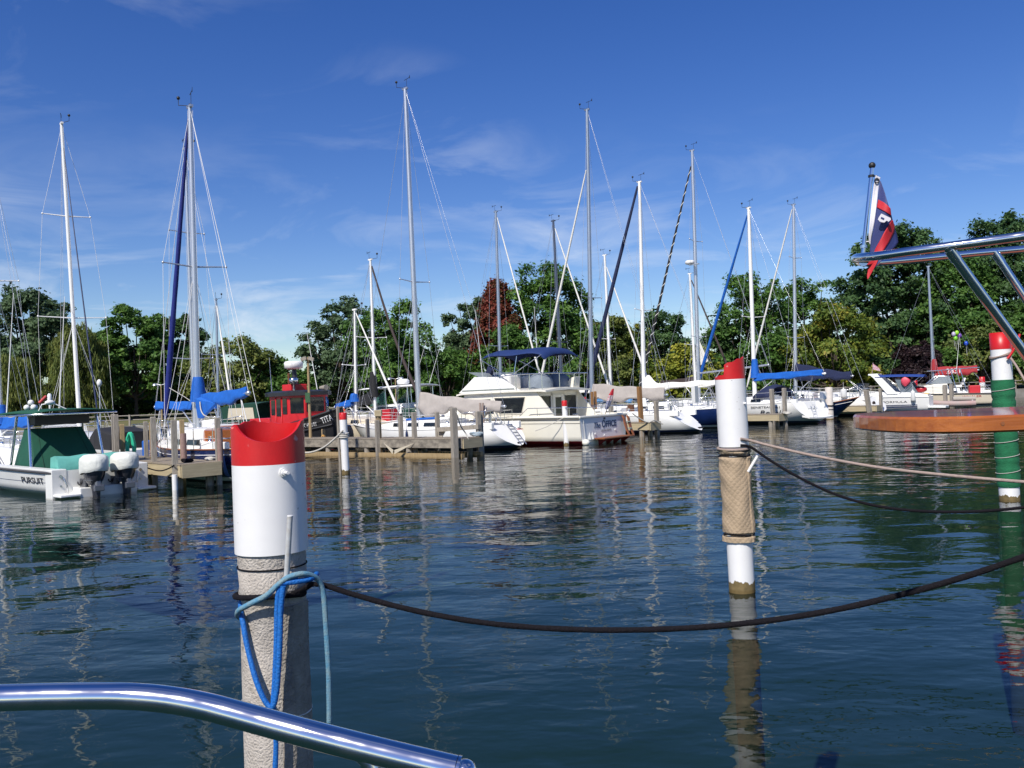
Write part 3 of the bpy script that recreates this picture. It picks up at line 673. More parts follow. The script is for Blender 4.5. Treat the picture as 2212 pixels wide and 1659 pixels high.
# quilted pad: diamond relief as geometry
pad = []
nz, na = 130, 180
for k in range(nz+1):
    z = .52+(1.53-.52)*k/nz; ring = []
    for j in range(na):
        a = 2*math.pi*j/na
        za_ = z+.012*math.sin(a*3+z*9); q = min(abs(((a*9/math.pi+za_*16) % 1)-.5), abs(((a*9/math.pi-za_*16) % 1)-.5))*2
        r = .166+.007*math.sin(a*2+z*5)+.004*math.sin(a*5-z*11)+.005*math.sin(z*23+a*3)*(.5+.5*math.sin(a*2+1))+.0038*min(1, q*2.2)
        if z > 1.36: r += .016*math.sin(z*48+a*2.5)*(z-1.36)/.17
        if abs(z-.60) < .02: r -= .022
        if abs(z-1.46) < .02: r -= .024
        d = (a-toC2+math.pi) % (2*math.pi)-math.pi
        if .9 < d < 1.25: r += .012
        ring.append(V((r*math.cos(a), r*math.sin(a), z)))
    pad.append(ring)
b = MB(); b.loft(pad, smooth=True); b.build('quilted_pad', quilt, pile2)
for z in (.60, 1.46, 1.515):
    b = MB(); b.tube([(.163*math.cos(2*math.pi*j/36), .163*math.sin(2*math.pi*j/36), z+.01*math.sin(4*math.pi*j/36)) for j in range(36)], .008, 6, closed=True); b.build('lashing', ropeblk, pile2)
b = MB(); b.tube([(.172*math.cos(2*math.pi*j/36), .172*math.sin(2*math.pi*j/36), 1.535+.012*math.sin(2*math.pi*j/36)) for j in range(36)], .015, 8, closed=True); b.build('rope_turn', ropetan, pile2)
ba = toC2+.95; bpv = V((math.cos(ba), math.sin(ba), 0)); bc = bpv*.163+V((0, 0, 2.02))
b = MB(); b.tube([bc, bc+bpv*.03], .013, 10); b.build('bolt', whitepaint, pile2)
b = MB(); q0 = bpv*.165+V((0, 0, 1.28)); q1 = q0+V((.11, -.02, .17)); b.tube([q0, q1], .017, 10); b.build('hook_rod', whitepaint, pile2)
rope('mooring_rope', 'pinkish tan rope slanting from the quilted pile toward the bow', [at(1600, 948, Y2-.17), at(1622, 952, Y2-.15), at(1660, 962, 9.3), at(1760, 985, 9.0), at(1900, 1010, 8.6), at(2060, 1028, 8.2), at(2212, 1041, 7.8), at(2320, 1047, 7.4)], .0155, ropetan)
rope('mooring_rope', 'thin dark rope sagging low from the quilted pile', [at(1600, 962, Y2-.17), at(1622, 966, Y2-.16), at(1660, 992, 9.3), at(1720, 1028, 9.1), at(1800, 1066, 8.9), at(1880, 1090, 8.7), at(1960, 1102, 8.5), at(2050, 1106, 8.2), at(2140, 1103, 8.0), at(2230, 1094, 7.8), at(2330, 1080, 7.4)], .0145, ropeblk)
# pile 3 (green carpet) -----------------------------------------------------------
Y3 = 15.7; X3 = xat(2181, Y3, 0)
pile3 = thing('mooring_pile', 'white pile with red top padded in green carpet beside the bow plank', 'pile', (X3, Y3, 0), 0, 'red and white mooring piles')
pile3.rotation_euler = (0, R(-.8), 0)
b = MB(); b.lathe([(.168, -.03), (.168, .05), (.168, 3.0)], 32); b.build('shaft', whitepaint, pile3)
b = MB(); b.lathe([(.168, -6.2), (.168, -.03)], 32); b.build('submerged_shaft', slime, pile3)
b = MB(); b.lathe([(.171, 2.70), (.171, 3.003), (.0, 3.006)], 32, cap0=False); b.build('red_cap', redpaint, pile3)
b = MB(); prof = []
for k in range(40):
    z = .22+1.93*k/39; prof.append((.192-(.012 if k % 8 == 0 else 0)+.004*math.sin(k*2.1), z))
b.lathe(prof, 36); b.build('carpet_pad', padgreen, pile3)
for z in (.50, .78, 1.05, 1.26, 1.98):
    b = MB(); b.tube([(.196*math.cos(2*math.pi*j/30), .196*math.sin(2*math.pi*j/30), z+.03*math.cos(2*math.pi*j/30)) for j in range(30)], .0055, 6, closed=True); b.build('binding_cord', ropewhite, pile3)
b = stain(.1697, .07, .03, 9); b.build('waterline_stain', scum, pile3)
b = MB(); b.tube([(.19, -.05, 1.2), (.19, -.06, 1.5), (.28, -.06, 1.58)], .018, 8); b.build('hook_rod', whitepaint, pile3)
b = MB(); b.box(.15, .19, -.05, .05, 2.62, 2.93); b.build('red_cleat', redpaint, pile3)
for i in range(2):
    b = MB(); b.tube([(.180*math.cos(2*math.pi*j/30), .180*math.sin(2*math.pi*j/30), 2.60+.06*math.sin(2*math.pi*j/30+1.4+.3*i)*(1 if i else .7)) for j in range(30)], .015, 8, closed=True); b.build('rope_turn', ropetan, pile3)
rope('mooring_rope', 'tan rope running down from the green padded pile past the rail strut', [at(2182, 772, Y3-.2), at(2195, 790, 15.3), at(2215, 824, 15.0), at(2260, 900, 14.5)], .02, ropetan)
rope('mooring_rope', 'short red line tied off at the top of the green padded pile', [at(2176, 775, Y3-.22), at(2186, 762, Y3-.24), at(2195, 744, Y3-.26), at(2203, 722, Y3-.26)], .022, redpaint)
# smaller red and white piles ----------------------------------------------------
def small_pile(label, px, ytop, ybase, Y, r, red=.28, wrap=True, band=None):
    Xp = xat(px, Y, 0); zt = zat(px, ytop, Y)
    rt = thing('mooring_pile', label, 'pile', (Xp, Y, 0), 0, 'red and white mooring piles'); rt.rotation_euler = (0, R(-.7), 0)
    b = MB(); b.lathe([(r, -.03), (r, zt-red)], 20); b.build('shaft', whitepaint, rt)
    b = MB(); b.lathe([(r, -6.2), (r, -.03)], 20); b.build('submerged_shaft', slime, rt)
    b = MB(); b.lathe([(r*1.02, zt-red), (r*1.02, zt-.02), (r*.9, zt), (0, zt+.004)], 20, cap0=True); b.build('red_cap', redpaint, rt)
    b = stain(r*1.012, .10, .04, int(px), 40); b.build('waterline_stain', scum, rt)
    if wrap:
        for i in range(3):
            b = MB(); z = zt*.60+i*.055; b.tube([((r+.022)*math.cos(2*math.pi*j/20), (r+.022)*math.sin(2*math.pi*j/20), z+.02*math.sin(2*math.pi*j/20)) for j in range(20)], .026, 6, closed=True); b.build('rope_turn', ropewhite, rt)
    return rt
p4 = small_pile('white pile with red top and rope turns standing off the plank dock by the tug', 747, 891, 1015, 27.0, .118, .22)
b = MB(); b.tube([(-.16, -.02, -.6), (-.17, -.02, 2.05)], .035, 8); b.build('side_pipe', woodgrey, p4)
rope('mooring_rope', 'white rope drooping from the roped pile toward the near pile', [at(741, 930, 26.8), at(725, 946, 27.0), at(700, 966, 27.2), at(672, 977, 27.5), at(640, 978, 27.8)], .03, ropewhite)
small_pile('white pile with red top beside the flybridge cruiser transom', 1224, 865, 962, 37.2, .115, .24, False)
small_pile('short white pile with red top glimpsed behind the flybridge cruiser', 1264, 858, 900, 52, .16, .3, False)
small_pile('white pile with red top behind the bow of the cuddy cabin boat', 1948, 820, 866, 74, .20, .42, False)
small_pile('white pile with red top and rope turns at the express cruiser stern', 1980, 822, 882, 67, .165, .42, True)
small_pile('white pile with red top beside the cuddy cabin boat outboards', 2124, 814, 868, 78, .24, .5, True)
bigw = thing('mooring_pile', 'stout plain off-white pile with rope round it before the navy launch', 'pile', (xat(1793, 53.9, 0), 53.9, 0), 0)
b = MB(); b.lathe([(.225, -6.2), (.225, -.05)], 24); b.build('submerged_shaft', slime, bigw)
b = MB(); b.lathe([(.225, -.05), (.225, 1.96), (.20, 1.98), (0, 1.99)], 24); b.build('shaft', mat('pile_offwhite', (.62, .57, .52), .7, var=.2, vscale=3), bigw)
for z in (.85, .9, .65):
    b = MB(); b.tube([(.238*math.cos(2*math.pi*j/20), .238*math.sin(2*math.pi*j/20), z+.05*math.sin(2*math.pi*j/20)) for j in range(20)], .02, 6, closed=True); b.build('rope_turn', ropeblk, bigw)
b = MB(); b.lathe([(.228, -.05), (.228, .05)], 24, cap0=False, cap1=False); b.build('waterline_stain', scum, bigw)

# ------------------------------------------------------------------ own boat: bow rail, plank, burgee; left hand rail
rl = thing('hand_rail', 'polished steel hand rail bending down across the lower left corner', 'rail', at(310, 1503, .9))
o0 = rl.location
cp = [(-420, 1520, .90), (-200, 1512, .90), (0, 1507, .90), (122, 1504, .90), (245, 1503, .90), (320, 1506.5, .90), (390, 1515, .90), (450, 1527, .895), (500, 1540, .89), (588, 1564, .88), (686, 1590, .87), (784, 1615, .862), (882, 1639, .855), (985, 1663, .848)]
b = MB(); b.tube(cat_curve([at(*q)-o0 for q in cp], 10), .0135, 28); b.build('tube', chrome, rl)
e0 = at(985, 1663, .848)-o0; e1 = at(1004, 1668, .847)-o0
b = MB(); b.tube([e0, e0.lerp(e1, .35)], .0138, 24); b.tube([e0.lerp(e1, .35), e1], .009, 20); b.ball(e1, .0125, 16, 10); b.build('end_cap', chrome, rl)
s0 = at(800, 1640, .86)-o0; s1 = at(840, 1760, .87)-o0
b = MB(); b.tube([at(760, 1612, .863)-o0, at(800, 1640, .862)-o0, s1], [.007, .011, .012], 18); b.build('stanchion', chrome, rl)

bow = thing('bow_pulpit', 'polished steel bow rail loop with slanting struts over a varnished plank', 'rail', at(1884, 905, 2.45))
o0 = bow.location; TR = .0116
def bl(px, py, Y): return at(px, py, Y)-o0
near = [bl(2420, 478, 2.0), bl(2212, 510, 2.08), bl(2060, 531, 2.14), bl(1960, 544, 2.2), bl(1893, 553, 2.27), bl(1860, 556, 2.36), bl(1848, 558, 2.46)]
far = [bl(1851, 563, 2.56), bl(1866, 567.5, 2.67), bl(1900, 567, 2.74), bl(1990, 559, 2.77), bl(2100, 548, 2.76), bl(2212, 538, 2.75), bl(2420, 518, 2.72)]
b = MB(); b.tube(cat_curve(near+far, 10), TR, 24); b.build('top_rail', chrome, bow)
for (p0, p1) in ((bl(2046, 533, 2.145), bl(2330, 925, 2.25)), (bl(2148, 544, 2.755), bl(2400, 925, 2.72))):
    b = MB(); b.tube([p0, p1], TR, 20); b.build('strut', chrome, bow)
    d = (p1-p0).normalized(); b = MB(); b.tube([p0+d*.010, p0+d*.042], TR*1.13, 20); b.build('collar', chrome, bow)
b = MB(); b.tube([bl(1866, 560, 2.45), bl(1890, 562, 2.47)], .02, 14); b.build('staff_socket', chrome, bow)
# plank
plank = thing('bow_plank', 'varnished orange-brown wooden bow plank with rounded end', 'plank', (xat(1884, 2.45, 2.1), 2.48, 2.104), 0)
b = MB(); ol = []
hw_ = .29; Lp = 1.55
for k in range(25):
    a = math.pi/2+math.pi*k/24
    ol.append((.20+.20*math.cos(a)*1.0, hw_*math.copysign(abs(math.sin(a))**.72, math.sin(a))))
ol = [(Lp, hw_)]+ol+[(Lp, -hw_)]
bot = [V((x+(.006 if x < .2 else 0), y*.985, -.043)) for x, y in ol]; m1 = [V((x, y, -.038)) for x, y in ol]; m2 = [V((x, y, -.006)) for x, y in ol]; tp = [V((x+(.005 if x < .3 else 0), y*.985, 0)) for x, y in ol]
b.loft([bot, m1, m2, tp], mi=0, cap1=False); b.add(tp, [tuple(range(len(tp)))], 1)
b.build('board', [varnish, varnish_top], plank)
for x in (.22, .42, .66, .95):
    b = MB(); b.tube([(x, -hw_-.0012, -.021), (x, -hw_+.004, -.021)], .0052, 12); b.build('wood_plug', teak, plank)
# flag staff + burgee
st = thing('flagstaff', 'slim steel flagstaff with black ball top on the bow rail', 'flagstaff', at(1863, 556, 2.46)); o0 = st.location
t0 = V((0, 0, 0)); t1 = at(1884, 362, 2.46)-o0
b = MB(); b.tube([t0, t1], .0054, 16); b.build('pole', chrome, st)
b = MB(); b.ball(t1+V((0, 0, .006)), .0095, 16, 12); b.build('ball', rubber, st)
b = MB(); q = t0.lerp(t1, .905); b.tube([q-V((0, 0, .003)), q+V((0, 0, .003))], .0085, 12); b.tube([q, q+V((.016, 0, 0)), q+V((.016, 0, -.012))], .0022, 8); b.build('clip', rubber, st)
q = t0.lerp(t1, .12); b = MB(); b.tube([q-V((0, 0, .004)), q+V((0, 0, .004))], .009, 12); b.build('ferrule', chrome, st)
q = t0.lerp(t1, .17); b = MB(); b.tube([q, q+V((.02, 0, .002))], .0018, 6); b.build('tie', wirew, st)
flag = thing('burgee', 'hanging navy pennant with red stripes and a white letter on the flagstaff', 'flag', at(1897, 385, 2.44)); o0 = flag.location
YF = 2.44
def fz(px, py):     # soft folds of the cloth, in depth
    return YF+.010*math.sin((px-1880)*.10+(py-380)*.012)+.006*math.sin((py-380)*.045+px*.05)
def F(px, py, off=0.0): return at(px, py, fz(px, py)-off)-o0
# crop coords -> photograph: x = 1816.2 + zx*.17157, y = 338.8 + zy*.17157
def C_(zx, zy): return 1816.2+zx*.17157, 338.8+zy*.17157
def sheet(rows, m, name, n=14, k=7, off=0.0):
    """rows: list of (left, right) crop points from top to bottom"""
    g_ = MB(); L_ = len(rows); vs = []; fs = []
    full = []
    for i in range(L_-1):
        for s in range(n):
            t = s/n; (a, b_), (c, d) = rows[i], rows[i+1]
            full.append(((a[0]+(c[0]-a[0])*t, a[1]+(c[1]-a[1])*t), (b_[0]+(d[0]-b_[0])*t, b_[1]+(d[1]-b_[1])*t)))
    full.append(rows[-1])
    rings = []
    for (a, b_) in full:
        rings.append([F(*C_(a[0]+(b_[0]-a[0])*j/k, a[1]+(b_[1]-a[1])*j/k), off=off) for j in range(k+1)])
    g_.loft(rings, closed=False, cap0=False, cap1=False, smooth=True)
    o = g_.build(name, m, flag); s_ = o.modifiers.new('thick', 'SOLIDIFY'); s_.thickness = .0008; return o
fnavy = mat('flag_navy', (.030, .042, .165), .6, var=.25, vscale=30); fred = mat('flag_red', (.52, .018, .028), .6, var=.15, vscale=30); fwhite = mat('flag_white', (.72, .70, .74), .7, var=.08, vscale=30)
sheet([((440, 232), (500, 262)), ((425, 300), (482, 330)), ((405, 420), (470, 440)), ((385, 600), (450, 620)), ((365, 800), (425, 820)), ((350, 1000), (385, 1000)), ((355, 1085), (372, 1112))], fwhite, 'hoist_sleeve', 8, 4)
sheet([((490, 300), (505, 310)), ((475, 430), (555, 450)), ((462, 560), (597, 600)), ((445, 680), (637, 740)), ((420, 840), (672, 880)), ((395, 980), (712, 1000)), ((375, 1100), (722, 1080)), ((365, 1180), (690, 1130)), ((375, 1260), (560, 1270)), ((345, 1400), (470, 1350)), ((330, 1500), (400, 1440)), ((335, 1540), (345, 1540))], fnavy, 'cloth', 8, 10)
sheet([((475, 537), (478, 540)), ((468, 565), (545, 575)), ((460, 600), (590, 612)), ((455, 637), (625, 650)), ((560, 688), (632, 715)), ((630, 735), (634, 738))], fred, 'red_stripe', 6, 6, .003)
sheet([((640, 800), (655, 800)), ((590, 880), (680, 890)), ((540, 960), (672, 945)), ((490, 1060), (610, 1070)), ((440, 1150), (550, 1160)), ((395, 1260), (490, 1260)), ((350, 1390), (450, 1350)), ((330, 1490), (395, 1450)), ((335, 1540), (345, 1540))], fred, 'red_stripe', 6, 6, .003)
Pout = [(510, 715), (568, 743), (625, 770), (630, 792), (600, 818), (575, 802), (548, 828), (515, 824), (488, 815), (468, 790), (480, 760), (495, 738)]
Pin = [(510, 757), (548, 774), (540, 791), (503, 774)]
def Lp_(q, off): px_, py_ = C_(*q); return at(px_, py_, fz(*C_(545, 775))-off)-o0
lt = MB(); lt.poly([Lp_(q, .012) for q in Pout], .002); lt.build('letter', fwhite, flag)
lt = MB(); lt.poly([Lp_(q, .0135) for q in Pin], .002); lt.build('letter_counter', fnavy, flag)
b = MB(); ctr = F(*C_(454, 300), off=.004); b.tube([ctr+V((.0062*math.cos(2*math.pi*j/20), 0, .0062*math.sin(2*math.pi*j/20))) for j in range(20)], .0017, 8, closed=True); b.build('grommet', rubber, flag)
# ------------------------------------------------------------------ docks
def norm2(h):
    l = math.hypot(*h); return (h[0]/l, h[1]/l)
def post(parent, o, px, ytop, Y, wpx, m, zb=-.8, name='post', lean=0.0, rz=.6, shape='square'):
    """timber post under a parent whose origin is o (no rotation)"""
    wv = wpx*Y/FPX/2; zt = zat(px, ytop, Y); X = xat(px, Y, max(0, zb)); b = MB()
    off = V((X, Y, 0))-o
    c, s = math.cos(rz), math.sin(rz)
    def ring(z, k=1.0): return [V((off.x+lean*(z-zb)+(c*a-s*q)*wv*k, off.y+(s*a+c*q)*wv*k, z)) for a, q in ((-1, -1), (1, -1), (1, 1), (-1, 1))]
    b.loft([ring(zb), ring(zt-.03), ring(zt, .86)]); return b.build(name, m, parent)
def dock(label, corner, back, length, width, fm, em, z0=.33, z1=.69, low_beam=False, group='wooden finger docks'):
    """finger dock: corner = outer left corner, back = direction toward the shore"""
    h = V((*norm2(back), 0)); n = V((h.y, -h.x, 0))      # n points to the right across the dock
    o = V((corner[0], corner[1], 0)); rt = thing('finger_dock', label, 'dock', o, 0, group)
    def face(a, bq, za, zb_, th, name, m):
        b = MB(); mid = (a+bq)/2; ax = (bq-a)/2; nn = V((-ax.y, ax.x, 0)).normalized()*th/2
        b.obox(mid+V((0, 0, (za+zb_)/2)), ax, nn, V((0, 0, (zb_-za)/2))); return b.build(name, m, rt)
    face(V((0, 0, 0)), h*length, z0, z1-.035, .05, 'fascia_board', fm)
    face(n*width, n*width+h*length, z0, z1-.035, .05, 'fascia_board', fm)
    face(-h*.03, n*width-h*.03, z0-.02, z1-.02, .05, 'end_board', em)
    if low_beam:
        face(V((0, 0, 0)), h*length, -.05, .12, .16, 'lower_beam', low_beam); face(n*width, n*width+h*length, -.05, .12, .16, 'lower_beam', low_beam)
    # planks
    pm = MB(); pm.box(-.066, .066, -width/2-.04, width/2+.04, -.036, 0); me0 = pm.build('plank', planktop, rt)
    me0.location = n*width/2+h*.04+V((0, 0, z1)); ang = math.atan2(h.y, h.x); me0.rotation_euler = (0, 0, ang)
    k = 1; t = .04+.145
    while t < length and k < 110:
        q = shared('plank', me0.data, rt, n*width/2+h*t+V((0, 0, z1+.003*math.sin(k*2.3))), ang+.004*math.sin(k*1.7)); t += .145; k += 1
    t = .5
    while t < length:
        for s in (.12, width-.12):
            b = MB(); c = n*s+h*t; b.lathe([(.12, -1), (.12, z0+.1)], 10, (c.x, c.y, 0)); b.build('support_pile', woodgrey, rt)
        t += 2.4
    return rt, o, h, n
dA, oA, hA, nA = dock('short plank dock beside the centre console boat', (-9.05, 23.6), (-.68, .73), 11, 1.12, fascia, fascia)
for a in [(335, 900, 25.2, 10, woodgrey), (318, 910, 27.2, 8, woodgrey), (380, 906, 23.75, 11, woodgrey), (397, 906, 25.6, 8.5, woodtan), (474, 902, 24.6, 10, woodgrey), (330, 911, 27.0, 7, woodtan), (254, 895, 28.5, 9, woodgrey), (267, 916, 27.2, 8, woodtan), (248, 894, 31, 7, woodgrey)]:
    post(dA, oA, *a)
for (px, yt, yb, Y, wpx) in [(332, 935, 992, 26.95, 11), (397, 936, 995, 25.55, 11), (476, 925, 1010, 24.55, 10.5)]:
    b = MB(); X = xat(px, Y, .9); rr = wpx*Y/FPX/2*1.12; b.lathe([(rr, zat(px, yb, Y)), (rr*1.05, (zat(px, yb, Y)+zat(px, yt, Y))/2), (rr, zat(px, yt, Y))], 14, (X-oA.x, Y-oA.y, 0)); b.build('carpet_sleeve', carpetpink, dA)
b = MB(); X = xat(382, 23.7, 0); b.lathe([(.075, -.8), (.075, .42)], 12, (X-oA.x, 23.58-oA.y, 0)); b.build('white_pipe', whitepaint, dA)
b = MB()
for i in range(4): b.tube([V((xat(332, 26.95, .6)-oA.x+.105*math.cos(2*math.pi*j/14), 26.95-oA.y+.105*math.sin(2*math.pi*j/14), .78+.05*i+.02*math.sin(2*math.pi*j/14))) for j in range(14)], .02, 6, closed=True)
b.build('rope_turn', ropetan, dA)
rope('dock_line', 'dark line drooping between the posts of the short dock', [at(309, 1006, 24.9), at(325, 1013, 24.6), at(345, 1017, 24.2), at(362, 1013, 23.9), at(376, 1005, 23.6)], .018, ropeblk)
def coil(label, p, r, m, turns=4, th=.03, vertical=False):
    rt = thing('rope_coil', label, 'rope', p); pts = []
    for i in range(turns*16):
        a = 2*math.pi*i/16; rr = r*(.6+.4*math.sin(i*.37)**2)
        pts.append(V((rr*math.cos(a), rr*.7*math.sin(a), th+.5*th*math.sin(i*.9)+th*.4*i/16)) if not vertical else V((rr*.5*math.cos(a)+.02*math.sin(i), .05*math.sin(i*.5), -r*2.1+r*2.1*math.sin(a))))
    b = MB(); b.tube(pts, th, 6); b.build('strand', m, rt); return rt
coil('black rope coil lying on the end of the short dock', at(405, 1000, 24.3), .16, ropeblk, 4, .035)
coil('pale rope coil lying on the short dock by its right post', at(455, 994, 24.9), .17, ropewhite, 3, .03)
coil('bright green garden hose coil hanging on a dock post', at(281, 935, 27.0), .24, hosegreen, 7, .032, True)

dB, oB, hB, nB = dock('long weathered dock with a low beam at the water beside the white sailboat', (-1.92, 32.3), (-.79, .613), 14, 1.1, fascia2, fascia, low_beam=woodtan)
for a in [(796, 905, 36.6, 6.5, woodgrey), (817, 907, 35.0, 8, woodgrey), (868, 898, 36.2, 8, woodgrey), (897, 890, 34.2, 8.5, woodgrey), (947, 890, 34.6, 7.5, woodgrey), (983, 880, 32.15, 12, woodgrey), (1036, 888, 33.4, 9, woodgrey), (1043, 890, 33.6, 5, woodgrey), (700, 927, 39.5, 6.5, woodtan), (733, 878, 39.0, 5, woodgrey), (820, 897, 35.1, 9, woodtan)]:
    post(dB, oB, *a)
b = MB(); a0 = at(947, 928, 34.4)-oB; a1 = at(1036, 922, 33.3)-oB; b.obox((a0+a1)/2, (a1-a0)/2, V((.05, .06, 0)), V((0, 0, .085))); b.build('bench_rail', woodgrey, dB)
b = MB(); b.poly([at(946, 932, 34.5)-oB, at(962, 932, 34.4)-oB, at(954, 946, 34.4)-oB, at(947, 946, 34.5)-oB], .05); b.build('bracket', woodgrey, dB)
for tri in ([(829, 957), (850, 972), (848, 981)], [(852, 981), (852, 972), (895, 957)]):
    b = MB(); b.poly([at(px, py, 33.95+(850-px)*.004)-oB for px, py in tri], .02); b.build('torn_strip', cbeige, dB)
b = MB(); q0 = at(672, 950, 38.3)-oB; b.obox(q0, V((.7, -.5, 0)), V((.2, .28, 0)), V((0, 0, .025))); b.build('yellow_board', yellow, dB)
b = MB(); q0 = at(817, 887, 35.1)-oB; b.obox(V((q0.x, q0.y, q0.z-.1)), V((.14, 0, 0)), V((0, .14, 0)), V((0, 0, .12))); b.build('post_box', fascia, dB)
coil('yellow-brown rope coil looped on a dock post by the tug', at(698, 940, 39.2), .3, ropeorange, 3, .03, True)
coil('blue and white rope heap on the end of the long weathered dock', at(1030, 942, 33.2), .25, mat('rope_mixed', (.12, .22, .30), .8, col2=(.4, .42, .42), vscale=30), 4, .045)
rope('dock_line', 'white dock line from the leaning end post of the long dock', [at(985, 888, 32.1), at(990, 905, 32.2), at(996, 922, 32.4), at(1006, 936, 32.6), at(1012, 950, 32.5)], .025, ropewhite)
# light pole with sign standing on the dock
pl = thing('sign_pole', 'tan wooden pole with floodlights and a small green sign beside the tug', 'pole', at(671, 947, 38.6)); o0 = pl.location
b = MB(); b.tube([V((0, 0, -.2)), at(665, 772, 38.6)-o0], [.075, .05], 8); b.build('pole', woodtan, pl)
q0 = at(664.5, 859, 38.5)-o0; b = MB(); b.obox(q0, V((.10, 0, 0)), V((0, .02, 0)), V((0, 0, .22))); b.build('sign_plate', signgreen, pl)
for s in (-1, 1):
    q0 = at(664+8*s, 775, 38.5)-o0; b = MB(); b.obox(q0, V((.12, 0, -.04*s)), V((0, .08, 0)), V((.02*s, 0, .07))); b.build('floodlight', woodgrey, pl)

dC, oC, hC, nC = dock('finger dock between the flybridge cruiser and the grey-covered sloop', (6.45, 41.3), (-.79, .613), 9, 1.05, fascia, fascia)
for a in [(1282, 846, 47, 4.5, woodbrown), (1289, 845, 47.3, 4.5, woodbrown), (1420, 866, 42.4, 7.5, woodgrey), (1322, 862, 45.5, 8, woodgrey)]: post(dC, oC, *a)
dD, oD, hD, nD = dock('finger dock with tan fascia in front of the bright blue covered sloop', (xat(1681, 46.3, .4), 46.3), (-.72, .69), 9, 1.0, fascia, fascia)
for a in [(1697, 838, 47, 6.8, woodgrey)]: post(dD, oD, *a)
dE, oE, hE, nE = dock('finger dock beyond the bow of the navy launch', (xat(1892, 55.6, .4), 55.6), (-.78, .63), 8, 1.0, fascia, fascia)
for a in [(1879, 842, 55.2, 8, woodgrey, .2, 'post', -.12), (1904, 838, 56.6, 5.5, woodgrey)]: post(dE, oE, *a)
def lone(label, px, yt, Y, wpx, m, grp='freestanding timber posts', lean=0.0):
    o = V((xat(px, Y, 0), Y, 0)); rt = thing('timber_post', label, 'post', o, 0, grp); post(rt, o, px, yt, Y, wpx, m, -.8, 'shaft', lean); return rt
lone('tall brown square post in the water beside the flybridge cruiser ladder', 1388, 835, 41.7, 8, woodbrown, lean=-.022)
lone('grey post in the water before the bright blue covered sloop', 1672, 840, 49.0, 7.2, woodgrey, lean=-.02)
lone('left grey post of the pair before the cuddy cabin boat', 2043, 831, 68, 6.5, woodgrey)
lone('right grey post of the pair before the cuddy cabin boat', 2057, 830, 69, 6.5, woodgrey)
rope('dock_line', 'tangled pale dock line strung at the dock end by the brown post', [at(1366, 893, 41), at(1385, 906, 41.2), at(1400, 912, 41.3), at(1412, 908, 41.4), at(1421, 912, 41.6), at(1432, 916, 41.7)], .03, ropewhite)
coil('pale rope bundle tied to the dock end at the swim platform', at(1700, 895, 46.6), .22, ropewhite, 4, .04)

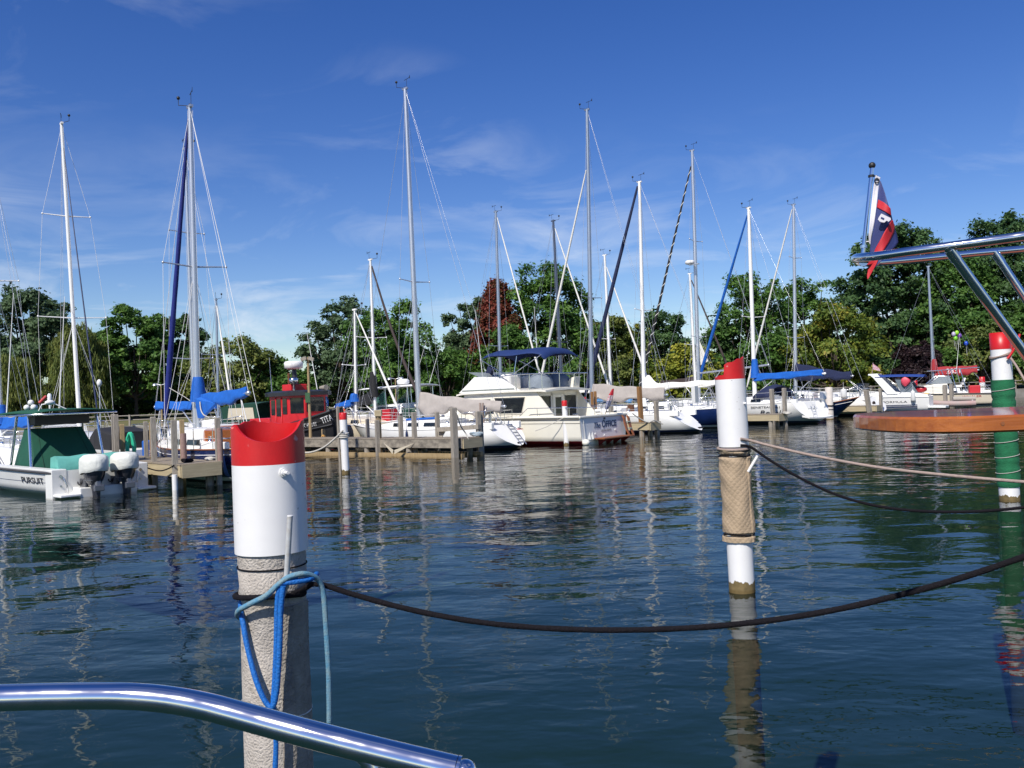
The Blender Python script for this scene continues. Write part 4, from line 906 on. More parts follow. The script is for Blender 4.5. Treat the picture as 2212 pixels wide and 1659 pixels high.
# ------------------------------------------------------------------ boats: shared builders
class Boat:
    def __init__(s, name, label, cat, stern, h, group=None):
        h = norm2(h); s.h = V((h[0], h[1], 0)); s.p = V((h[1]*-1, h[0], 0))     # p = port side direction
        s.o = V((stern[0], stern[1], 0)); s.root = thing(name, label, cat, s.o, math.atan2(h[1], h[0]), group)
    def loc(s, w):
        q = V(w)-s.o; return V((q.dot(s.h), q.dot(s.p), q.z))
    def px(s, px, py, Y): return s.loc(at(px, py, Y))
    def wld(s, l): return s.o+s.h*l[0]+s.p*l[1]+V((0, 0, l[2]))
    def col(s, x, y, z):      # picture position of a local point
        return proj(s.wld((x, y, z)))
def hull(bt, L, B, fb, mats, sr=.72, p=2.3, rake_b=.8, rake_s=0.0, draft=.45, style='round', oh=None, boot=(.16, .05), n=26, deck=True, deckmat=None, peak=.42, chine=.86, split_transom=True, deckdrop=.03):
    """mats = topsides, boot stripe, bottom. returns sheer(s)"""
    fs, fm, fw = fb
    def zs(s): return fs+(fm-fs)*(1-(1-min(1, s/.5))**2) if s < .5 else fm+(fw-fm)*((s-.5)/.5)**1.8
    def bd(s):
        if s < peak: return B/2*(sr+(1-sr)*math.sin(math.pi/2*s/peak))
        return B/2*max(0.0, 1-((s-peak)/(1-peak))**p)
    def zb(s):
        if oh is not None and s < .22: return oh+(-draft-oh)*(s/.22)**.8
        return -draft*(1 if s < .8 else 1-.75*((s-.8)/.2)**2)
    def yv(s, z):
        b_ = bd(s); Z, Bm = zs(s), zb(s); u = min(1, max(0, (Z-z)/(Z-Bm)))
        if style == 'round': return b_*(1-u**2.6)**(1/1.5)
        ch = .12+.25*max(0, s-.5)           # chine height
        if z >= ch: 
            g_ = (z-ch)/(Z-ch); lo = chine-(.30*max(0, (s-.55)/.45)); return b_*(lo+(1-lo)*g_**.9)
        lo = chine-(.30*max(0, (s-.55)/.45)); return b_*lo*max(0, (z-Bm)/(ch-Bm))
    rows = [1.0, .985, .8, .6, .4, .2]
    def ring(s):
        out = []; Z = zs(s); Bm = zb(s)
        zl = [boot[0]+(Z-boot[0])*r for r in rows]+[boot[0], boot[1], -.04, -.2, -draft*.7, -draft]
        for z in zl:
            z = max(z, Bm)
            x = L*s-(s**4)*rake_b*(1-z/Z)+((1-s)**5)*rake_s*(z/Z)
            out.append(V((x, yv(s, z), z)))
        return out
    ss = [i/(n-1) for i in range(n)]; ss = [s-.10*math.sin(2*math.pi*s)/(2*math.pi)*(-1) for s in ss]; ss[0] = 0; ss[-1] = 1
    port = [ring(s) for s in ss]; stb = [[V((q.x, -q.y, q.z)) for q in r] for r in port]
    mb = MB(); nr = len(port[0])
    for side, rev in ((port, False), (stb, True)):
        for i in range(n-1):
            for j in range(nr-1):
                q = [side[i][j], side[i+1][j], side[i+1][j+1], side[i][j+1]]
                if rev: q = q[::-1]
                mi = 0 if j < len(rows) else (1 if j == len(rows) else 2)
                mb.add(q, [(0, 1, 2, 3)], mi, True)
    ho = mb.build('hull', mats, bt.root)
    # merge seam vertices for smooth shading
    import bmesh
    bm = bmesh.new(); bm.from_mesh(ho.data); bmesh.ops.remove_doubles(bm, verts=bm.verts, dist=.0005); bmesh.ops.recalc_face_normals(bm, faces=bm.faces); bm.to_mesh(ho.data); bm.free()
    tr = MB(); k = port[0]; out = k+[V((q.x, -q.y, q.z)) for q in reversed(k)]
    tr.add([q+V((-.004, 0, 0)) for q in out], [tuple(range(len(out)))]); tr.build('transom', mats[0], bt.root)
    def sheer(s, off=0.0, dz=0.0):
        r0 = ring(s)[0]; return V((r0.x, max(0, r0.y-off), r0.z+dz))
    if deck:
        d = MB(); rr = []
        for s in ss:
            e = sheer(s); y = max(.001, e.y-.02); z = e.z-deckdrop
            rr.append([V((e.x, y, z)), V((e.x, y*.5, z+.03)), V((e.x, 0, z+.045)), V((e.x, -y*.5, z+.03)), V((e.x, -y, z))])
        d.loft(rr, closed=False, cap0=False, cap1=False, smooth=True); d.build('deck', deckmat or nonskid, bt.root)
    return sheer, ring
def toe_rail(bt, sheer, m, r=.022, dz=.0, s0=0.0, name='toe_rail', flat=1.0):
    for sg in (1, -1):
        pts = []
        for i in range(22):
            e = sheer(s0+(1-s0)*i/21); pts.append(V((e.x, e.y*sg, e.z+dz)))
        b = MB(); b.tube(pts, r, 6, flat=flat); b.build(name, m, bt.root)
def trunk(bt, st, z0, m, name='cabin', front=.25, k=.93):
    """st = [(x, half width, top z)...] aft to forward"""
    b = MB(); rg = []
    for x, w_, z in st:
        h_ = z-z0
        rg.append([V((x, w_, z0)), V((x, w_*(1-.04), z0+h_*.55)), V((x, w_*k, z-.05*min(1, h_*2))), V((x, w_*.80, z)), V((x, 0, z+.04)), V((x, -w_*.80, z)), V((x, -w_*k, z-.05*min(1, h_*2))), V((x, -w_*(1-.04), z0+h_*.55)), V((x, -w_, z0))])
    b.loft(rg); o = b.build(name, m, bt.root, bevel=.03); return o
def window(bt, pts, m=None, parent=None, th=.02, name='window'):
    b = MB(); b.poly(pts, th); return b.build(name, m or glass, parent or bt.root)
def cover(bt, a, e, h0, h1, wd, m, seed=0, collar=0.0, below=.10, name='sail_cover', lump=1.0, hump=0.0, cr=.16):
    """cloth cover over boom and flaked sail from a (mast) to e (boom end)"""
    r_ = random.Random(seed); b = MB(); n = 30; rg = []
    ph = [r_.random()*6.28 for _ in range(6)]
    d = (e-a); side = V((-d.y, d.x, 0)).normalized()
    for i in range(n+1):
        t = i/n; c = a+d*t; h = h0+(h1-h0)*min(1, t*1.15)**.75+hump*math.exp(-((t-.06)/.08)**2)
        h *= 1+.05*lump*math.sin(t*17+ph[0]); lo = below*(1+.35*lump*math.sin(t*11+ph[1])+.2*lump*math.sin(t*29+ph[2]))
        ring = []
        for j in range(20):
            an = 2*math.pi*j/20; y = math.sin(an); z = math.cos(an)
            w_ = wd*(1-.35*t)*(.62+.38*(-z))*(1+.10*lump*math.sin(an*3+t*14+ph[3])+.07*lump*math.sin(an*5-t*23+ph[4]))
            zz = h*z if z > 0 else lo*z
            ring.append(c+side*(y*w_)+V((0, 0, zz)))
        rg.append(ring)
    b.loft(rg, smooth=True); o = b.build(name, m, bt.root)
    if collar > 0:
        b = MB(); pts = [a+V((.02, 0, h0*.3)), a+V((.01, 0, h0+collar*.4)), a+V((0, 0, h0+collar))]
        b.tube(cat_curve(pts, 5), [cr*1.7*(1-.045*i) for i in range(11)], 12); b.build('mast_boot', m, bt.root)
    return o
def furled(bt, a, e, r, m, name='furled_jib', sag=0.0, spiral=None):
    pts = []
    for i in range(25):
        t = i/24; q = V(a).lerp(V(e), t); q.z -= sag*math.sin(math.pi*t)*.6; q.x -= sag*math.sin(math.pi*t)*.3; pts.append(q)
    rs = [r*(.45+.75*(i/24)**.7)*(1+.05*math.sin(i*2.1)) for i in range(25)]; rs[-1] = r*.5
    b = MB(); b.tube(pts, rs, 10); o = b.build(name, m, bt.root)
    if spiral:
        b = MB(); sp2 = []
        d = (V(e)-V(a)).normalized(); n1_ = d.cross(V((0, 1, 0))).normalized(); n2_ = d.cross(n1_)
        for i in range(260):
            t = i/259; q = V(a).lerp(V(e), t); q.z -= sag*math.sin(math.pi*t)*.6; q.x -= sag*math.sin(math.pi*t)*.3
            rr = r*(.45+.75*t**.7)*1.02; an = i*.55; sp2.append(q+(n1_*math.cos(an)+n2_*math.sin(an))*rr)
        b.tube(sp2, r*.28, 5); b.build('spiral_band', spiral, bt.root)
    return o
def masthead(bt, top, m=None, vane=True, sgn=1):
    b = MB(); b.tube([top, top+V((0, 0, .12))], .03, 6); b.tube([top+V((0, 0, .05)), top+V((.3*sgn, .25, .1)), top+V((.3*sgn, .25, .32))], .012, 5)
    b.ball(top+V((.3*sgn, .25, .34)), .06, 8, 5)
    b.tube([top+V((-.1, 0, .0)), top+V((-.12, 0, .45))], .008, 5); b.tube([top+V((-.12-.2, .05, .45)), top+V((-.12+.2, -.05, .45))], .012, 5); b.poly([top+V((-.32, .05, .45)), top+V((-.4, .07, .55)), top+V((-.4, .07, .38))], .01)
    b.build('wind_vane', rubber, bt.root)
def rails(bt, sheer, L, m=None, h=.62, s0=.04, s1=.93, n=8, pulpit=True, pushpit=True, lines=True, r=.014):
    m = m or steel
    ln = MB()
    S = [s0+(s1-s0)*i/(n-1) for i in range(n)]
    for sg in (1, -1):
        tops = []
        for s in S:
            e = sheer(s, .06); a = V((e.x, e.y*sg, e.z)); q_ = MB(); q_.tube([a, a+V((0, 0, h))], r, 6); q_.build('stanchion', m, bt.root); tops.append(a+V((0, 0, h)))
        if lines:
            ln.tube(tops, .007, 5); ln.tube([q-V((0, 0, h*.48)) for q in tops], .006, 5)
    if lines: ln.build('lifeline', wirew, bt.root)
    if pulpit:
        b = MB(); e = sheer(s1, .06); tip = sheer(.995)
        pts = [V((e.x, e.y, e.z+h)), V((tip.x-.15, e.y*.55, tip.z+h*1.02)), V((tip.x+.05, 0, tip.z+h*1.04)), V((tip.x-.15, -e.y*.55, tip.z+h*1.02)), V((e.x, -e.y, e.z+h))]
        b.tube(cat_curve(pts, 6), r*1.1, 6)
        for sg in (1, -1): b.tube([V((tip.x-.15, e.y*.55*sg, tip.z+h)), V((tip.x-.35, e.y*.5*sg, tip.z))], r, 6)
        b.build('pulpit', m, bt.root)
    if pushpit:
        b = MB(); e = sheer(s0, .06); f = sheer(s0+.11, .06)
        for k in (1.0, .5):
            pts = [V((f.x, f.y, f.z+h*k)), V((e.x, e.y, e.z+h*k)), V((e.x-.05, 0, e.z+h*k)), V((e.x, -e.y, e.z+h*k)), V((f.x, -f.y, f.z+h*k))]
            b.tube(pts, r*1.1, 6)
        b.tube([V((e.x-.03, e.y*.45, e.z)), V((e.x-.03, e.y*.45, e.z+h))], r, 6); b.tube([V((e.x-.03, -e.y*.45, e.z)), V((e.x-.03, -e.y*.45, e.z+h))], r, 6)
        b.build('pushpit', m, bt.root)
def fender(bt, p, r=.11, h=.6, m=None, name='fender'):
    b = MB(); p = V(p); b.lathe([(r*.2, -h/2-.05), (r*.8, -h/2), (r, -h/2+.1), (r, h/2-.1), (r*.8, h/2), (r*.25, h/2+.06), (r*.2, h/2+.12)], 12, p); b.tube([p+V((0, 0, h/2)), p+V((0, 0, h/2+.5))], .01, 5); return b.build(name, m or plastic, bt.root)
class Stays:
    def __init__(s, bt, m): s.bt, s.m = bt, m
    def tube(s, *a, **k):
        b = MB(); b.tube(*a, **k); b.build('stay', s.m, s.bt.root)
def sailboat(name, label, mast, h, mast_x, L, B, mats, top, fb=(.95, .85, 1.15), cabin=None, mast_m=None, mast_r=.075, boom=None, cov=None, jib=None, spr=(), sr=.70, rake_s=.55, oh=.10, deckz=None, group='sailing yachts', rake_b=1.0, rr=True, wire_m=None, cat='sailboat', back=True, boom_m=None, boom_tip=None, wins=3, cabmat=None, toe=None, lean=(0, 0), shroud_r=.0075, boot=(.16, .05), boat_w=None, dodger=None, vane=True, wheel=False):
    """mast = (picture column at deck, depth); top = picture position of the masthead"""
    h = V((*norm2(h), 0)); Xm = xat(mast[0], mast[1], 1.3); M0 = V((Xm, mast[1], 0)); st = M0-h*mast_x
    bt = Boat(name, label, cat, st, (h.x, h.y), group)
    sheer, ring = hull(bt, L, B, fb, mats, sr=sr, rake_b=rake_b, rake_s=rake_s, oh=oh, boot=boot)
    toe_rail(bt, sheer, toe or gelw)
    zd = fb[1]
    cab = cabin or (L*.36, L*.80, B*.31, .42)
    x0, x1, hw_, ch = cab
    trunk(bt, [(x0, hw_, zd+ch), (x0+.35*(x1-x0), hw_, zd+ch*.98), (x0+.7*(x1-x0), hw_*.82, zd+ch*.82), (x1-.15, hw_*.55, zd+ch*.45), (x1, hw_*.48, zd+.05)], zd-.06, cabmat or gelw)
    for sg in (1, -1):
        for i in range(wins):
            xa = x0+.2+i*(x1-x0)*.7/max(1, wins); xb = xa+(x1-x0)*.7/max(1, wins)*.7
            def wy(x): 
                t = (x-x0)/(x1-x0); return hw_ if t < .35 else hw_*(1-.18*(t-.35)/.35)
            window(bt, [(xa, sg*(wy(xa)*.985+.005), zd+.12), (xb, sg*(wy(xb)*.985+.005), zd+.12), (xb-.04, sg*(wy(xb)*.955+.005), zd+.28), (xa+.03, sg*(wy(xa)*.955+.005), zd+.28)])
    # cockpit coamings, winches, hatch
    for sg in (1, -1):
        b = MB(); b.box(L*.08, x0, sg*hw_*.95-.09, sg*hw_*.95+.09, zd-.05, zd+.24); b.build('coaming', gelw, bt.root, bevel=.03)
        b = MB(); b.lathe([(.09, 0), (.06, .06), (.06, .12), (.08, .16)], 12, (x0-.5, sg*hw_*.95, zd+.24)); b.build('winch', steel, bt.root)
    b = MB(); b.box(x0-.05, x0+.9, -.32, .32, zd+ch+.02, zd+ch+.09); b.build('sliding_hatch', gelw, bt.root, bevel=.02)
    if dodger:
        rg = []
        for t in (0, .35, .7, 1.0):
            a = .95*math.sin(math.pi*(.18+.5*t)); rg.append([V((x0+.75-1.25*t, hw_*1.05*math.cos(q), zd+ch*.7+max(0.0, a*.85*math.sin(q))+.02)) for q in [math.pi*k/10 for k in range(11)]])
        b = MB(); b.loft(rg, closed=False, cap0=False, cap1=False, smooth=True); o = b.build('dodger', dodger, bt.root); o.modifiers.new('t', 'SOLIDIFY').thickness = .02
    if wheel:
        b = MB(); b.tube([(L*.16, .42*math.cos(2*math.pi*j/24), zd+.55+.42*math.sin(2*math.pi*j/24)) for j in range(24)], .018, 6, closed=True)
        for k in range(5): b.tube([(L*.16, 0, zd+.55), (L*.16, .42*math.cos(k*1.257), zd+.55+.42*math.sin(k*1.257))], .01, 5)
        b.tube([(L*.16+.08, 0, zd-.1), (L*.16+.05, 0, zd+.6)], .07, 10); b.build('steering_wheel', steel, bt.root)
    # mast
    base = V((mast_x, 0, zd+(ch if x0 < mast_x < x1-.6 else 0)))
    tw = at(top[0], top[1], mast[1]); tl = bt.loc(tw); mm = mast_m or alu
    k = 14; pts = [base.lerp(tl, i/k) for i in range(k+1)]
    b = MB(); b.tube(pts, [mast_r*(1-.30*(i/k)**2.2) for i in range(k+1)], 14); b.build('mast', mm, bt.root)
    b = MB(); b.obox(tl+V((0, 0, .03)), V((.16, 0, 0)), V((0, .05, 0)), V((0, 0, .04))); b.build('masthead', mm, bt.root)
    if vane: masthead(bt, tl)
    wm_ = wire_m or wire; rg = Stays(bt, wm_)
    chain = sheer(mast_x/L-.01, .05)
    tips = []
    for (f_, hwid) in spr:
        c = base.lerp(tl, f_); 
        for sg in (1, -1):
            q = c+V((-.10, hwid*sg, .06)); b = MB(); b.tube([c, q], [.03, .018], 6, flat=.6); b.ball(q, .045, 8, 5); b.build('spreader', mm, bt.root)
            tips.append((f_, sg, q))
    hi = max([f_ for f_, _ in spr], default=.5); lo_ = min([f_ for f_, _ in spr], default=.5)
    for sg in (1, -1):
        c0 = V((chain.x, chain.y*sg, chain.z)); seq = [tl-V((0, 0, .08))]+[q for f_, s_, q in sorted(tips, key=lambda t: -t[0]) if s_ == sg]+[c0]
        rg.tube(seq, shroud_r, 5, caps=False)
        rg.tube([base.lerp(tl, lo_-.01), c0+V((.45, 0, 0))], shroud_r*.9, 5); rg.tube([base.lerp(tl, lo_-.01), c0+V((-.45, 0, 0))], shroud_r*.9, 5)
    bowp = sheer(.985); bowp = V((bowp.x-.05, 0, bowp.z+.08)); sternp = sheer(.01)
    if back:
        rg.tube([tl, V((sternp.x, 0, sternp.z))], shroud_r, 5); 
    ht = base.lerp(tl, .55); rg.tube([base+V((.12, .06, .1)), tl+V((.06, .05, -.1))], shroud_r*.8, 5); rg.tube([base+V((-.12, -.06, .1)), tl+V((-.10, -.05, -.1))], shroud_r*.8, 5)
    if jib:
        jm, jr, jf = jib[:3]; jt = base.lerp(tl, jf); ft = bowp.lerp(jt, .06)
        kw = jib[3] if len(jib) > 3 else {}
        furled(bt, jt+V((.12, 0, 0)).lerp(V((0, 0, 0)), 0), ft, jr, jm, **kw)
        rg.tube([bowp, ft], .02, 6)
        b = MB(); b.lathe([(jr*1.2, -.12), (jr*1.35, 0), (jr*1.1, .1)], 10, ft.lerp(bowp, .6)); b.build('furling_drum', rubber, bt.root)
    else: rg.tube([bowp, base.lerp(tl, .99)], shroud_r, 5)
    # boom
    if boom:
        bl_, bz = boom; g0 = V((base.x-.10, 0, bz)); g1 = V((base.x-bl_, 0, bz+.12)) if boom_tip is None else bt.px(*boom_tip)
        b = MB(); b.tube([g0, g1], .06, 10); b.ball(g1, .075, 8, 6); b.build('boom', boom_m or mm, bt.root)
        rg.tube([g1, tl], .006, 5)
        rg.tube([g0.lerp(g1, .85), V((L*.10, 0, zd+.2))], .014, 5); rg.tube([g0.lerp(g1, .85), V((L*.12, .1, zd+.2))], .012, 5)
        b = MB(); b.tube([base+V((-.1, 0, .15)), g0.lerp(g1, .32)], .03, 6); b.build('vang', mm, bt.root)
        if cov:
            cm, h0, h1, wd = cov[:4]; kw = cov[4] if len(cov) > 4 else {}
            cover(bt, g0, g0.lerp(g1, .97), h0, h1, wd, cm, seed=int(mast[0]), **kw)
    if rr: rails(bt, sheer, L)
    return bt, sheer, base, tl, ring
# ------------------------------------------------------------------ sailing yachts
DD = (.68, -.73); DU = (-.68, .73); CU = (-.78, .626)
W3 = [gel, stripe_navy, antiblk]; W3r = [gel, stripe_red, antifoul]; W3b = [gelw, stripe_navy, antiblue]
bt, sh, ba_, tl, rg_ = sailboat('sailboat', 'white sloop with short blue sail cover at the edge behind the centre console boat', (2, 36), (-.80, .60), 4.6, 8.6, 2.7, W3b, (-22, 330), boom=(3.0, 1.72), cov=(cblue, .42, .30, .2, dict(collar=.5)), spr=[(.55, .9)], mast_m=mastw)
bt, sh, ba_, tl, rg_ = sailboat('sailboat', 'white sloop with tall white mast and two pairs of spreaders behind the centre console boat', (173, 38), (.60, -.80), 5.4, 9.6, 3.1, W3r, (133, 268), fb=(.95, .9, 1.2), spr=[(.37, 1.35), (.70, .95)], mast_m=mastw, mast_r=.085, boom=(3.6, 2.0), wire_m=wirew, jib=(stripe_navy, .028, .92), toe=gel)
# blue hulled sloop
bt2, sh2, ba2, tl2, rg2 = sailboat('sailboat', 'navy-hulled sloop with bright blue sail cover and wooden rub rail by the short dock', (429, 28.4), DU, 4.5, 7.6, 2.5, [navyhull, stripe_white, antiblk], (410, 232), fb=(1.0, .95, 1.15), cabin=(2.2, 6.2, .88, .62), mast_m=alu, mast_r=.095, boom=(3.4, 2.28), boom_tip=(537, 849, 25.6), boom_m=alu, cov=(cblue, .38, .20, .15, dict(collar=.55, below=.16)), jib=(croyal, .085, .97), spr=[(.50, 1.05)], rake_s=-.2, oh=-.1, sr=.62, wire_m=wirew, toe=teak, wins=2)
cv = MB(); cv.poly([bt2.px(424, 862, 28.0), bt2.px(437, 858, 27.9), bt2.px(468, 872, 27.2), bt2.px(452, 888, 27.4), bt2.px(436, 904, 27.8), bt2.px(430, 903, 28)], .10); cv.build('loose_cover_flap', cblue, bt2.root)
b = MB(); b.tube(cat_curve([bt2.px(432, 868, 27.7), bt2.px(434, 885, 27.6), bt2.px(440, 896, 27.5), bt2.px(452, 902, 27.5)], 5), .02, 6); b.build('lashing', ropewhite, bt2.root)
for sg in (1, -1):
    pts = [V((sh2(i/20).x, (sh2(i/20).y*.985+.012)*sg, sh2(i/20).z-.16)) for i in range(21)]
    b = MB(); b.tube(pts, .012, 5); b.build('cove_stripe', stripe_white, bt2.root)
b = MB(); b.box(1.35, 2.22, -.80, .80, 1.0, 1.52); b.build('cockpit_boards', varnish, bt2.root, bevel=.02)
b = MB(); b.lathe([(.14, 0), (.16, .1), (.16, .2), (.08, .26)], 14, (4.9, .55, 1.55)); b.build('vent_cowl', gelw, bt2.root)
b = MB(); b.tube([bt2.px(366, 838, 29.9), bt2.px(400, 858, 29.2), bt2.px(428, 878, 28.4)], .012, 5); b.build('whisker_line', ropewhite, bt2.root)
sailboat('sailboat', 'white sloop with sagging blue sail cover and silver mast behind the navy-hulled sloop', (421, 38), (.72, -.69), 4.9, 9.0, 2.9, W3b, (400, 322), boom=(3.9, 2.2), cov=(cblue, .30, .26, .2), spr=[(.25, 1.0), (.70, .8)], mast_m=alu, mast_r=.08, wire_m=wirew)
sailboat('sailboat', 'small white sloop with thin grey mast far behind the navy-hulled sloop', (472, 54), (.55, -.83), 4.5, 8.0, 2.6, W3, (467, 648), spr=[(.55, .9)], mast_r=.07, mast_m=alublue, jib=(cwhite, .06, .95), boom=(3.0, 2.2), cov=(cblue, .3, .2, .2))
sailboat('sailboat', 'tan-hulled sloop with blue sail cover and white mast behind the tug bow', (769, 45.2), (.70, -.71), 4.3, 8.4, 2.8, [tanhull, stripe_navy, antiblk], (766, 670), boom=(2.9, 2.1), boom_tip=(724, 879, 46.8), cov=(cblue, .34, .16, .16, dict(collar=.2)), spr=[(.48, .72)], mast_m=mastw, mast_r=.068, jib=(cwhite, .055, .97), cabmat=tanhull, fb=(1.05, 1.0, 1.25))
bt5, *_r5 = sailboat('sailboat', 'white sloop with black sail cover and drooping brown furled jib', (811, 48.5), (.70, -.71), 4.8, 9.6, 3.0, W3, (800, 562), boom=(3.5, 2.2), boom_tip=(744, 880, 50.5), cov=(cblack, .75, .18, .17, dict(collar=.9)), spr=[(.50, 1.0)], mast_m=mastw, mast_r=.08, jib=(cbrown, .085, .96, dict(sag=.5)), fb=(1.05, .95, 1.2))
b = MB(); b.obox(bt5.px(843, 897, 44), V((.35, 0, 0)), V((0, .3, 0)), V((0, 0, .32))); b.build('red_locker', stripe_red, bt5.root)
# big white sloop in the middle
bt6, sh6, ba6, tl6, rg6 = sailboat('sailboat', 'white sloop with grey sail cover, open ladder on its sloping transom and tall silver mast', (906, 39.9), CU, 6.0, 10.6, 3.2, [gelw, stripe_navy, antiblk], (875, 193), fb=(1.0, .88, 1.12), cabin=(3.9, 8.4, .95, .40), mast_m=alu, mast_r=.115, boom=(4.7, 1.92), boom_tip=(1090, 878, 36.5), cov=(cgrey, .62, .24, .24, dict(below=.34, lump=1.5)), spr=[(.415, .95)], rake_s=1.15, oh=.12, sr=.62, wire_m=wire, wheel=True)
# transom ladder
def tr_pt(ring, u, v, off=.03):
    """point on a sloping transom: u across (-1..1), v from bottom 0 to sheer 1"""
    k = ring(0.0); zt, zb_ = k[0].z, k[-1].z; z = zb_+(zt-zb_)*v
    xx = None
    for a, c in zip(k, k[1:]):
        if c.z <= z <= a.z and a.z > c.z: t = (z-c.z)/(a.z-c.z); xx = c.lerp(a, t); break
    xx = xx or k[-1]
    return V((xx.x-off, u, z))
ld = MB()
for u in (-.62, -.28): ld.tube([tr_pt(rg6, u+(.25*(1-v)), v, .05) for v in (.99, .6, .3, .03)], .022, 8)
for v in (.92, .78, .62, .47, .32, .17): ld.tube([tr_pt(rg6, -.62+.25*(1-v), v, .055), tr_pt(rg6, -.28+.25*(1-v), v, .055)], .018, 8)
ld.build('swim_ladder', steel, bt6.root)
b = MB(); q = tr_pt(rg6, .02, .12, .01); b.tube([q+V((.02, 0, 0)), q-V((.03, 0, 0))], .05, 14); b.build('exhaust_port', rubber, bt6.root)
k0 = tr_pt(rg6, -.75, .72, .012); k1 = tr_pt(rg6, -.75, .9, .012)
text('transom_name', 'GOOD NEWS', .13, letterred, bt6.root, tuple(tr_pt(rg6, -.70, .70, .016)), (0, -1, 0), tuple(k1-k0), width=.42)
b = MB(); b.tube([V((6.2, .62, 1.30)), V((5.1, .75, 1.33)), V((4.0, .78, 1.36))], .05, 8); b.build('blue_pole', cblue, bt6.root)
b = MB(); b.tube(cat_curve([V((1.9, .45, 1.95)), V((1.88, .47, 1.6)), V((1.9, .44, 1.2)), V((1.95, .40, 1.05))], 5), .05, 6); b.tube(cat_curve([V((1.8, .38, 1.95)), V((1.82, .40, 1.5)), V((1.8, .37, 1.1))], 5), .045, 6); b.build('hanging_lines', ropetan, bt6.root)
fender(bt6, (5.2, 1.62, .55), .06, .5, stripe_navy)
# grey covered sloop right of the cruiser
bt7, sh7, ba7, tl7, rg7 = sailboat('sailboat', 'white sloop with long grey sail cover and bright sloping transom right of the flybridge cruiser', (1279, 48.1), CU, 6.7, 11.0, 3.3, [greyhull, stripe_navy, antiblk], (1268, 238), fb=(1.02, .9, 1.15), cabin=(4.3, 8.6, 1.0, .42), mast_m=alublue, mast_r=.11, boom=(4.9, 1.95), boom_tip=(1441, 853, 44.9), cov=(cgrey, .80, .38, .25, dict(below=.22, lump=1.2)), spr=[(.37, 1.0)], rake_s=1.5, oh=.10, sr=.58, jib=(cwhite, .07, .80), wheel=True, cabmat=gelw)
b = MB(); k = rg7(0.0); out = [V((q.x-.012, q.y*.97, q.z)) for q in k]+[V((q.x-.012, -q.y*.97, q.z)) for q in reversed(k)]; b.add(out, [tuple(range(len(out)))]); b.build('transom_panel', gelw, bt7.root)
b = MB(); q = tr_pt(rg7, -.25, .14, .05); b.obox(q, V((.04, 0, .01)), V((0, .28, 0)), V((0, 0, .025))); b.build('transom_step', rubber, bt7.root)
b = MB(); b.box(4.22, 4.29, -.36, .30, 1.0, 1.48); b.build('companionway_boards', teak, bt7.root)
for i in range(5):
    pass
b = MB(); b.obox(bt7.px(1501, 852, 44.0), V((.10, 0, 0)), V((0, .18, 0)), V((0, 0, .42))); b.build('stern_locker', greyhull, bt7.root)
# yachts behind the cruiser
sailboat('sailboat', 'sloop with dull blue-silver mast and white furled jib behind the flybridge', (1083, 60), (.74, -.67), 5.0, 9.5, 3.0, W3, (1071, 458), boom=(3.4, 2.2), cov=(cblue, .3, .25, .2), spr=[(.32, .95), (.66, .7)], mast_m=alublue, mast_r=.10, jib=(cwhite, .06, .97))
sailboat('sailboat', 'sloop with dark mast and white furled jib behind the flybridge rail', (1216, 58), (.74, -.67), 5.0, 9.5, 3.0, W3, (1195, 478), boom=(3.4, 2.2), cov=(cnavy, .3, .25, .2), spr=[(.35, .95)], mast_m=mastdark, mast_r=.10, jib=(cwhite, .06, .96))
sailboat('sailboat', 'small sloop with white mast and white furled jib among the silver masts', (1321, 62), (.74, -.67), 4.6, 8.6, 2.8, W3, (1306, 552), boom=(3.2, 2.2), cov=(cwhite, .3, .25, .2), spr=[(.44, .95)], mast_m=mastw, mast_r=.10, jib=(cwhite, .07, .92))
bt11, sh11, *_q = sailboat('sailboat', 'navy-hulled sloop with white mast, heaped white mainsail and navy furled jib', (1392, 52), (-.76, .65), 6.0, 10.8, 3.2, [navyhull, stripe_white, antiblk], (1381, 394), fb=(1.1, 1.0, 1.2), boom=(5.0, 2.3), cov=(cwhite, .30, .26, .26, dict(lump=2.2, hump=.5)), spr=[(.42, .95)], mast_m=mastw, mast_r=.12, jib=(cnavy, .13, .985), wheel=True)
b = MB(); rg = []
for i in range(9):
    t = i/8; x = 6.3+3.2*t; hh = .55*math.sin(math.pi*(.25+.6*t))
    rg.append([V((x, 1.0*(1-.3*t)*math.cos(math.pi*k/8), 1.5+hh*math.sin(math.pi*k/8)+.15*math.sin(math.pi*t))) for k in range(9)])
b.loft(rg, closed=False, cap0=False, cap1=False, smooth=True); o = b.build('blue_tarpaulin', mat('tarp_blue', (.05, .20, .42), .6, var=.2, vscale=3, bump=.02, bscale=6), bt11.root); o.modifiers.new('t', 'SOLIDIFY').thickness = .02
bt12, *_q = sailboat('sailboat', 'sloop with silver mast, radar dome and black-and-white spiralled furled jib', (1510, 57), (-.76, .65), 6.4, 11.5, 3.4, W3, (1495, 326), boom=(4.8, 3.2), boom_tip=(1660, 788, 53.5), spr=[(.26, 1.0), (.64, .85)], mast_m=alu, mast_r=.12, jib=(cblack, .085, .94, dict(spiral=cwhite)))
b = MB(); q = bt12.px(1490, 567, 56.6); b.lathe([(.22, -.12), (.30, -.08), (.30, .06), (.24, .12), (0, .13)], 18, q); b.build('radar_dome', plastic, bt12.root)
b = MB(); b.obox(q+V((-.3, 0, -.16)), V((.35, 0, 0)), V((0, .08, 0)), V((0, 0, .03))); b.build('radar_bracket', alu, bt12.root)
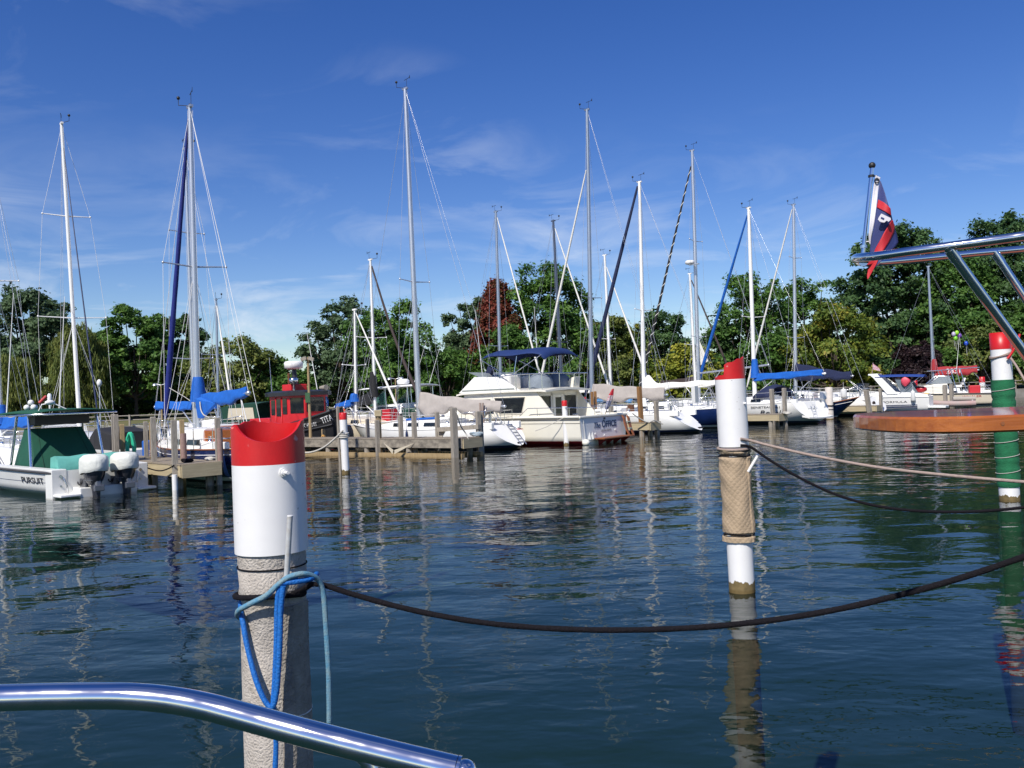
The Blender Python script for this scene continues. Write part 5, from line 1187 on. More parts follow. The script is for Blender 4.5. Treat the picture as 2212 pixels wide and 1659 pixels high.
bt13, *_q = sailboat('sailboat', 'small sloop with white mast, brown sail cover and a scrap of raised white sail', (1504, 68), (.70, -.71), 4.6, 8.8, 2.9, W3, (1490, 592), boom=(3.4, 2.6), cov=(cbrown, .6, .25, .2), spr=[(.44, 1.0)], mast_m=mastw, mast_r=.11, jib=(cbrown, .08, .95))
b = MB(); b.poly([bt13.px(1511, 736, 67.8), bt13.px(1530, 780, 67.8), bt13.px(1513, 789, 67.8)], .03); b.build('raised_sail', cwhite, bt13.root)
bt14, sh14, ba14, tl14, rg14 = sailboat('sailboat', 'white sloop with bright blue boom cover, scooped open transom and ladder', (1631, 53.2), (-.52, .854), 4.9, 10.6, 3.5, [gel, stripe_navy, antiblk], (1617, 450), fb=(1.25, 1.15, 1.3), cabin=(3.3, 8.2, 1.05, .42), boom=(4.9, 2.62), boom_tip=(1782, 807, 48.5), cov=(cblue, .36, .26, .22, dict(collar=.9, cr=.17)), spr=[(.42, .95)], mast_m=mastw, mast_r=.125, jib=(cblue, .10, .965), rake_s=.9, oh=.14, sr=.80, dodger=cnavy, wheel=True)
# scooped swim platform
b = MB()
def sc(u, v): return tr_pt(rg14, u, v, .02)
b.add([sc(-.95, .55), sc(.95, .55), sc(.85, .12), sc(-.85, .12)], [(0, 1, 2, 3)])
k = rg14(0.0); pl_ = [V((-.10, 1.20, .36)), V((-.18, .9, .30)), V((-.22, 0, .28)), V((-.18, -.9, .30)), V((-.10, -1.20, .36)), V((.5, -1.3, .42)), V((.5, 1.3, .42))]
b2 = MB(); b2.poly([V((.02, 1.0, .34)), V((-.06, .6, .31)), V((-.08, 0, .30)), V((-.06, -.6, .31)), V((.02, -1.0, .34)), V((.5, -1.05, .42)), V((.5, 1.05, .42))], .08); b2.build('swim_platform', gelw, bt14.root, bevel=.03)
b3 = MB(); b3.poly([tr_pt(rg14, -.35, .62, .03), tr_pt(rg14, .45, .62, .03), tr_pt(rg14, .45, .95, .03), tr_pt(rg14, -.35, .95, .03)], .03); b3.build('transom_recess', greyhull, bt14.root)
ld = MB()
for u in (.42, .72): ld.tube([V((-.05, u, .35)), V((.05, u, 1.0)), V((.25, u, 1.75))], .025, 6)
for z in (.55, .8, 1.05, 1.3, 1.55): ld.tube([V((-.04+(z-.35)*.18, .42, z)), V((-.04+(z-.35)*.18, .72, z))], .02, 6)
ld.build('swim_ladder', greyhull, bt14.root)
b = MB(); b.box(.5, .8, -1.15, -.85, 1.3, 1.75); b.box(.55, .75, -1.08, -.92, .85, 1.35); b.build('stern_outboard', plastic, bt14.root, bevel=.06)
def side_text(bt, ring, name, body, x0, x1, z, size, m, shear=0.0, sgn=1, width=None):
    """lettering laid on the hull side between stations x0 > x1 (reading left to right on the port side)"""
    L_ = ring(1.0)[0].x
    def pt(x, zz):
        lo, hi = 0.0, 1.0
        for _ in range(30):
            mid = (lo+hi)/2
            k = ring(mid); 
            if k[3].x < x: lo = mid
            else: hi = mid
        k = ring(lo); 
        for a, c in zip(k, k[1:]):
            if c.z <= zz <= a.z and a.z > c.z: return c.lerp(a, (zz-c.z)/(a.z-c.z))
        return k[0]
    a = pt(x0, z); b_ = pt(x1, z); up = pt((x0+x1)/2, z+size*.7)-pt((x0+x1)/2, z)
    mid = (a+b_)/2; md = pt((x0+x1)/2, z); bulge = max(0, md.y-mid.y)+.012
    a = a+V((0, bulge, 0)); b_ = b_+V((0, bulge, 0))
    if sgn < 0: a.y, b_.y, up.y = -a.y, -b_.y, -up.y
    return text(name, body, size, m, bt.root, tuple(a), tuple(b_-a), tuple(up), shear=shear, width=width or (b_-a).length)
side_text(bt14, rg14, 'builder_name', 'BENETEAU 361', 3.6, 1.55, .92, .16, letterdk)
side_text(bt14, rg14, 'boat_name', 'Revelry', 3.1, 1.2, .52, .42, letterdk, shear=.35)
fender(bt14, (1.3, 1.55, 1.15), .13, .75); fender(bt14, (2.4, -1.7, .8), .12, .6, cblue)
bt15, sh15, ba15, tl15, rg15 = sailboat('sailboat', 'white sloop with navy boom cover sweeping up its mast and rounded transom', (1719, 62.6), (-.60, .80), 7.0, 11.8, 3.5, [gel, stripe_navy, antiblk], (1714, 443), fb=(1.2, 1.05, 1.3), boom=(4.9, 2.72), boom_tip=(1842, 812, 58.6), cov=(cnavy, 1.15, .30, .22, dict(below=.20)), spr=[(.30, .95), (.72, .7)], mast_m=alu, mast_r=.12, jib=(cwhite, .07, .98), rake_s=1.3, oh=.25, sr=.62, wheel=True)
b = MB(); q = tr_pt(rg15, .3, .55, .02); b.tube([q+V((.03, 0, 0)), q-V((.03, 0, 0))], .16, 16); b.build('transom_port', cbrown, bt15.root)
fender(bt15, (2.2, 1.55, 1.5), .2, .55, greyhull)
bt16, *_q = sailboat('sailboat', 'sloop with red sail cover and grey mast behind the cuddy cabin boat', (2018, 79), (-.93, .36), 5.6, 10.0, 3.1, W3r, (2005, 576), boom=(4.9, 2.75), boom_tip=(2114, 799, 77.5), cov=(cred, .62, .42, .30, dict(collar=.7, below=.30, cr=.2)), spr=[(.40, .75)], mast_m=alublue, mast_r=.13)
tq = bt16.px(2045, 806.5, 77.6); text('sail_number', '2831', .62, letterw, bt16.root, tuple(bt16.px(2044, 807, 77.9)), tuple(bt16.px(2066, 806, 77.5)-bt16.px(2044, 807, 77.9)), (0, 0, 1), extrude=.02)

# ------------------------------------------------------------------ navy launch, bow toward the camera
nl = Boat('launch', 'navy wooden launch with varnished coaming, its bow pointing out past the stout pile', 'boat', (xat(1856, 54.5, 1.3)-.80*7.2, 54.5+.60*7.2), (.80, -.60))
L_ = 7.2
shn, rgn = hull(nl, L_, 2.7, (.85, .80, 1.3), [navyhull, stripe_white, antifoul], sr=.6, rake_b=1.5, oh=-.1, boot=(.14, .08))
toe_rail(nl, shn, teak, .03)
b = MB()
trunk(nl, [(L_*.38, .95, 1.25), (L_*.60, .9, 1.25), (L_*.72, .65, 1.15)], .75, varnish, 'coaming')
trunk(nl, [(L_*.42, .80, 1.78), (L_*.55, .78, 1.75), (L_*.62, .6, 1.62)], 1.2, gelw, 'cabin')
for i in range(3): window(nl, [(L_*(.43+.05*i), -.81, 1.38), (L_*(.46+.05*i), -.81, 1.38), (L_*(.46+.05*i), -.78, 1.58), (L_*(.43+.05*i), -.78, 1.58)])
rails(nl, shn, L_, n=6, s0=.3)
for sg in (1, -1):
    b = MB(); b.tube([V((shn(i/20).x, (shn(i/20).y*.97+.01)*sg, shn(i/20).z-.18)) for i in range(20)], .014, 5); b.build('cove_stripe', stripe_white, nl.root)

# ------------------------------------------------------------------ centre console boat
pc = Boat('centre_console_boat', 'white centre console boat with green T-top and two shrouded outboards', 'motorboat', ((-12.0-10.3)/2, (22.6+24.3)/2), (-.74, .67))
dkstripe = mat('rub_rail', (.05, .048, .05), .6)
shp, rgp = hull(pc, 9.2, 2.72, (.70, .74, 1.25), [gel, gel, gel], sr=.92, p=2.6, rake_b=1.6, style='chine', draft=.4, peak=.3, chine=.90, deck=False)
toe_rail(pc, shp, dkstripe, .035, -.055, name='rub_rail')
# gunwale caps, sole, liner
for sg in (1, -1):
    rg = []
    for i in range(24):
        e = shp(i/23); yo = e.y; yi = max(.0, e.y-.24)
        rg.append([V((e.x, yo*sg, e.z)), V((e.x, yo*sg, e.z+.035)), V((e.x, yi*sg, e.z+.035)), V((e.x, yi*sg, e.z-.45)), V((e.x, (yi+.02)*sg, e.z-.45)), V((e.x, (yi+.03)*sg, e.z))])
    b = MB(); b.loft(rg); b.build('gunwale', gelw, pc.root)
b = MB(); rg = []
for i in range(20):
    e = shp(i/19); rg.append([V((e.x, max(.02, e.y-.2), .28)), V((e.x, -max(.02, e.y-.2), .28))])
b.loft(rg, closed=False, cap0=False, cap1=False); b.build('sole', nonskid, pc.root)
# transom wings and engine bracket
for sg in (1, -1):
    b = MB(); b.box(-.02, .42, sg*1.08-.19, sg*1.08+.19, -.05, .735); b.build('transom_wing', gel, pc.root, bevel=.02)
    b = MB(); b.box(-.50, .02, sg*1.0-.28, sg*1.0+.24, .03, .10); b.build('swim_step', gelw, pc.root, bevel=.02)
    for z in (.55, .30):
        b = MB(); b.tube([(-.045, sg*1.05, z), (-.01, sg*1.05, z)], .04 if z > .4 else .025, 12); b.build('fitting', steel, pc.root)
    b = MB(); b.tube([(-.03, sg*.9, .08), (-.12, sg*.93, .30), (-.03, sg*.98, .52)], .016, 8); b.build('grab_handle', steel, pc.root)
b = MB(); b.box(-.48, .02, -.75, .75, -.12, .24); b.build('engine_bracket', gel, pc.root, bevel=.03)
b = MB(); b.box(.0, .14, -.90, .90, .0, .42); b.build('splash_well', gelw, pc.root, bevel=.02)
def outboard(bt, y, tilt=.0):
    x0 = -.55
    rg = []
    for z, l0, l1, w_ in ((.30, .10, .42, .15), (.42, .16, .52, .21), (.58, .20, .60, .25), (.74, .22, .62, .27), (.90, .20, .58, .26), (1.0, .12, .44, .20)):
        rg.append([V((x0+.2+(-l1+ (l0+l1)*(.5-.5*math.cos(a)))*1.0*.9, y+w_*math.sin(a), z)) for a in [2*math.pi*k/18 for k in range(18)]])
    b = MB(); b.loft(rg, smooth=True); b.build('cowl', engblk, bt.root)
    # cloth shroud over the upper cowl
    rg = []
    for z, k_ in ((.62, 1.08), (.66, 1.14), (.76, 1.15), (.90, 1.15), (1.0, 1.10), (1.07, .85), (1.09, .4)):
        rg.append([V((x0+.02+.41*k_*math.cos(a)*(1+.02*math.sin(9*a)), y+.29*k_*math.sin(a)*(1+.025*math.sin(7*a+z*9)), z+.008*math.sin(5*a)+(.05*max(0, -math.cos(a)) if z < .7 else 0)-(.08*max(0, math.cos(a)) if z < .7 else 0))) for a in [2*math.pi*k/28 for k in range(28)]])
    b = MB(); b.loft(rg, smooth=True, cap0=False); b.build('cowl_shroud', coffwhite, bt.root)
    b = MB(); b.loft([[V((x0-.22, y+.05*s, .62)) for s in (-1, 1)]+[V((x0-.18, y+.07*s, .62)) for s in (1, -1)], [V((x0-.26, y+.045*s, .30)) for s in (-1, 1)]+[V((x0-.2, y+.08*s, .30)) for s in (1, -1)]]); b.build('cowl_panel', enggrey, bt.root)
    b = MB()
    rg = []
    for z, l0, l1, w_ in ((.34, -.22, .14, .13), (.10, -.22, .12, .10), (-.10, -.20, .12, .08), (-.45, -.18, .16, .06)):
        rg.append([V((x0+l1, y, z)), V((x0+(l0+l1)/2, y+w_, z)), V((x0+l0, y+w_*.5, z)), V((x0+l0, y-w_*.5, z)), V((x0+(l0+l1)/2, y-w_, z))])
    b.loft(rg); b.build('leg', engblk, bt.root, bevel=.02)
    b = MB(); b.box(x0-.36, x0+.14, y-.11, y+.11, -.05, -.03); b.build('anti_ventilation_plate', engblk, bt.root)
    b = MB(); rg = [[V((x0+.2+(-.50+.62*(.5-.5*math.cos(q)))*.9*1.02, y+.222*math.sin(q), z)) for q in [2*math.pi*k/18 for k in range(18)]] for z in (.425, .445)]; b.loft(rg, smooth=True); b.build('cowl_seam', enggrey, bt.root)
    for s in (-1, 1):
        b = MB(); b.tube([(x0+.28, y+s*.10, .05), (x0+.10, y+s*.10, .36)], .022, 8); b.build('tilt_ram', chrome, bt.root)
    b = MB(); b.poly([(x0-.262, y-.10, .17), (x0-.262, y+.10, .17), (x0-.262, y+.08, .26), (x0-.262, y-.08, .26)], .01); b.build('rear_badge', plastic, bt.root)
    b = MB(); b.tube(cat_curve([V((x0+.55, y+.1, .62)), V((x0+.62, y+.2, .45)), V((x0+.45, y+.22, .30)), V((x0+.30, y+.18, .42))], 5), .018, 6); b.build('cable', rubber, bt.root)
    for s in (-1, 1):
        b = MB(); b.box(x0+.10, x0+.50, y+s*.16-.03, y+s*.16+.03, .02, .46); b.build('mount_bracket', engblk, bt.root, bevel=.02)
    b = MB(); b.box(x0-.30, x0-.22, y-.13, y+.13, .14, .30); b.build('tilt_plate', enggrey, bt.root, bevel=.02)
outboard(pc, .40); outboard(pc, -.40)
# aqua seat cover and dark green console shroud
rg = []
for x, w_, z in ((.30, .95, .30), (.26, .98, .62), (.36, .97, .98), (.62, .95, 1.05), (.95, .93, 1.0), (1.0, .95, .3)):
    rg.append([V((x, w_*s, z+.02*math.sin(s*7))) for s in (1, .6, .2, -.2, -.6, -1)])
b = MB(); b.loft(rg, closed=False, cap0=False, cap1=False, smooth=True)
for sg in (1, -1): b.add([r_[0 if sg > 0 else -1] for r_ in rg], [tuple(range(6))])
b.build('seat_cover', caqua, pc.root)
rg = []
for z, xa, xb, w_ in ((.32, 1.9, 4.4, .98), (.7, 2.15, 4.3, .93), (1.1, 2.45, 4.15, .86), (1.5, 2.78, 3.95, .78), (1.78, 3.0, 3.7, .72)):
    rg.append([V((xa, w_, z)), V((xa-.05, w_*.3, z)), V((xa-.05, -w_*.3, z)), V((xa, -w_, z)), V(((xa+xb)/2, -w_*1.05, z)), V((xb, -w_*.8, z)), V((xb, w_*.8, z)), V(((xa+xb)/2, w_*1.05, z))])
b = MB(); b.loft(rg); b.build('console_shroud', cdkgreen if False else cgreen, pc.root, bevel=.03)
for sg in (.72, -.72):
    b = MB(); b.tube([(1.93, sg*.98, .34), (2.13, sg*.94, .72), (2.43, sg*.88, 1.1), (2.76, sg*.80, 1.5), (2.97, sg*.74, 1.78)], .010, 5); b.build('shroud_seam', cdkgreen, pc.root)
# T-top
TZ = 2.26
b = MB(); rg = []
for i in range(9):
    x = 1.55+3.2*i/8; cz = TZ+.04*math.sin(math.pi*i/8); w_ = 1.12-.12*abs(i/8-.5)
    rg.append([V((x, w_, cz-.09)), V((x, w_, cz-.02)), V((x, w_*.6, cz+.03)), V((x, 0, cz+.05)), V((x, -w_*.6, cz+.03)), V((x, -w_, cz-.02)), V((x, -w_, cz-.09))])
b.loft(rg, closed=False, cap0=False, cap1=False, smooth=True); o = b.build('t_top_canvas', cgreen, pc.root); o.modifiers.new('t', 'SOLIDIFY').thickness = .025
b = MB(); b.tube([(1.55, 1.12, TZ-.08), (1.55, -1.12, TZ-.08), (4.75, -1.06, TZ-.08), (4.75, 1.06, TZ-.08)], .03, 8, closed=True); b.tube([(2.6, 1.12, TZ-.08), (2.6, -1.12, TZ-.08)], .025, 8); b.tube([(3.7, 1.12, TZ-.08), (3.7, -1.12, TZ-.08)], .025, 8); b.build('t_top_frame', steel, pc.root)
for sg in (1, -1):
    for (xa, xb) in ((2.1, 2.5), (3.9, 3.4)):
        b = MB(); b.tube([(xa, 1.02*sg, .3), (xb, .92*sg, TZ-.1)], .038, 10); b.build('t_top_leg', steel, pc.root)
b = MB(); b.box(2.5, 3.1, -.75, .75, TZ-.38, TZ-.1); b.build('electronics_box', rubber, pc.root, bevel=.03)
for (x, y) in ((3.5, .62), (3.5, .40), (3.3, .50), (3.45, .52)):
    b = MB(); b.ball((x, y, TZ+.14 if (x, y) != (3.45, .52) else TZ+.28), .085, 12, 8); b.build('float_ball', plastic, pc.root)
b = MB(); b.tube([(3.3, .35, TZ+.25), (3.3, .15, TZ+.45)], .05, 8); b.build('red_float', mat('float_red', (.4, .03, .03), .5), pc.root)
b = MB(); b.tube([(3.6, -.05, TZ+.02), (3.6, -.05, TZ+.3)], .03, 8); b.lathe([(.06, 0), (.06, .2), (.03, .24)], 10, (3.6, -.05, TZ+.3)); b.build('anchor_light', plastic, pc.root)
b = MB(); b.tube([(2.1, .8, TZ+.0), (1.95, .75, TZ+.2), (1.9, .5, TZ+.24), (1.85, .15, TZ+.05)], .018, 6); b.ball((1.92, .55, TZ+.25), (.08, .14, .07), 10, 6); b.build('horn', plastic, pc.root)
for (x, y) in ((4.4, -.6), (4.3, .9)):
    b = MB(); b.tube([(x, y, TZ), (x+.2, y-.35, TZ+3.6)], [.02, .008], 6); b.build('antenna', plastic, pc.root)
for sg in (1, -1):
    b = MB(); b.tube([V((shp(.45+.55*i/10).x, max(.0, shp(.45+.55*i/10).y-.08)*sg, shp(.45+.55*i/10).z+.05+.28*min(1, i*.6))) for i in range(11)], .018, 8)
    for i in (2, 4, 6, 8):
        e = shp(.45+.055*i); b.tube([(e.x, max(0, e.y-.08)*sg, e.z), (e.x, max(0, e.y-.08)*sg, e.z+.33)], .014, 6)
    b.build('bow_rail', steel, pc.root)
side_text(pc, rgp, 'boat_name', 'PURSUIT', 2.05, .62, .34, .25, letterdk)
for sg in (1, -1):
    b = MB(); b.tube([V((rgp(i/14*.8)[4].x, (rgp(i/14*.8)[4].y+.003)*sg, .33+.02*i/14)) for i in range(15)] if False else [V((rgp(i/14*.8)[4].x, (rgp(i/14*.8)[4].y+.002)*sg, rgp(i/14*.8)[4].z)) for i in range(15)], .006, 5); b.build('pinstripe', stripe_navy, pc.root)

# ------------------------------------------------------------------ flybridge cruiser
of = Boat('flybridge_cruiser', 'cream flybridge cruiser with navy bimini and lettered grey transom', 'motor yacht', (3.95, 38.1), CU)
BO = 4.05
sho, rgo = hull(of, 11.6, BO, (1.20, 1.22, 1.9), [cream, stripe_red, antifoul], sr=.93, p=2.4, rake_b=2.0, style='chine', draft=.5, peak=.4, chine=.93, boot=(.17, .0), deckmat=nonskid, deckdrop=.28)
toe_rail(of, sho, cream, .06, .0, name='gunwale')
for sg in (1, -1):
    b = MB(); b.tube([V((sho(i/24).x, (sho(i/24).y+.012)*sg, sho(i/24).z-.10)) for i in range(25)], .022, 6); b.build('rub_rail', mat('rub_dark', (.12, .11, .09), .6), of.root)
    b = MB(); b.tube([V((rgo(i/24*.9)[2].x, (rgo(i/24*.9)[2].y+.002)*sg, rgo(i/24*.9)[2].z-.06)) for i in range(25)], .010, 5); b.build('hull_line', mat('line_dark', (.25, .23, .19), .6), of.root)
b = MB(); b.box(-.06, .10, -BO/2*.93-.02, BO/2*.93+.02, 1.13, 1.235); b.build('transom_cap', cream, of.root, bevel=.03)
tpanel = mat('transom_paint', (.76, .78, .80), .35, var=.06, vscale=2)
b = MB(); k = rgo(0.0); kk = [q for q in k if q.z > .16]+[V((k[0].x, 0, 0))][:0]; out = [V((-.010, q.y*.985, min(q.z, 1.13))) for q in kk]; out = out+[V((q.x, -q.y, q.z)) for q in reversed(out)]; b.add(out, [tuple(range(len(out)))]); b.build('transom_panel', tpanel, of.root)
# lettering on the transom (reads left to right = port to starboard)
text('boat_name', 'The', .36, letternavy, of.root, (-.022, .86, .66), (0, -1, .02), (0, 0, 1), shear=.35, width=.56, bold=.004)
text('boat_name', 'O', .44, letternavy, of.root, (-.022, .18, .68), (0, -1, .02), (0, 0, 1), width=.28, bold=.012)
text('boat_name', 'FFICE', .37, letternavy, of.root, (-.022, -.12, .685), (0, -1, .02), (0, 0, 1), width=.88, bold=.012)
text('home_port', 'GROSSE POINTE', .12, mat('lettering_grey', (.16, .16, .18), .5), of.root, (-.022, .25, .50), (0, -1, .02), (0, 0, 1), width=.80)
b = MB(); b.box(-.03, -.012, -.10, .02, 1.02, 1.10); b.build('stern_light', letterdk, of.root)
for y, z in ((.72, .42), (-.90, .52), (.0, .32)):
    b = MB(); b.tube([(-.035, y, z), (-.008, y, z)], .045, 12); b.build('exhaust_fitting', plastic, of.root)
# teak swim platform and ladder
pf = thing  # noqa
b = MB(); b.box(-.62, -.02, -1.55, .95, .20, .255); plat = b.build('swim_platform', teak, of.root, bevel=.01)
for y in (-1.35, -.7, -.1, .5):
    b = MB(); b.poly([(-.5, y, .20), (-.02, y, .20), (-.02, y, -.12)], .03); b.build('platform_bracket', antifoul, of.root)
for y in (-1.45, -1.82):
    b = MB(); rg = []
    for z, x, w_ in ((.24, -.40, .05), (.5, -.28, .075), (.8, -.20, .085), (1.0, -.16, .08), (1.10, -.10, .05), (1.13, -.03, .03)):
        rg.append([V((x-.025, y-w_, z)), V((x-.025, y+w_, z)), V((x+.025, y+w_, z)), V((x+.025, y-w_, z))])
    b.loft(rg); b.build('ladder_side', teak, of.root)
for z, x in ((.55, -.27), (.85, -.19)):
    b = MB(); b.box(x-.06, x+.06, -1.82, -1.45, z-.018, z+.018); b.build('ladder_step', steel, of.root)
b = MB(); b.poly([(-.03, 1.15, .22), (-.16, 1.05, .22), (-.10, 1.08, .55)], .03); b.poly([(-.03, 1.35, .22), (-.16, 1.28, .22), (-.10, 1.3, .55)], .03); b.build('trim_tab', greyhull, of.root)
b = MB(); b.ball((-.12, 1.62, .10), (.17, .17, .15), 14, 10); b.tube([(-.08, 1.62, .2), (-.03, 1.62, 1.1)], .01, 5); b.build('fender', cream, of.root)
# deckhouse
HX = 2.45; RZ = 2.36; HW = 1.62
def side_poly(y, pts, th, m, name): 
    b = MB(); b.loft([[V((x, y-th/2, z)) for x, z in pts], [V((x, y+th/2, z)) for x, z in pts]]); return b.build(name, m, of.root, bevel=.015)
for sg in (1, -1):
    wp = side_poly(sg*HW, [(1.25, 1.02), (HX-.05, RZ-.02), (HX+.15, RZ), (6.6, RZ), (7.3, 1.05)], .07, cream, 'house_side')
    window(of, [(3.25, sg*(HW+.045), 1.42), (4.55, sg*(HW+.045), 1.42), (4.75, sg*(HW+.045), 2.08), (3.05, sg*(HW+.045), 2.08)], glass)
    window(of, [(4.85, sg*(HW+.045), 1.42), (6.3, sg*(HW+.045), 1.42), (5.9, sg*(HW+.045), 2.08), (5.05, sg*(HW+.045), 2.08)], glass)
    b = MB(); b.tube([(3.0, sg*(HW+.05), 2.12), (4.78, sg*(HW+.05), 2.12), (4.58, sg*(HW+.05), 1.38), (3.22, sg*(HW+.05), 1.38)], .022, 6, closed=True); b.build('window_frame', cream, of.root)
b = MB(); b.add([(6.6, HW, RZ), (6.6, -HW, RZ), (7.3, -HW, 1.05), (7.3, HW, 1.05)], [(0, 1, 2, 3)]); b.build('house_front', cream, of.root)
# aft bulkhead with windows and door
b = MB()
for (y0, y1, z0_, z1_) in ((HW, .55, .9, 1.06), (HW, 1.50, 1.06, 2.3), (.55, .42, .9, 2.3), (-.42, -.52, .9, 2.3), (-.52, -HW, .9, 1.06), (-1.45, -HW, 1.06, 2.3), (HW, -HW, 2.14, 2.36)):
    b.box(HX-.03, HX+.03, min(y0, y1), max(y0, y1), z0_, z1_)
b.build('aft_bulkhead', cream, of.root)
for (y0, y1) in ((1.50, .55), (-.52, -1.45)): window(of, [(HX, y0, 1.06), (HX, y1, 1.06), (HX, y1, 2.14), (HX, y0, 2.14)], glass)
for (y0, y1) in ((1.50, .55), (-.52, -1.45)):
    b = MB(); b.tube([(HX-.035, y0, 1.07), (HX-.035, y1, 1.07), (HX-.035, y1, 2.13), (HX-.035, y0, 2.13)], .022, 6, closed=True); b.build('window_trim', cream, of.root)
for yy in (1.75, -1.75):
    b = MB(); b.tube([(.28, yy-.0, 1.27), (.28, yy, 1.31)], .02, 6); b.tube([(.14, yy, 1.32), (.42, yy, 1.32)], .018, 6); b.build('cleat', steel, of.root)
dr = MB(); dr.box(HX-.07, HX-.03, .24, .42, .88, 2.2); dr.box(HX-.07, HX-.03, -.42, -.24, .88, 2.2); dr.box(HX-.07, HX-.03, -.24, .24, 2.06, 2.2); dr.box(HX-.07, HX-.03, -.24, .24, .88, 1.0); dro = dr.build('door', cream, of.root, bevel=.01)
window(of, [(HX-.04, .24, 1.0), (HX-.04, -.24, 1.0), (HX-.04, -.24, 2.06), (HX-.04, .24, 2.06)], glass, name='door_pane')
# roof / flybridge deck with camber
b = MB(); rg = []
for x, dz in ((1.75, -.03), (2.0, 0), (4, .02), (6.7, .0), (7.0, -.06)):
    rg.append([V((x, y, RZ+dz+.11*(1-(y/1.8)**2)+q)) for y, q in ((1.82, -.02), (1.82, .05), (1.0, .05), (0, .05), (-1.0, .05), (-1.82, .05), (-1.82, -.02), (-1.0, -.04), (0, -.05), (1.0, -.04))])
b.loft(rg); b.build('roof', cream, of.root)
for sg in (1, -1):
    side_poly(sg*1.60, [(3.3, RZ+.06), (4.45, RZ+.72), (6.0, RZ+.78), (7.0, RZ+.06)], .06, gelw, 'flybridge_side')
    side_poly(sg*1.64, [(3.6, RZ+.13), (6.8, RZ+.13), (6.76, RZ+.18), (3.65, RZ+.18)], .03, mat('trim_grey', (.16, .19, .18), .4), 'side_stripe')
b = MB(); b.add([(6.0, 1.6, RZ+.78), (6.0, -1.6, RZ+.78), (7.0, -1.6, RZ+.06), (7.0, 1.6, RZ+.06)], [(0, 1, 2, 3)]); b.build('flybridge_front', gelw, of.root)
b = MB(); b.add([(5.7, 1.5, RZ+.74), (5.7, -1.5, RZ+.74), (6.4, -1.62, RZ+1.02), (6.4, 1.62, RZ+1.02)], [(0, 1, 2, 3)])
for sg in (1, -1): b.add([(4.9, 1.6*sg, RZ+.76), (5.75, 1.58*sg, RZ+.77), (6.4, 1.62*sg, RZ+1.02), (5.1, 1.62*sg, RZ+.92)], [(0, 1, 2, 3)])
b.build('windscreen', acryl, of.root)
b = MB(); b.box(4.2, 4.8, .35, 1.25, RZ+.1, RZ+.85); b.build('helm_seat', gelw, of.root, bevel=.12)
b = MB(); b.box(4.2, 4.7, -1.2, -.3, RZ+.1, RZ+.8); b.build('helm_seat', gelw, of.root, bevel=.12)
for y0 in (.1, -1.25):
    rg = []
    for z, g_ in ((RZ+.12, 1.0), (RZ+.4, 1.02), (RZ+.62, .9), (RZ+.78, .55)):
        rg.append([V((2.95+.55*g_*math.cos(a), y0+.45+.6*g_*math.sin(a), z+.02*math.sin(4*a))) for a in [2*math.pi*k/16 for k in range(16)]])
    b = MB(); b.loft(rg, smooth=True); b.build('furniture_cover', mat('cover_slate', (.20, .24, .29), .8, var=.2, bump=.02, bscale=6), of.root)
b = MB(); b.poly([(2.15, -1.1, RZ+.12), (2.6, -1.1, RZ+.12), (2.3, -1.1, RZ+.55), (2.05, -1.1, RZ+.62)], .5); b.build('ladder_fairing', cream, of.root, bevel=.03)
fr = MB(); hz = RZ+.78
fr.tube(cat_curve([V((4.5, 1.66, RZ+.72)), V((3.6, 1.70, hz)), V((2.2, 1.70, hz)), V((1.9, 1.55, hz)), V((1.85, 0, hz)), V((1.9, -1.55, hz)), V((2.2, -1.70, hz)), V((4.5, -1.66, RZ+.72))], 6), .022, 8)
for (x, y) in ((3.5, 1.68), (2.7, 1.70), (2.05, 1.66), (1.86, .6), (1.86, -.6), (2.05, -1.66), (2.7, -1.70), (3.5, -1.68)): fr.tube([(x, y, RZ+.06), (x, y, hz)], .018, 6)
fr.build('flybridge_rail', steel, of.root)
# cockpit rail
cr_ = MB()
for sg in (1, -1):
    e = sho(.02); cr_.tube([V((3.2, 1.92*sg, 1.25)), V((2.7, 1.92*sg, 1.62)), V((.4, 1.86*sg, 1.60)), V((.1, 1.8*sg, 1.58))], .018, 6)
    for x in (2.2, 1.3, .5): cr_.tube([(x, 1.88*sg, 1.2), (x, 1.88*sg, 1.6)], .014, 6)
cr_.tube([(.1, 1.8, 1.58), (.05, 0, 1.58), (.1, -1.8, 1.58)], .018, 6)
for y in (.6, -.6): cr_.tube([(.05, y, 1.2), (.05, y, 1.58)], .014, 6)
cr_.build('cockpit_rail', steel, of.root)
b = MB(); rg = []
for i in range(13):
    t = i/12; x = 2.0+3.9*t; z = 4.18+.20*math.sin(math.pi*t)**.6-.14*(1 if t < .03 else 0)+.05*math.sin(2*math.pi*t*1.5)
    if t > .95: z -= .06
    rg.append([V((x, 1.45*c, z-.30*abs(c)**3)) for c in (1, .92, .75, .45, 0, -.45, -.75, -.92, -1)])
b.loft(rg, closed=False, cap0=False, cap1=False, smooth=True); o = b.build('bimini_canvas', mat('canvas_bimini', (.006, .028, .13), .8, var=.2, bump=.008, bscale=6), of.root); o.modifiers.new('t', 'SOLIDIFY').thickness = .025
for sg in (1, -1):
    for (xa, xb) in ((3.9, 2.2), (3.7, 3.6), (4.1, 5.8)):
        b = MB(); b.tube([(xa, 1.55*sg, RZ+.75), (xb, 1.42*sg, 3.98)], .020, 8); b.build('bimini_leg', steel, of.root)
for q, q2 in (((5.6, 1.4, 2.3), (5.9, 1.5, 6.3)), ((4.6, -1.5, 3.1), (4.7, -1.5, 6.5))):
    b = MB(); b.tube([q, q2], [.02, .008], 6); b.build('antenna', plastic, of.root)
b = MB(); b.obox((5.2, 1.45, RZ+.95), V((.12, 0, .1)), V((0, .12, 0)), V((-.1, 0, .22))); b.build('spotlight_cover', cnavy, of.root, bevel=.05)
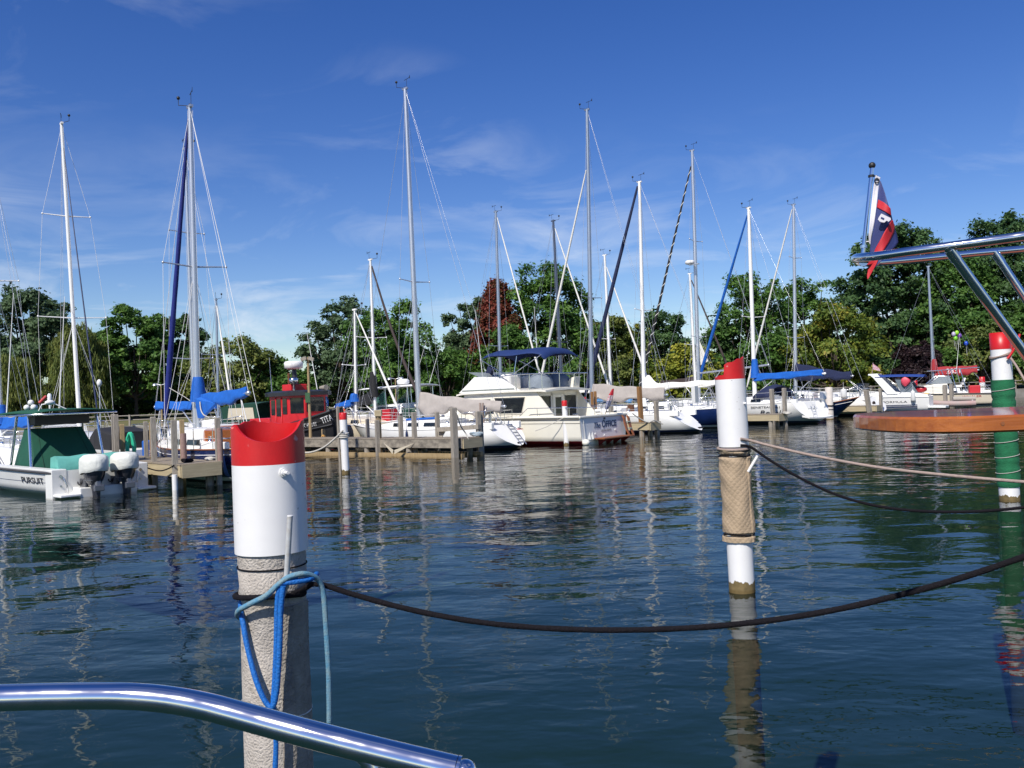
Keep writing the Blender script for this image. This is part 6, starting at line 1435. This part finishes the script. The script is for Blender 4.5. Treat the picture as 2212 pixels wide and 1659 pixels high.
fl = thing('stern_flag', 'small furled red, white and blue flag on the cruiser transom', 'flag', of.wld((.15, -.35, 1.2)), 0); 
b = MB(); b.tube([(0, 0, 0), (.42, -.1, 1.15)], .014, 6); b.build('staff', woodbrown, fl)
fmix = mat('flag_mixed', (.55, .55, .58), .8, col2=(.30, .03, .05), vscale=9, stretch=(1, 1, 3)); fblu = mat('flag_blue', (.03, .05, .16), .8, col2=(.35, .36, .42), vscale=12)
def fold(z, w_): 
    cx = .42*min(1, z/1.15)-.02
    return [V((cx+w_*math.cos(a)*(1+.45*math.sin(4*a+z*4))*.8, -.10+w_*.55*math.sin(a)*(1+.4*math.cos(3*a)), z)) for a in [2*math.pi*k/18 for k in range(18)]]
for zs_, mm_ in (((1.14, 1.0, .86), stripe_red), ((.86, .74, .62), fmix), ((.62, .48, .34, .24), fblu)):
    b = MB(); b.loft([fold(z, .025+.085*math.sin(math.pi*min(1, (1.2-z)/1.05))**.8) for z in reversed(zs_)], smooth=True); b.build('furled_cloth', mm_, fl)
rope('dock_line', 'thin dock line from the cruiser side to its red-topped pile', [at(1156, 931, 37.0), at(1180, 922, 37.1), at(1205, 909, 37.0), at(1224, 899, 37.1)], .014, ropewhite)

# ------------------------------------------------------------------ tug
LT = 8.4; bow_w = V((xat(739, 39.9, 1.5), 39.9, 0)); ht = V((.72, -.694, 0)).normalized()
tg = Boat('tugboat', 'small tug with red wheelhouse, black hull and round white radar', 'tug', bow_w-ht*LT, (ht.x, ht.y))
sht, rgt = hull(tg, LT, 3.3, (1.0, 1.10, 2.0), [blackhull, blackhull, antifoul], sr=.8, p=2.6, rake_b=.5, style='chine', draft=.5, peak=.4, chine=.92, deckdrop=.35)
toe_rail(tg, sht, blackhull, .06, -.02, name='bulwark_cap')
for sg in (1, -1):
    b = MB(); b.tube([V((rgt(i/20*.97)[3].x, (rgt(i/20*.97)[3].y+.02)*sg, rgt(i/20*.97)[3].z)) for i in range(21)], .05, 8); b.build('rubbing_strake', blackhull, tg.root)
def tx(px): # local x of picture column on the near (starboard) side
    best = min(range(0, 500), key=lambda i: abs(tg.col(LT*i/500, -1.1, 2)[0]-px)); return LT*best/500
xb = 6.25; xa = 4.0
ZR = 2.62
outl = [(xa, -1.1), (5.7, -1.1), (xb, -.55), (xb, .55), (5.7, 1.1), (xa, 1.1)]
b = MB(); b.loft([[V((x, y, .75)) for x, y in outl], [V((x, y, ZR)) for x, y in outl]]); b.build('wheelhouse', tugred, tg.root, bevel=.02)
b = MB(); b.box(1.6, 4.0, -.85, .85, .75, 1.55); b.build('engine_casing', tugred, tg.root, bevel=.03)
b = MB(); ro_ = [((x-(xa+xb)/2)*1.14+(xa+xb)/2, y*1.14) for x, y in outl]; b.loft([[V((x, y, ZR-.02)) for x, y in ro_], [V((x, y, ZR+.16)) for x, y in ro_], [V(((x-(xa+xb)/2)*.8+(xa+xb)/2, y*.8, ZR+.24)) for x, y in ro_]]); b.build('roof', blackhull, tg.root)
def facewin(p, q, f0, f1, z0_, z1_, name='window'):
    p, q = V((*p, 0)), V((*q, 0)); a = p.lerp(q, f0); c = p.lerp(q, f1); nn = V((q.y-p.y, -(q.x-p.x), 0)).normalized()*.012
    if nn.dot((a+c)/2-V(((xa+xb)/2, 0, 0))) < 0: nn = -nn
    b = MB(); b.poly([a+nn+V((0, 0, z0_)), c+nn+V((0, 0, z0_)), c+nn+V((0, 0, z1_)), a+nn+V((0, 0, z1_))], .03); return b.build(name, glass, tg.root)
for (f0, f1, z0_, z1_) in ((.10, .30, 1.72, 2.42), (.38, .60, 1.66, 2.46), (.70, .92, 1.75, 2.48)):
    facewin(outl[0], outl[1], f0, f1, z0_, z1_); facewin(outl[4], outl[5], f0, f1, z0_, z1_)
facewin(outl[1], outl[2], .10, .90, 1.78, 2.50); facewin(outl[2], outl[3], .07, .93, 1.82, 2.50); facewin(outl[3], outl[4], .1, .9, 1.82, 2.5)
b = MB(); d0 = V((*outl[0], 0)).lerp(V((*outl[1], 0)), .34); d1 = V((*outl[0], 0)).lerp(V((*outl[1], 0)), .64); b.tube([d0+V((0, -.02, 1.0)), d0+V((0, -.02, 2.55)), d1+V((0, -.02, 2.55)), d1+V((0, -.02, 1.0))], .018, 6); b.build('door_frame', tugred, tg.root)
b = MB(); b.obox((4.9, -.25, ZR+.36), V((.4, 0, 0)), V((0, .45, 0)), V((0, 0, .18))); b.build('roof_box', tugred, tg.root, bevel=.03)
b = MB(); b.lathe([(.06, .2), (.06, .5), (.20, .55), (.22, .75), (.12, .8)], 14, (5.4, -.6, ZR+.05)); b.build('searchlight', steel, tg.root)
mq = V((4.6, 0, 0)); b = MB(); b.tube([V((mq.x, 0, ZR+.2)), V((mq.x-.1, 0, 3.9))], [.17, .11], 8); b.build('radar_mast', blackhull, tg.root)
b = MB(); q = V((mq.x-.12, 0, 3.92)); b.lathe([(.30, .0), (.44, .05), (.46, .30), (.40, .38), (0, .40)], 24, q); b.build('radar_dome', plastic, tg.root)
b = MB(); b.tube([V((3.85, .1, 1.5)), V((3.85, .1, 3.75))], .06, 8); b.build('exhaust_stack', mat('rust', (.16, .06, .03), .9, var=.3), tg.root)
for q, q2 in (((4.0, -.95, ZR+.1), (3.85, -.95, ZR+1.9)), ((5.6, .6, ZR+.1), (5.3, .3, ZR+3.0))):
    b = MB(); b.tube([q, q2], [.025, .01], 6); b.build('antenna', plastic, tg.root)
b = MB(); b.tube([V((5.6, .75, ZR+.33)), V((6.1, .75, ZR+.33))], [.08, .14], 10); b.build('horn', woodgrey, tg.root)
b = MB(); q = tg.px(594, 894, 43.2); b.obox(q, V((.24, 0, 0)), V((0, .03, 0)), V((0, 0, .30))); b.build('notice_board', plastic, tg.root); b = MB(); b.obox(q+V((.0, -.035, 0)), V((.16, 0, 0)), V((0, .008, 0)), V((0, 0, .2))); b.build('notice_picture', mat('notice', (.4, .33, .2), .7, col2=(.1, .2, .15), vscale=6), tg.root)
for x in (.6, 1.6):
    b = MB(); b.lathe([(.12, .8), (.12, 1.25), (.19, 1.28), (.19, 1.36)], 12, (x-.2, -1.0, 0)); b.build('bitt', tugred, tg.root)
side_text(tg, rgt, 'registration', 'MC 6528 RY', tx(690), tx(690), 1.2, .2, letterw) if False else None
def stb_text(name, body, pxa, pxb, za, zb_, size, m):
    """lettering along the starboard side between two picture columns"""
    def surf(px, z):
        best = None
        for i in range(0, 401):
            k = rgt(i/400)
            for a, c in zip(k, k[1:]):
                if c.z <= z <= a.z and a.z > c.z:
                    p = c.lerp(a, (z-c.z)/(a.z-c.z)); p = V((p.x, -p.y-.015, p.z)); e = abs(tg.col(*p)[0]-px)
                    if best is None or e < best[0]: best = (e, p)
                    break
        return best[1]
    a = surf(pxa, za); c = surf(pxb, zb_); up = surf((pxa+pxb)/2, (za+zb_)/2+.2)-surf((pxa+pxb)/2, (za+zb_)/2); 
    out_ = V((0, -.03, 0))
    return text(name, body, size, m, tg.root, tuple(a+out_), tuple(c-a), tuple(up), width=(c-a).length)
stb_text('registration', 'MC 6528 RY', 654, 686, 1.08, 1.17, .27, letterw)
stb_text('boat_name', 'TITA', 697, 721, 1.24, 1.42, .42, letterw)
b = MB(); b.tube([V((5.2, -1.62, .55)), V((5.9, -1.45, .6))], .12, 10); b.build('tyre_fender', rubber, tg.root)

# ------------------------------------------------------------------ hardtop cruiser behind the white sloop
hc = Boat('hardtop_cruiser', 'white hardtop fishing cruiser with radar dome behind the white sloop', 'motorboat', (xat(975, 48, 1), 48), (-.85, .53))
shh, rgh = hull(hc, 8.5, 2.9, (.95, 1.0, 1.5), [gelw, stripe_navy, antiblk], sr=.92, style='chine', rake_b=1.4, peak=.35, chine=.9)
toe_rail(hc, shh, gelw, .04)
trunk(hc, [(2.6, 1.15, 2.0), (4.6, 1.1, 1.95), (5.6, .8, 1.35), (6.8, .5, 1.3)], .9, gelw)
window(hc, [(2.9, 1.15, 1.45), (4.5, 1.1, 1.45), (4.4, 1.07, 1.85), (3.0, 1.1, 1.85)])
b = MB(); rg = []
for i in range(8):
    x = 1.6+4.0*i/7; rg.append([V((x, 1.35*c, 2.95+.10*(1-c*c)+.09*(i/7)**2*-1+q)) for c, q in ((1, 0), (.6, .03), (0, .04), (-.6, .03), (-1, 0), (-.6, -.04), (0, -.04), (.6, -.04))])
b.loft(rg, smooth=True); b.build('hardtop', gelw, hc.root)
for x, y in ((2.0, 1.15), (2.0, -1.15), (3.6, 1.15), (3.6, -1.15)):
    b = MB(); b.tube([(x, y, 1.0), (x+.1, y, 2.95)], .03, 8); b.build('hardtop_leg', steel, hc.root)
b = MB(); b.lathe([(.30, 0), (.36, .08), (.36, .22), (.26, .30), (0, .31)], 18, (3.3, 0, 3.1)); b.build('radar_dome', plastic, hc.root)
for sg in (1, -1):
    b = MB(); b.poly([(3.7, 1.12*sg, 1.95), (3.7, 1.12*sg, 2.9), (5.0, 1.0*sg, 1.9)], .02); b.build('side_screen', mat('screen_green', (.06, .16, .14), .1, alpha=.75), hc.root)
b = MB(); b.box(1.4, 2.6, -1.1, 1.1, 1.2, 1.75); b.build('green_canvas', cdkgreen, hc.root, bevel=.08)
b = MB(); b.ball((7.6, .6, 1.75), .22, 12, 8); b.ball((7.3, .75, 1.65), .18, 12, 8); b.build('orange_buoy', orange, hc.root)
for y in (.7, -.7):
    b = MB(); b.tube([(2.0, y, 3.0), (1.0, y, 5.4)], [.02, .008], 6); b.build('antenna', plastic, hc.root)
rails(hc, shh, 8.5, n=6, s0=.45, pushpit=False)

# ------------------------------------------------------------------ express cruiser
ec = Boat('express_cruiser', 'white express cruiser with radar arch and blue bimini beside the roped pile', 'motor yacht', (xat(2012, 61.5, .5), 61.5), (-.86, .51))
she, rge = hull(ec, 9.6, 3.1, (1.05, 1.1, 1.5), [gelw, stripe_navy, stripe_white], sr=.95, style='chine', rake_b=2.0, peak=.35, chine=.88, boot=(.10, .0))
toe_rail(ec, she, gelw, .04)
for k_ in range(3):
    for sg in (1, -1):
        b = MB(); b.tube([V((rge(.08+i/14*.55)[4].x, (rge(.08+i/14*.55)[4].y+.01)*sg, .30+.10*k_)) for i in range(15)], .025, 5); b.build('hull_stripe', stripe_navy, ec.root)
b = MB(); b.poly([(-1.0, 1.3, .30), (-1.1, 0, .28), (-1.0, -1.3, .30), (.1, -1.45, .34), (.1, 1.45, .34)], .12); b.build('swim_platform', gelw, ec.root, bevel=.03)
trunk(ec, [(.1, 1.45, 1.2), (1.0, 1.42, 1.35), (2.6, 1.38, 1.45), (5.2, 1.2, 1.55), (7.0, .9, 1.5), (8.6, .4, 1.45)], .95, gelw, 'deck_moulding')
for sg in (1, -1):
    b = MB(); b.loft([[V((2.0, 1.30*sg, 1.3)), V((2.7, 1.30*sg, 1.3)), V((2.7, 1.42*sg, 1.3)), V((2.0, 1.42*sg, 1.3))], [V((3.0, 1.15*sg, 2.45)), V((3.6, 1.15*sg, 2.5)), V((3.6, 1.28*sg, 2.5)), V((3.0, 1.28*sg, 2.45))], [V((3.3, .9*sg, 2.65)), V((3.9, .9*sg, 2.75)), V((3.9, 1.0*sg, 2.78)), V((3.3, 1.0*sg, 2.7))]]); b.build('arch_leg', gelw, ec.root, bevel=.03)
b = MB(); b.box(3.3, 3.95, -1.05, 1.05, 2.66, 2.78); b.build('arch_top', gelw, ec.root, bevel=.03)
b = MB(); rg = []
for i in range(8):
    x = .3+3.2*i/7; rg.append([V((x, 1.3*c, 2.55+.16*(1-c*c)-.10*(1-i/7)**3-.02)) for c in (1, .6, 0, -.6, -1)])
b.loft(rg, closed=False, cap0=False, cap1=False, smooth=True); o = b.build('bimini_canvas', mat('canvas_bright_navy', (.012, .05, .25), .8, var=.2), ec.root); o.modifiers.new('t', 'SOLIDIFY').thickness = .03
for sg in (1, -1):
    b = MB(); b.tube([(1.9, 1.35*sg, 1.3), (.5, 1.25*sg, 2.5)], .02, 6); b.build('bimini_leg', steel, ec.root)
for sg in (1, -1):
    b = MB(); b.poly([(.7, 1.1*sg, 1.3), (1.8, 1.1*sg, 1.35), (2.2, 1.1*sg, 2.4), (1.2, 1.1*sg, 2.2)], .03); b.build('side_curtain', mat('curtain_slate', (.12, .15, .18), .5), ec.root)
b = MB(); b.poly([(4.4, 1.2, 1.5), (5.6, 1.05, 1.55), (4.7, .95, 2.15), (4.2, 1.1, 2.1)], .03); b.poly([(4.4, -1.2, 1.5), (5.6, -1.05, 1.55), (4.7, -.95, 2.15), (4.2, -1.1, 2.1)], .03); b.poly([(5.6, 1.05, 1.55), (5.6, -1.05, 1.55), (4.7, -.95, 2.15), (4.7, .95, 2.15)], .03); b.build('windscreen', glass, ec.root)
b = MB(); b.loft([[V((1.5+.30*w_*math.cos(a)*(1+.22*math.sin(3*a+z_*5)), 1.3+.14*w_*math.sin(a)*(1+.3*math.cos(2*a)), z_)) for a in [2*math.pi*k/14 for k in range(14)]] for z_, w_ in ((1.82, .25), (1.95, .7), (2.1, 1.0), (2.25, .95), (2.38, .6), (2.46, .15))], smooth=True); b.build('pink_float', mat('float_pink', (.62, .06, .10), .5), ec.root)
b = MB(); b.ball((.6, .3, 1.55), (.4, .3, .22), 12, 8); b.build('red_cushion', stripe_red, ec.root)
fender(ec, (1.0, 1.58, 1.1), .16, .7, greyhull); rails(ec, she, 9.6, n=6, s0=.5, pushpit=False)
b = MB(); b.tube([(3.8, .2, 2.8), (3.7, .2, 3.6)], .015, 6); b.poly([(3.72, .2, 3.55), (3.7, .2, 3.1), (3.2, .25, 2.95), (3.3, .25, 3.2)], .02); b.build('flag', mat('flag_small', (.45, .10, .12), .7, col2=(.5, .5, .55), vscale=12), ec.root)
side_text(ec, rge, 'model_lettering', 'FORMULA', 3.0, 1.4, .66, .20, letterdk)
for y in (.9, .5): 
    b = MB(); b.box(.05, .6, y-.1, y+.1, 1.22, 1.26); b.build('yellow_line', yellow, ec.root)

# ------------------------------------------------------------------ cuddy cabin boat
cc = Boat('cuddy_cabin_boat', 'cream cuddy cabin fishing boat with rod-rack hardtop frame and red cooler', 'motorboat', (xat(2150, 70, .5), 70), (-.95, .31))
shc, rgc = hull(cc, 8.0, 2.7, (.95, 1.05, 1.5), [tanhull, stripe_navy, stripe_white], sr=.93, style='chine', rake_b=1.7, peak=.35, chine=.88)
toe_rail(cc, shc, mat('rub_black', (.03, .03, .03), .6), .045, -.05, name='rub_rail')
trunk(cc, [(3.6, 1.15, 1.9), (4.6, 1.1, 1.85), (5.8, .9, 1.6), (7.2, .5, 1.45)], .95, cream)
b = MB()
for sg in (1, -1): b.poly([(3.2, 1.1*sg, 1.85), (4.9, 1.0*sg, 1.85), (4.2, .95*sg, 2.45), (3.4, 1.0*sg, 2.4)], .02)
b.poly([(4.9, 1.0, 1.85), (4.9, -1.0, 1.85), (4.2, -.95, 2.45), (4.2, .95, 2.45)], .02); b.build('windscreen', acryl, cc.root)
fr = MB(); 
for sg in (1, -1):
    fr.tube([(4.9, 1.02*sg, 1.87), (4.2, .97*sg, 2.47), (3.3, 1.0*sg, 2.42)], .03, 6)
    for (a, c) in (((3.4, 1.05), (4.0, .9)), ((2.2, 1.05), (2.6, .9)), ((2.9, 1.05), (3.3, .9))): fr.tube([(a[0], a[1]*sg, 1.1), (c[0], c[1]*sg, 2.98)], .035, 6)
    fr.tube([(1.2, .9*sg, 3.05), (5.0, .9*sg, 2.9)], .035, 6)
for x in (1.4, 2.6, 3.8, 5.0): fr.tube([(x, .9, 3.04-.035*(x-1.2)), (x, -.9, 3.04-.035*(x-1.2))], .03, 6)
fr.build('top_frame', steel, cc.root)
b = MB(); b.box(2.5, 3.0, .2, .9, 1.5, 1.7); b.poly([(2.45, .2, 1.7), (2.45, .9, 1.7), (2.25, .9, 2.25), (2.25, .2, 2.25)], .1); b.build('helm_seat', gelw, cc.root, bevel=.04)
b = MB(); b.box(1.2, 2.0, .35, 1.0, 1.0, 1.62); b.build('red_cooler', stripe_red if False else mat('cooler_red', (.50, .02, .03), .5), cc.root, bevel=.06)
b = MB(); b.tube([(2.8, .6, 3.0), (2.5, .6, 5.6)], [.025, .01], 6); b.build('antenna', plastic, cc.root)
for y in (.4, -.4):
    b = MB(); rg = []
    for z, g_ in ((.55, .6), (.75, .95), (1.0, 1.0), (1.25, .9), (1.38, .5)): rg.append([V((-.55+.40*g_*math.cos(a), y+.26*g_*math.sin(a), z)) for a in [2*math.pi*k/14 for k in range(14)]])
    b.loft(rg, smooth=True); b.build('outboard_cowl', plastic, cc.root)
    b = MB(); b.box(-.62, -.32, y-.09, y+.09, -.4, .6, taper=1.0); b.build('outboard_leg', plastic, cc.root, bevel=.03)
b = MB(); b.box(-.5, .02, -.9, .9, .15, .5); b.build('bracket', gelw, cc.root, bevel=.03)
side_text(cc, rgc, 'maker_lettering', 'WHALER', 2.6, 1.2, .68, .22, letterred)
rails(cc, shc, 8.0, n=6, s0=.5, pushpit=False)
# inflatable dinghy
dg = Boat('inflatable_dinghy', 'grey and pink inflatable dinghy floating before the cuddy cabin boat', 'dinghy', (xat(2098, 67, .2), 67), (-.97, .2))
b = MB(); b.tube(cat_curve([V((-.1, .62, .28)), V((1.2, .66, .28)), V((2.3, .55, .34)), V((2.95, .0, .42)), V((2.3, -.55, .34)), V((1.2, -.66, .28)), V((-.1, -.62, .28))], 8), .22, 14); b.build('tube', mat('hypalon_grey', (.33, .31, .29), .7, col2=(.42, .26, .24), vscale=1.2), dg.root)
b = MB(); b.box(.0, 2.2, -.5, .5, .12, .18); b.build('floor', greyhull, dg.root)
b = MB(); b.tube([V((-.2, .3, .62)), V((1.4, .35, .66))], .18, 12); b.build('rolled_cover', mat('hypalon_tan', (.36, .33, .29), .8), dg.root)
b = MB(); b.box(.0, .08, -.5, .5, .1, .55); b.build('transom_board', greyhull, dg.root)

# ------------------------------------------------------------------ boats glimpsed on the left behind
gb = Boat('canvas_top_boat', 'motorboat with dark green canvas and cream side curtain left of the tug', 'motorboat', (xat(600, 50, 1), 50), (-.9, .43))
shg, rgg = hull(gb, 7.5, 2.6, (.9, .95, 1.3), [gel, stripe_navy, antiblk], sr=.93, style='chine', rake_b=1.4, peak=.35)
b = MB(); rg = []
for i in range(7):
    x = .4+2.8*i/6; rg.append([V((x, 1.2*c, 1.0 if abs(c) > .99 else 2.3+.12*(1-c*c)-.15*(i/6)**3)) for c in (1, .97, .6, 0, -.6, -.97, -1)])
b.loft(rg, closed=False, cap0=False, cap1=False); o = b.build('canvas_top', cdkgreen, gb.root); o.modifiers.new('t', 'SOLIDIFY').thickness = .03
window(gb, [(.6, 1.225, 1.45), (2.6, 1.225, 1.45), (2.5, 1.215, 2.1), (.7, 1.215, 2.1)], cbeige, name='side_curtain')
trunk(gb, [(3.2, 1.05, 1.6), (5.0, .9, 1.45), (6.4, .5, 1.2)], .9, gelw)
bb = Boat('canvas_top_boat', 'white motorboat with beige canvas top behind the sloop with the short blue sail cover', 'motorboat', (xat(62, 44, 1), 44), (-.9, .43))
shb, rgb_ = hull(bb, 7.5, 2.6, (.9, .95, 1.3), [gel, stripe_navy, antiblk], sr=.93, style='chine', rake_b=1.4, peak=.35)
b = MB(); rg = []
for i in range(7):
    x = .2+3.4*i/6; rg.append([V((x, 1.15*c, 2.0+.16*(1-c*c)-.12*(1-i/6)**3)) for c in (1, .6, 0, -.6, -1)])
b.loft(rg, closed=False, cap0=False, cap1=False); o = b.build('canvas_top', cbeige, bb.root); o.modifiers.new('t', 'SOLIDIFY').thickness = .05
for x in (.4, 3.2):
    for y in (1.1, -1.1): 
        b_ = MB(); b_.tube([(x, y, .9), (x, y, 2.0)], .025, 6); b_.build('top_leg', steel, bb.root)
trunk(bb, [(2.6, 1.05, 1.6), (4.8, .9, 1.45), (6.4, .5, 1.2)], .85, gelw)
kb = Boat('motorboat', 'white runabout with black tarpaulin behind the green hose coil', 'motorboat', (xat(318, 33, .6), 33), (-.75, .66))
shk, rgk = hull(kb, 5.5, 2.1, (.7, .75, 1.0), [gel, stripe_red, antiblk], sr=.93, style='chine', rake_b=1.2, peak=.35)
trunk(kb, [(1.0, .95, 1.35), (2.6, .9, 1.55), (4.0, .55, 1.1)], .65, cblack, 'tarpaulin')
b = MB(); b.box(-.35, .0, -.22, .22, .3, 1.05); b.box(-.3, -.05, -.1, .1, -.3, .35); b.build('outboard', cblue, kb.root, bevel=.06)
wb = Boat('motorboat', 'white motorboat with windscreen in front of the white-masted sloop', 'motorboat', (xat(160, 46, 1), 46), (-.6, .8))
shw, rgw = hull(wb, 7.0, 2.6, (.95, 1.0, 1.35), W3, sr=.93, style='chine', rake_b=1.4, peak=.35)
trunk(wb, [(2.2, 1.1, 1.55), (4.4, .95, 1.5), (6.0, .5, 1.3)], .9, gelw); b = MB(); b.poly([(2.6, 1.0, 1.5), (4.2, .9, 1.5), (3.4, .85, 2.2), (2.6, .95, 2.2)], .02); b.poly([(2.6, -1.0, 1.5), (4.2, -.9, 1.5), (3.4, -.85, 2.2), (2.6, -.95, 2.2)], .02); b.poly([(4.2, .9, 1.5), (4.2, -.9, 1.5), (3.4, -.85, 2.2), (3.4, .85, 2.2)], .02); b.build('windscreen', acryl, wb.root)

# ------------------------------------------------------------------ nest fittings under the part that carries them
NEST = {'spreader': 'mast', 'masthead': 'mast', 'wind_vane': 'mast', 'mast_boot': 'mast', 'radar_bracket': 'mast', 'sail_cover': 'boom', 'vang': 'boom',
        'cove_stripe': 'hull', 'hull_stripe': 'hull', 'pinstripe': 'hull', 'hull_line': 'hull', 'boat_name': ('transom_panel', 'hull'), 'builder_name': 'hull', 'registration': 'hull', 'model_lettering': 'hull', 'maker_lettering': 'hull',
        'home_port': 'transom_panel', 'transom_name': 'transom', 'door_pane': 'door', 'spiral_band': 'furled_jib', 'furling_drum': 'furled_jib', 'letter': 'cloth', 'letter_counter': 'cloth', 'red_stripe': 'cloth', 'grommet': 'hoist_sleeve',
        'wood_plug': 'board', 'bolt': 'sleeve', 'cowl_shroud': 'cowl', 'cowl_panel': 'cowl', 'cowl_seam': 'cowl', 'rear_badge': 'cowl', 'shroud_seam': 'console_shroud', 'window_trim': 'aft_bulkhead', 'carpet_fold': 'carpet_wrap', 'waterline_stain': 'shaft', 'red_cap': 'shaft', 'binding_cord': 'carpet_pad', 'lashing': 'quilted_pad',
        'notice_picture': 'notice_board', 'collar': 'strut', 'end_cap': 'tube', 'side_stripe': 'flybridge_side', 'ladder_step': 'ladder_side', 'platform_bracket': 'swim_platform', 'limb': 'trunk',
        'window': ('house_side', 'wheelhouse', 'cabin'), 'window_frame': 'house_side', 'sliding_hatch': 'cabin', 'companionway_boards': 'cabin', 'door_frame': 'wheelhouse', 'roof': ()}
def base_name(o): return o.name.split('.')[0]
def centre(o):
    cs_ = [V(c) for c in o.bound_box]; return sum(cs_, V((0, 0, 0)))/8
bpy.context.view_layer.update()
for root in [o for o in COL.objects if o.parent is None and o.type == 'EMPTY']:
    kids = list(root.children); by = {}
    for k_ in kids: by.setdefault(base_name(k_), []).append(k_)
    for k_ in kids:
        tg_ = NEST.get(base_name(k_))
        if not tg_: continue
        for nm in ((tg_,) if isinstance(tg_, str) else tg_):
            if nm in by:
                cand = [q for q in by[nm] if q is not k_ and q.location.length < 1e-6 and q.parent is root]
                if cand:
                    c0 = centre(k_); k_.parent = min(cand, key=lambda q: (centre(q)-c0).length); break
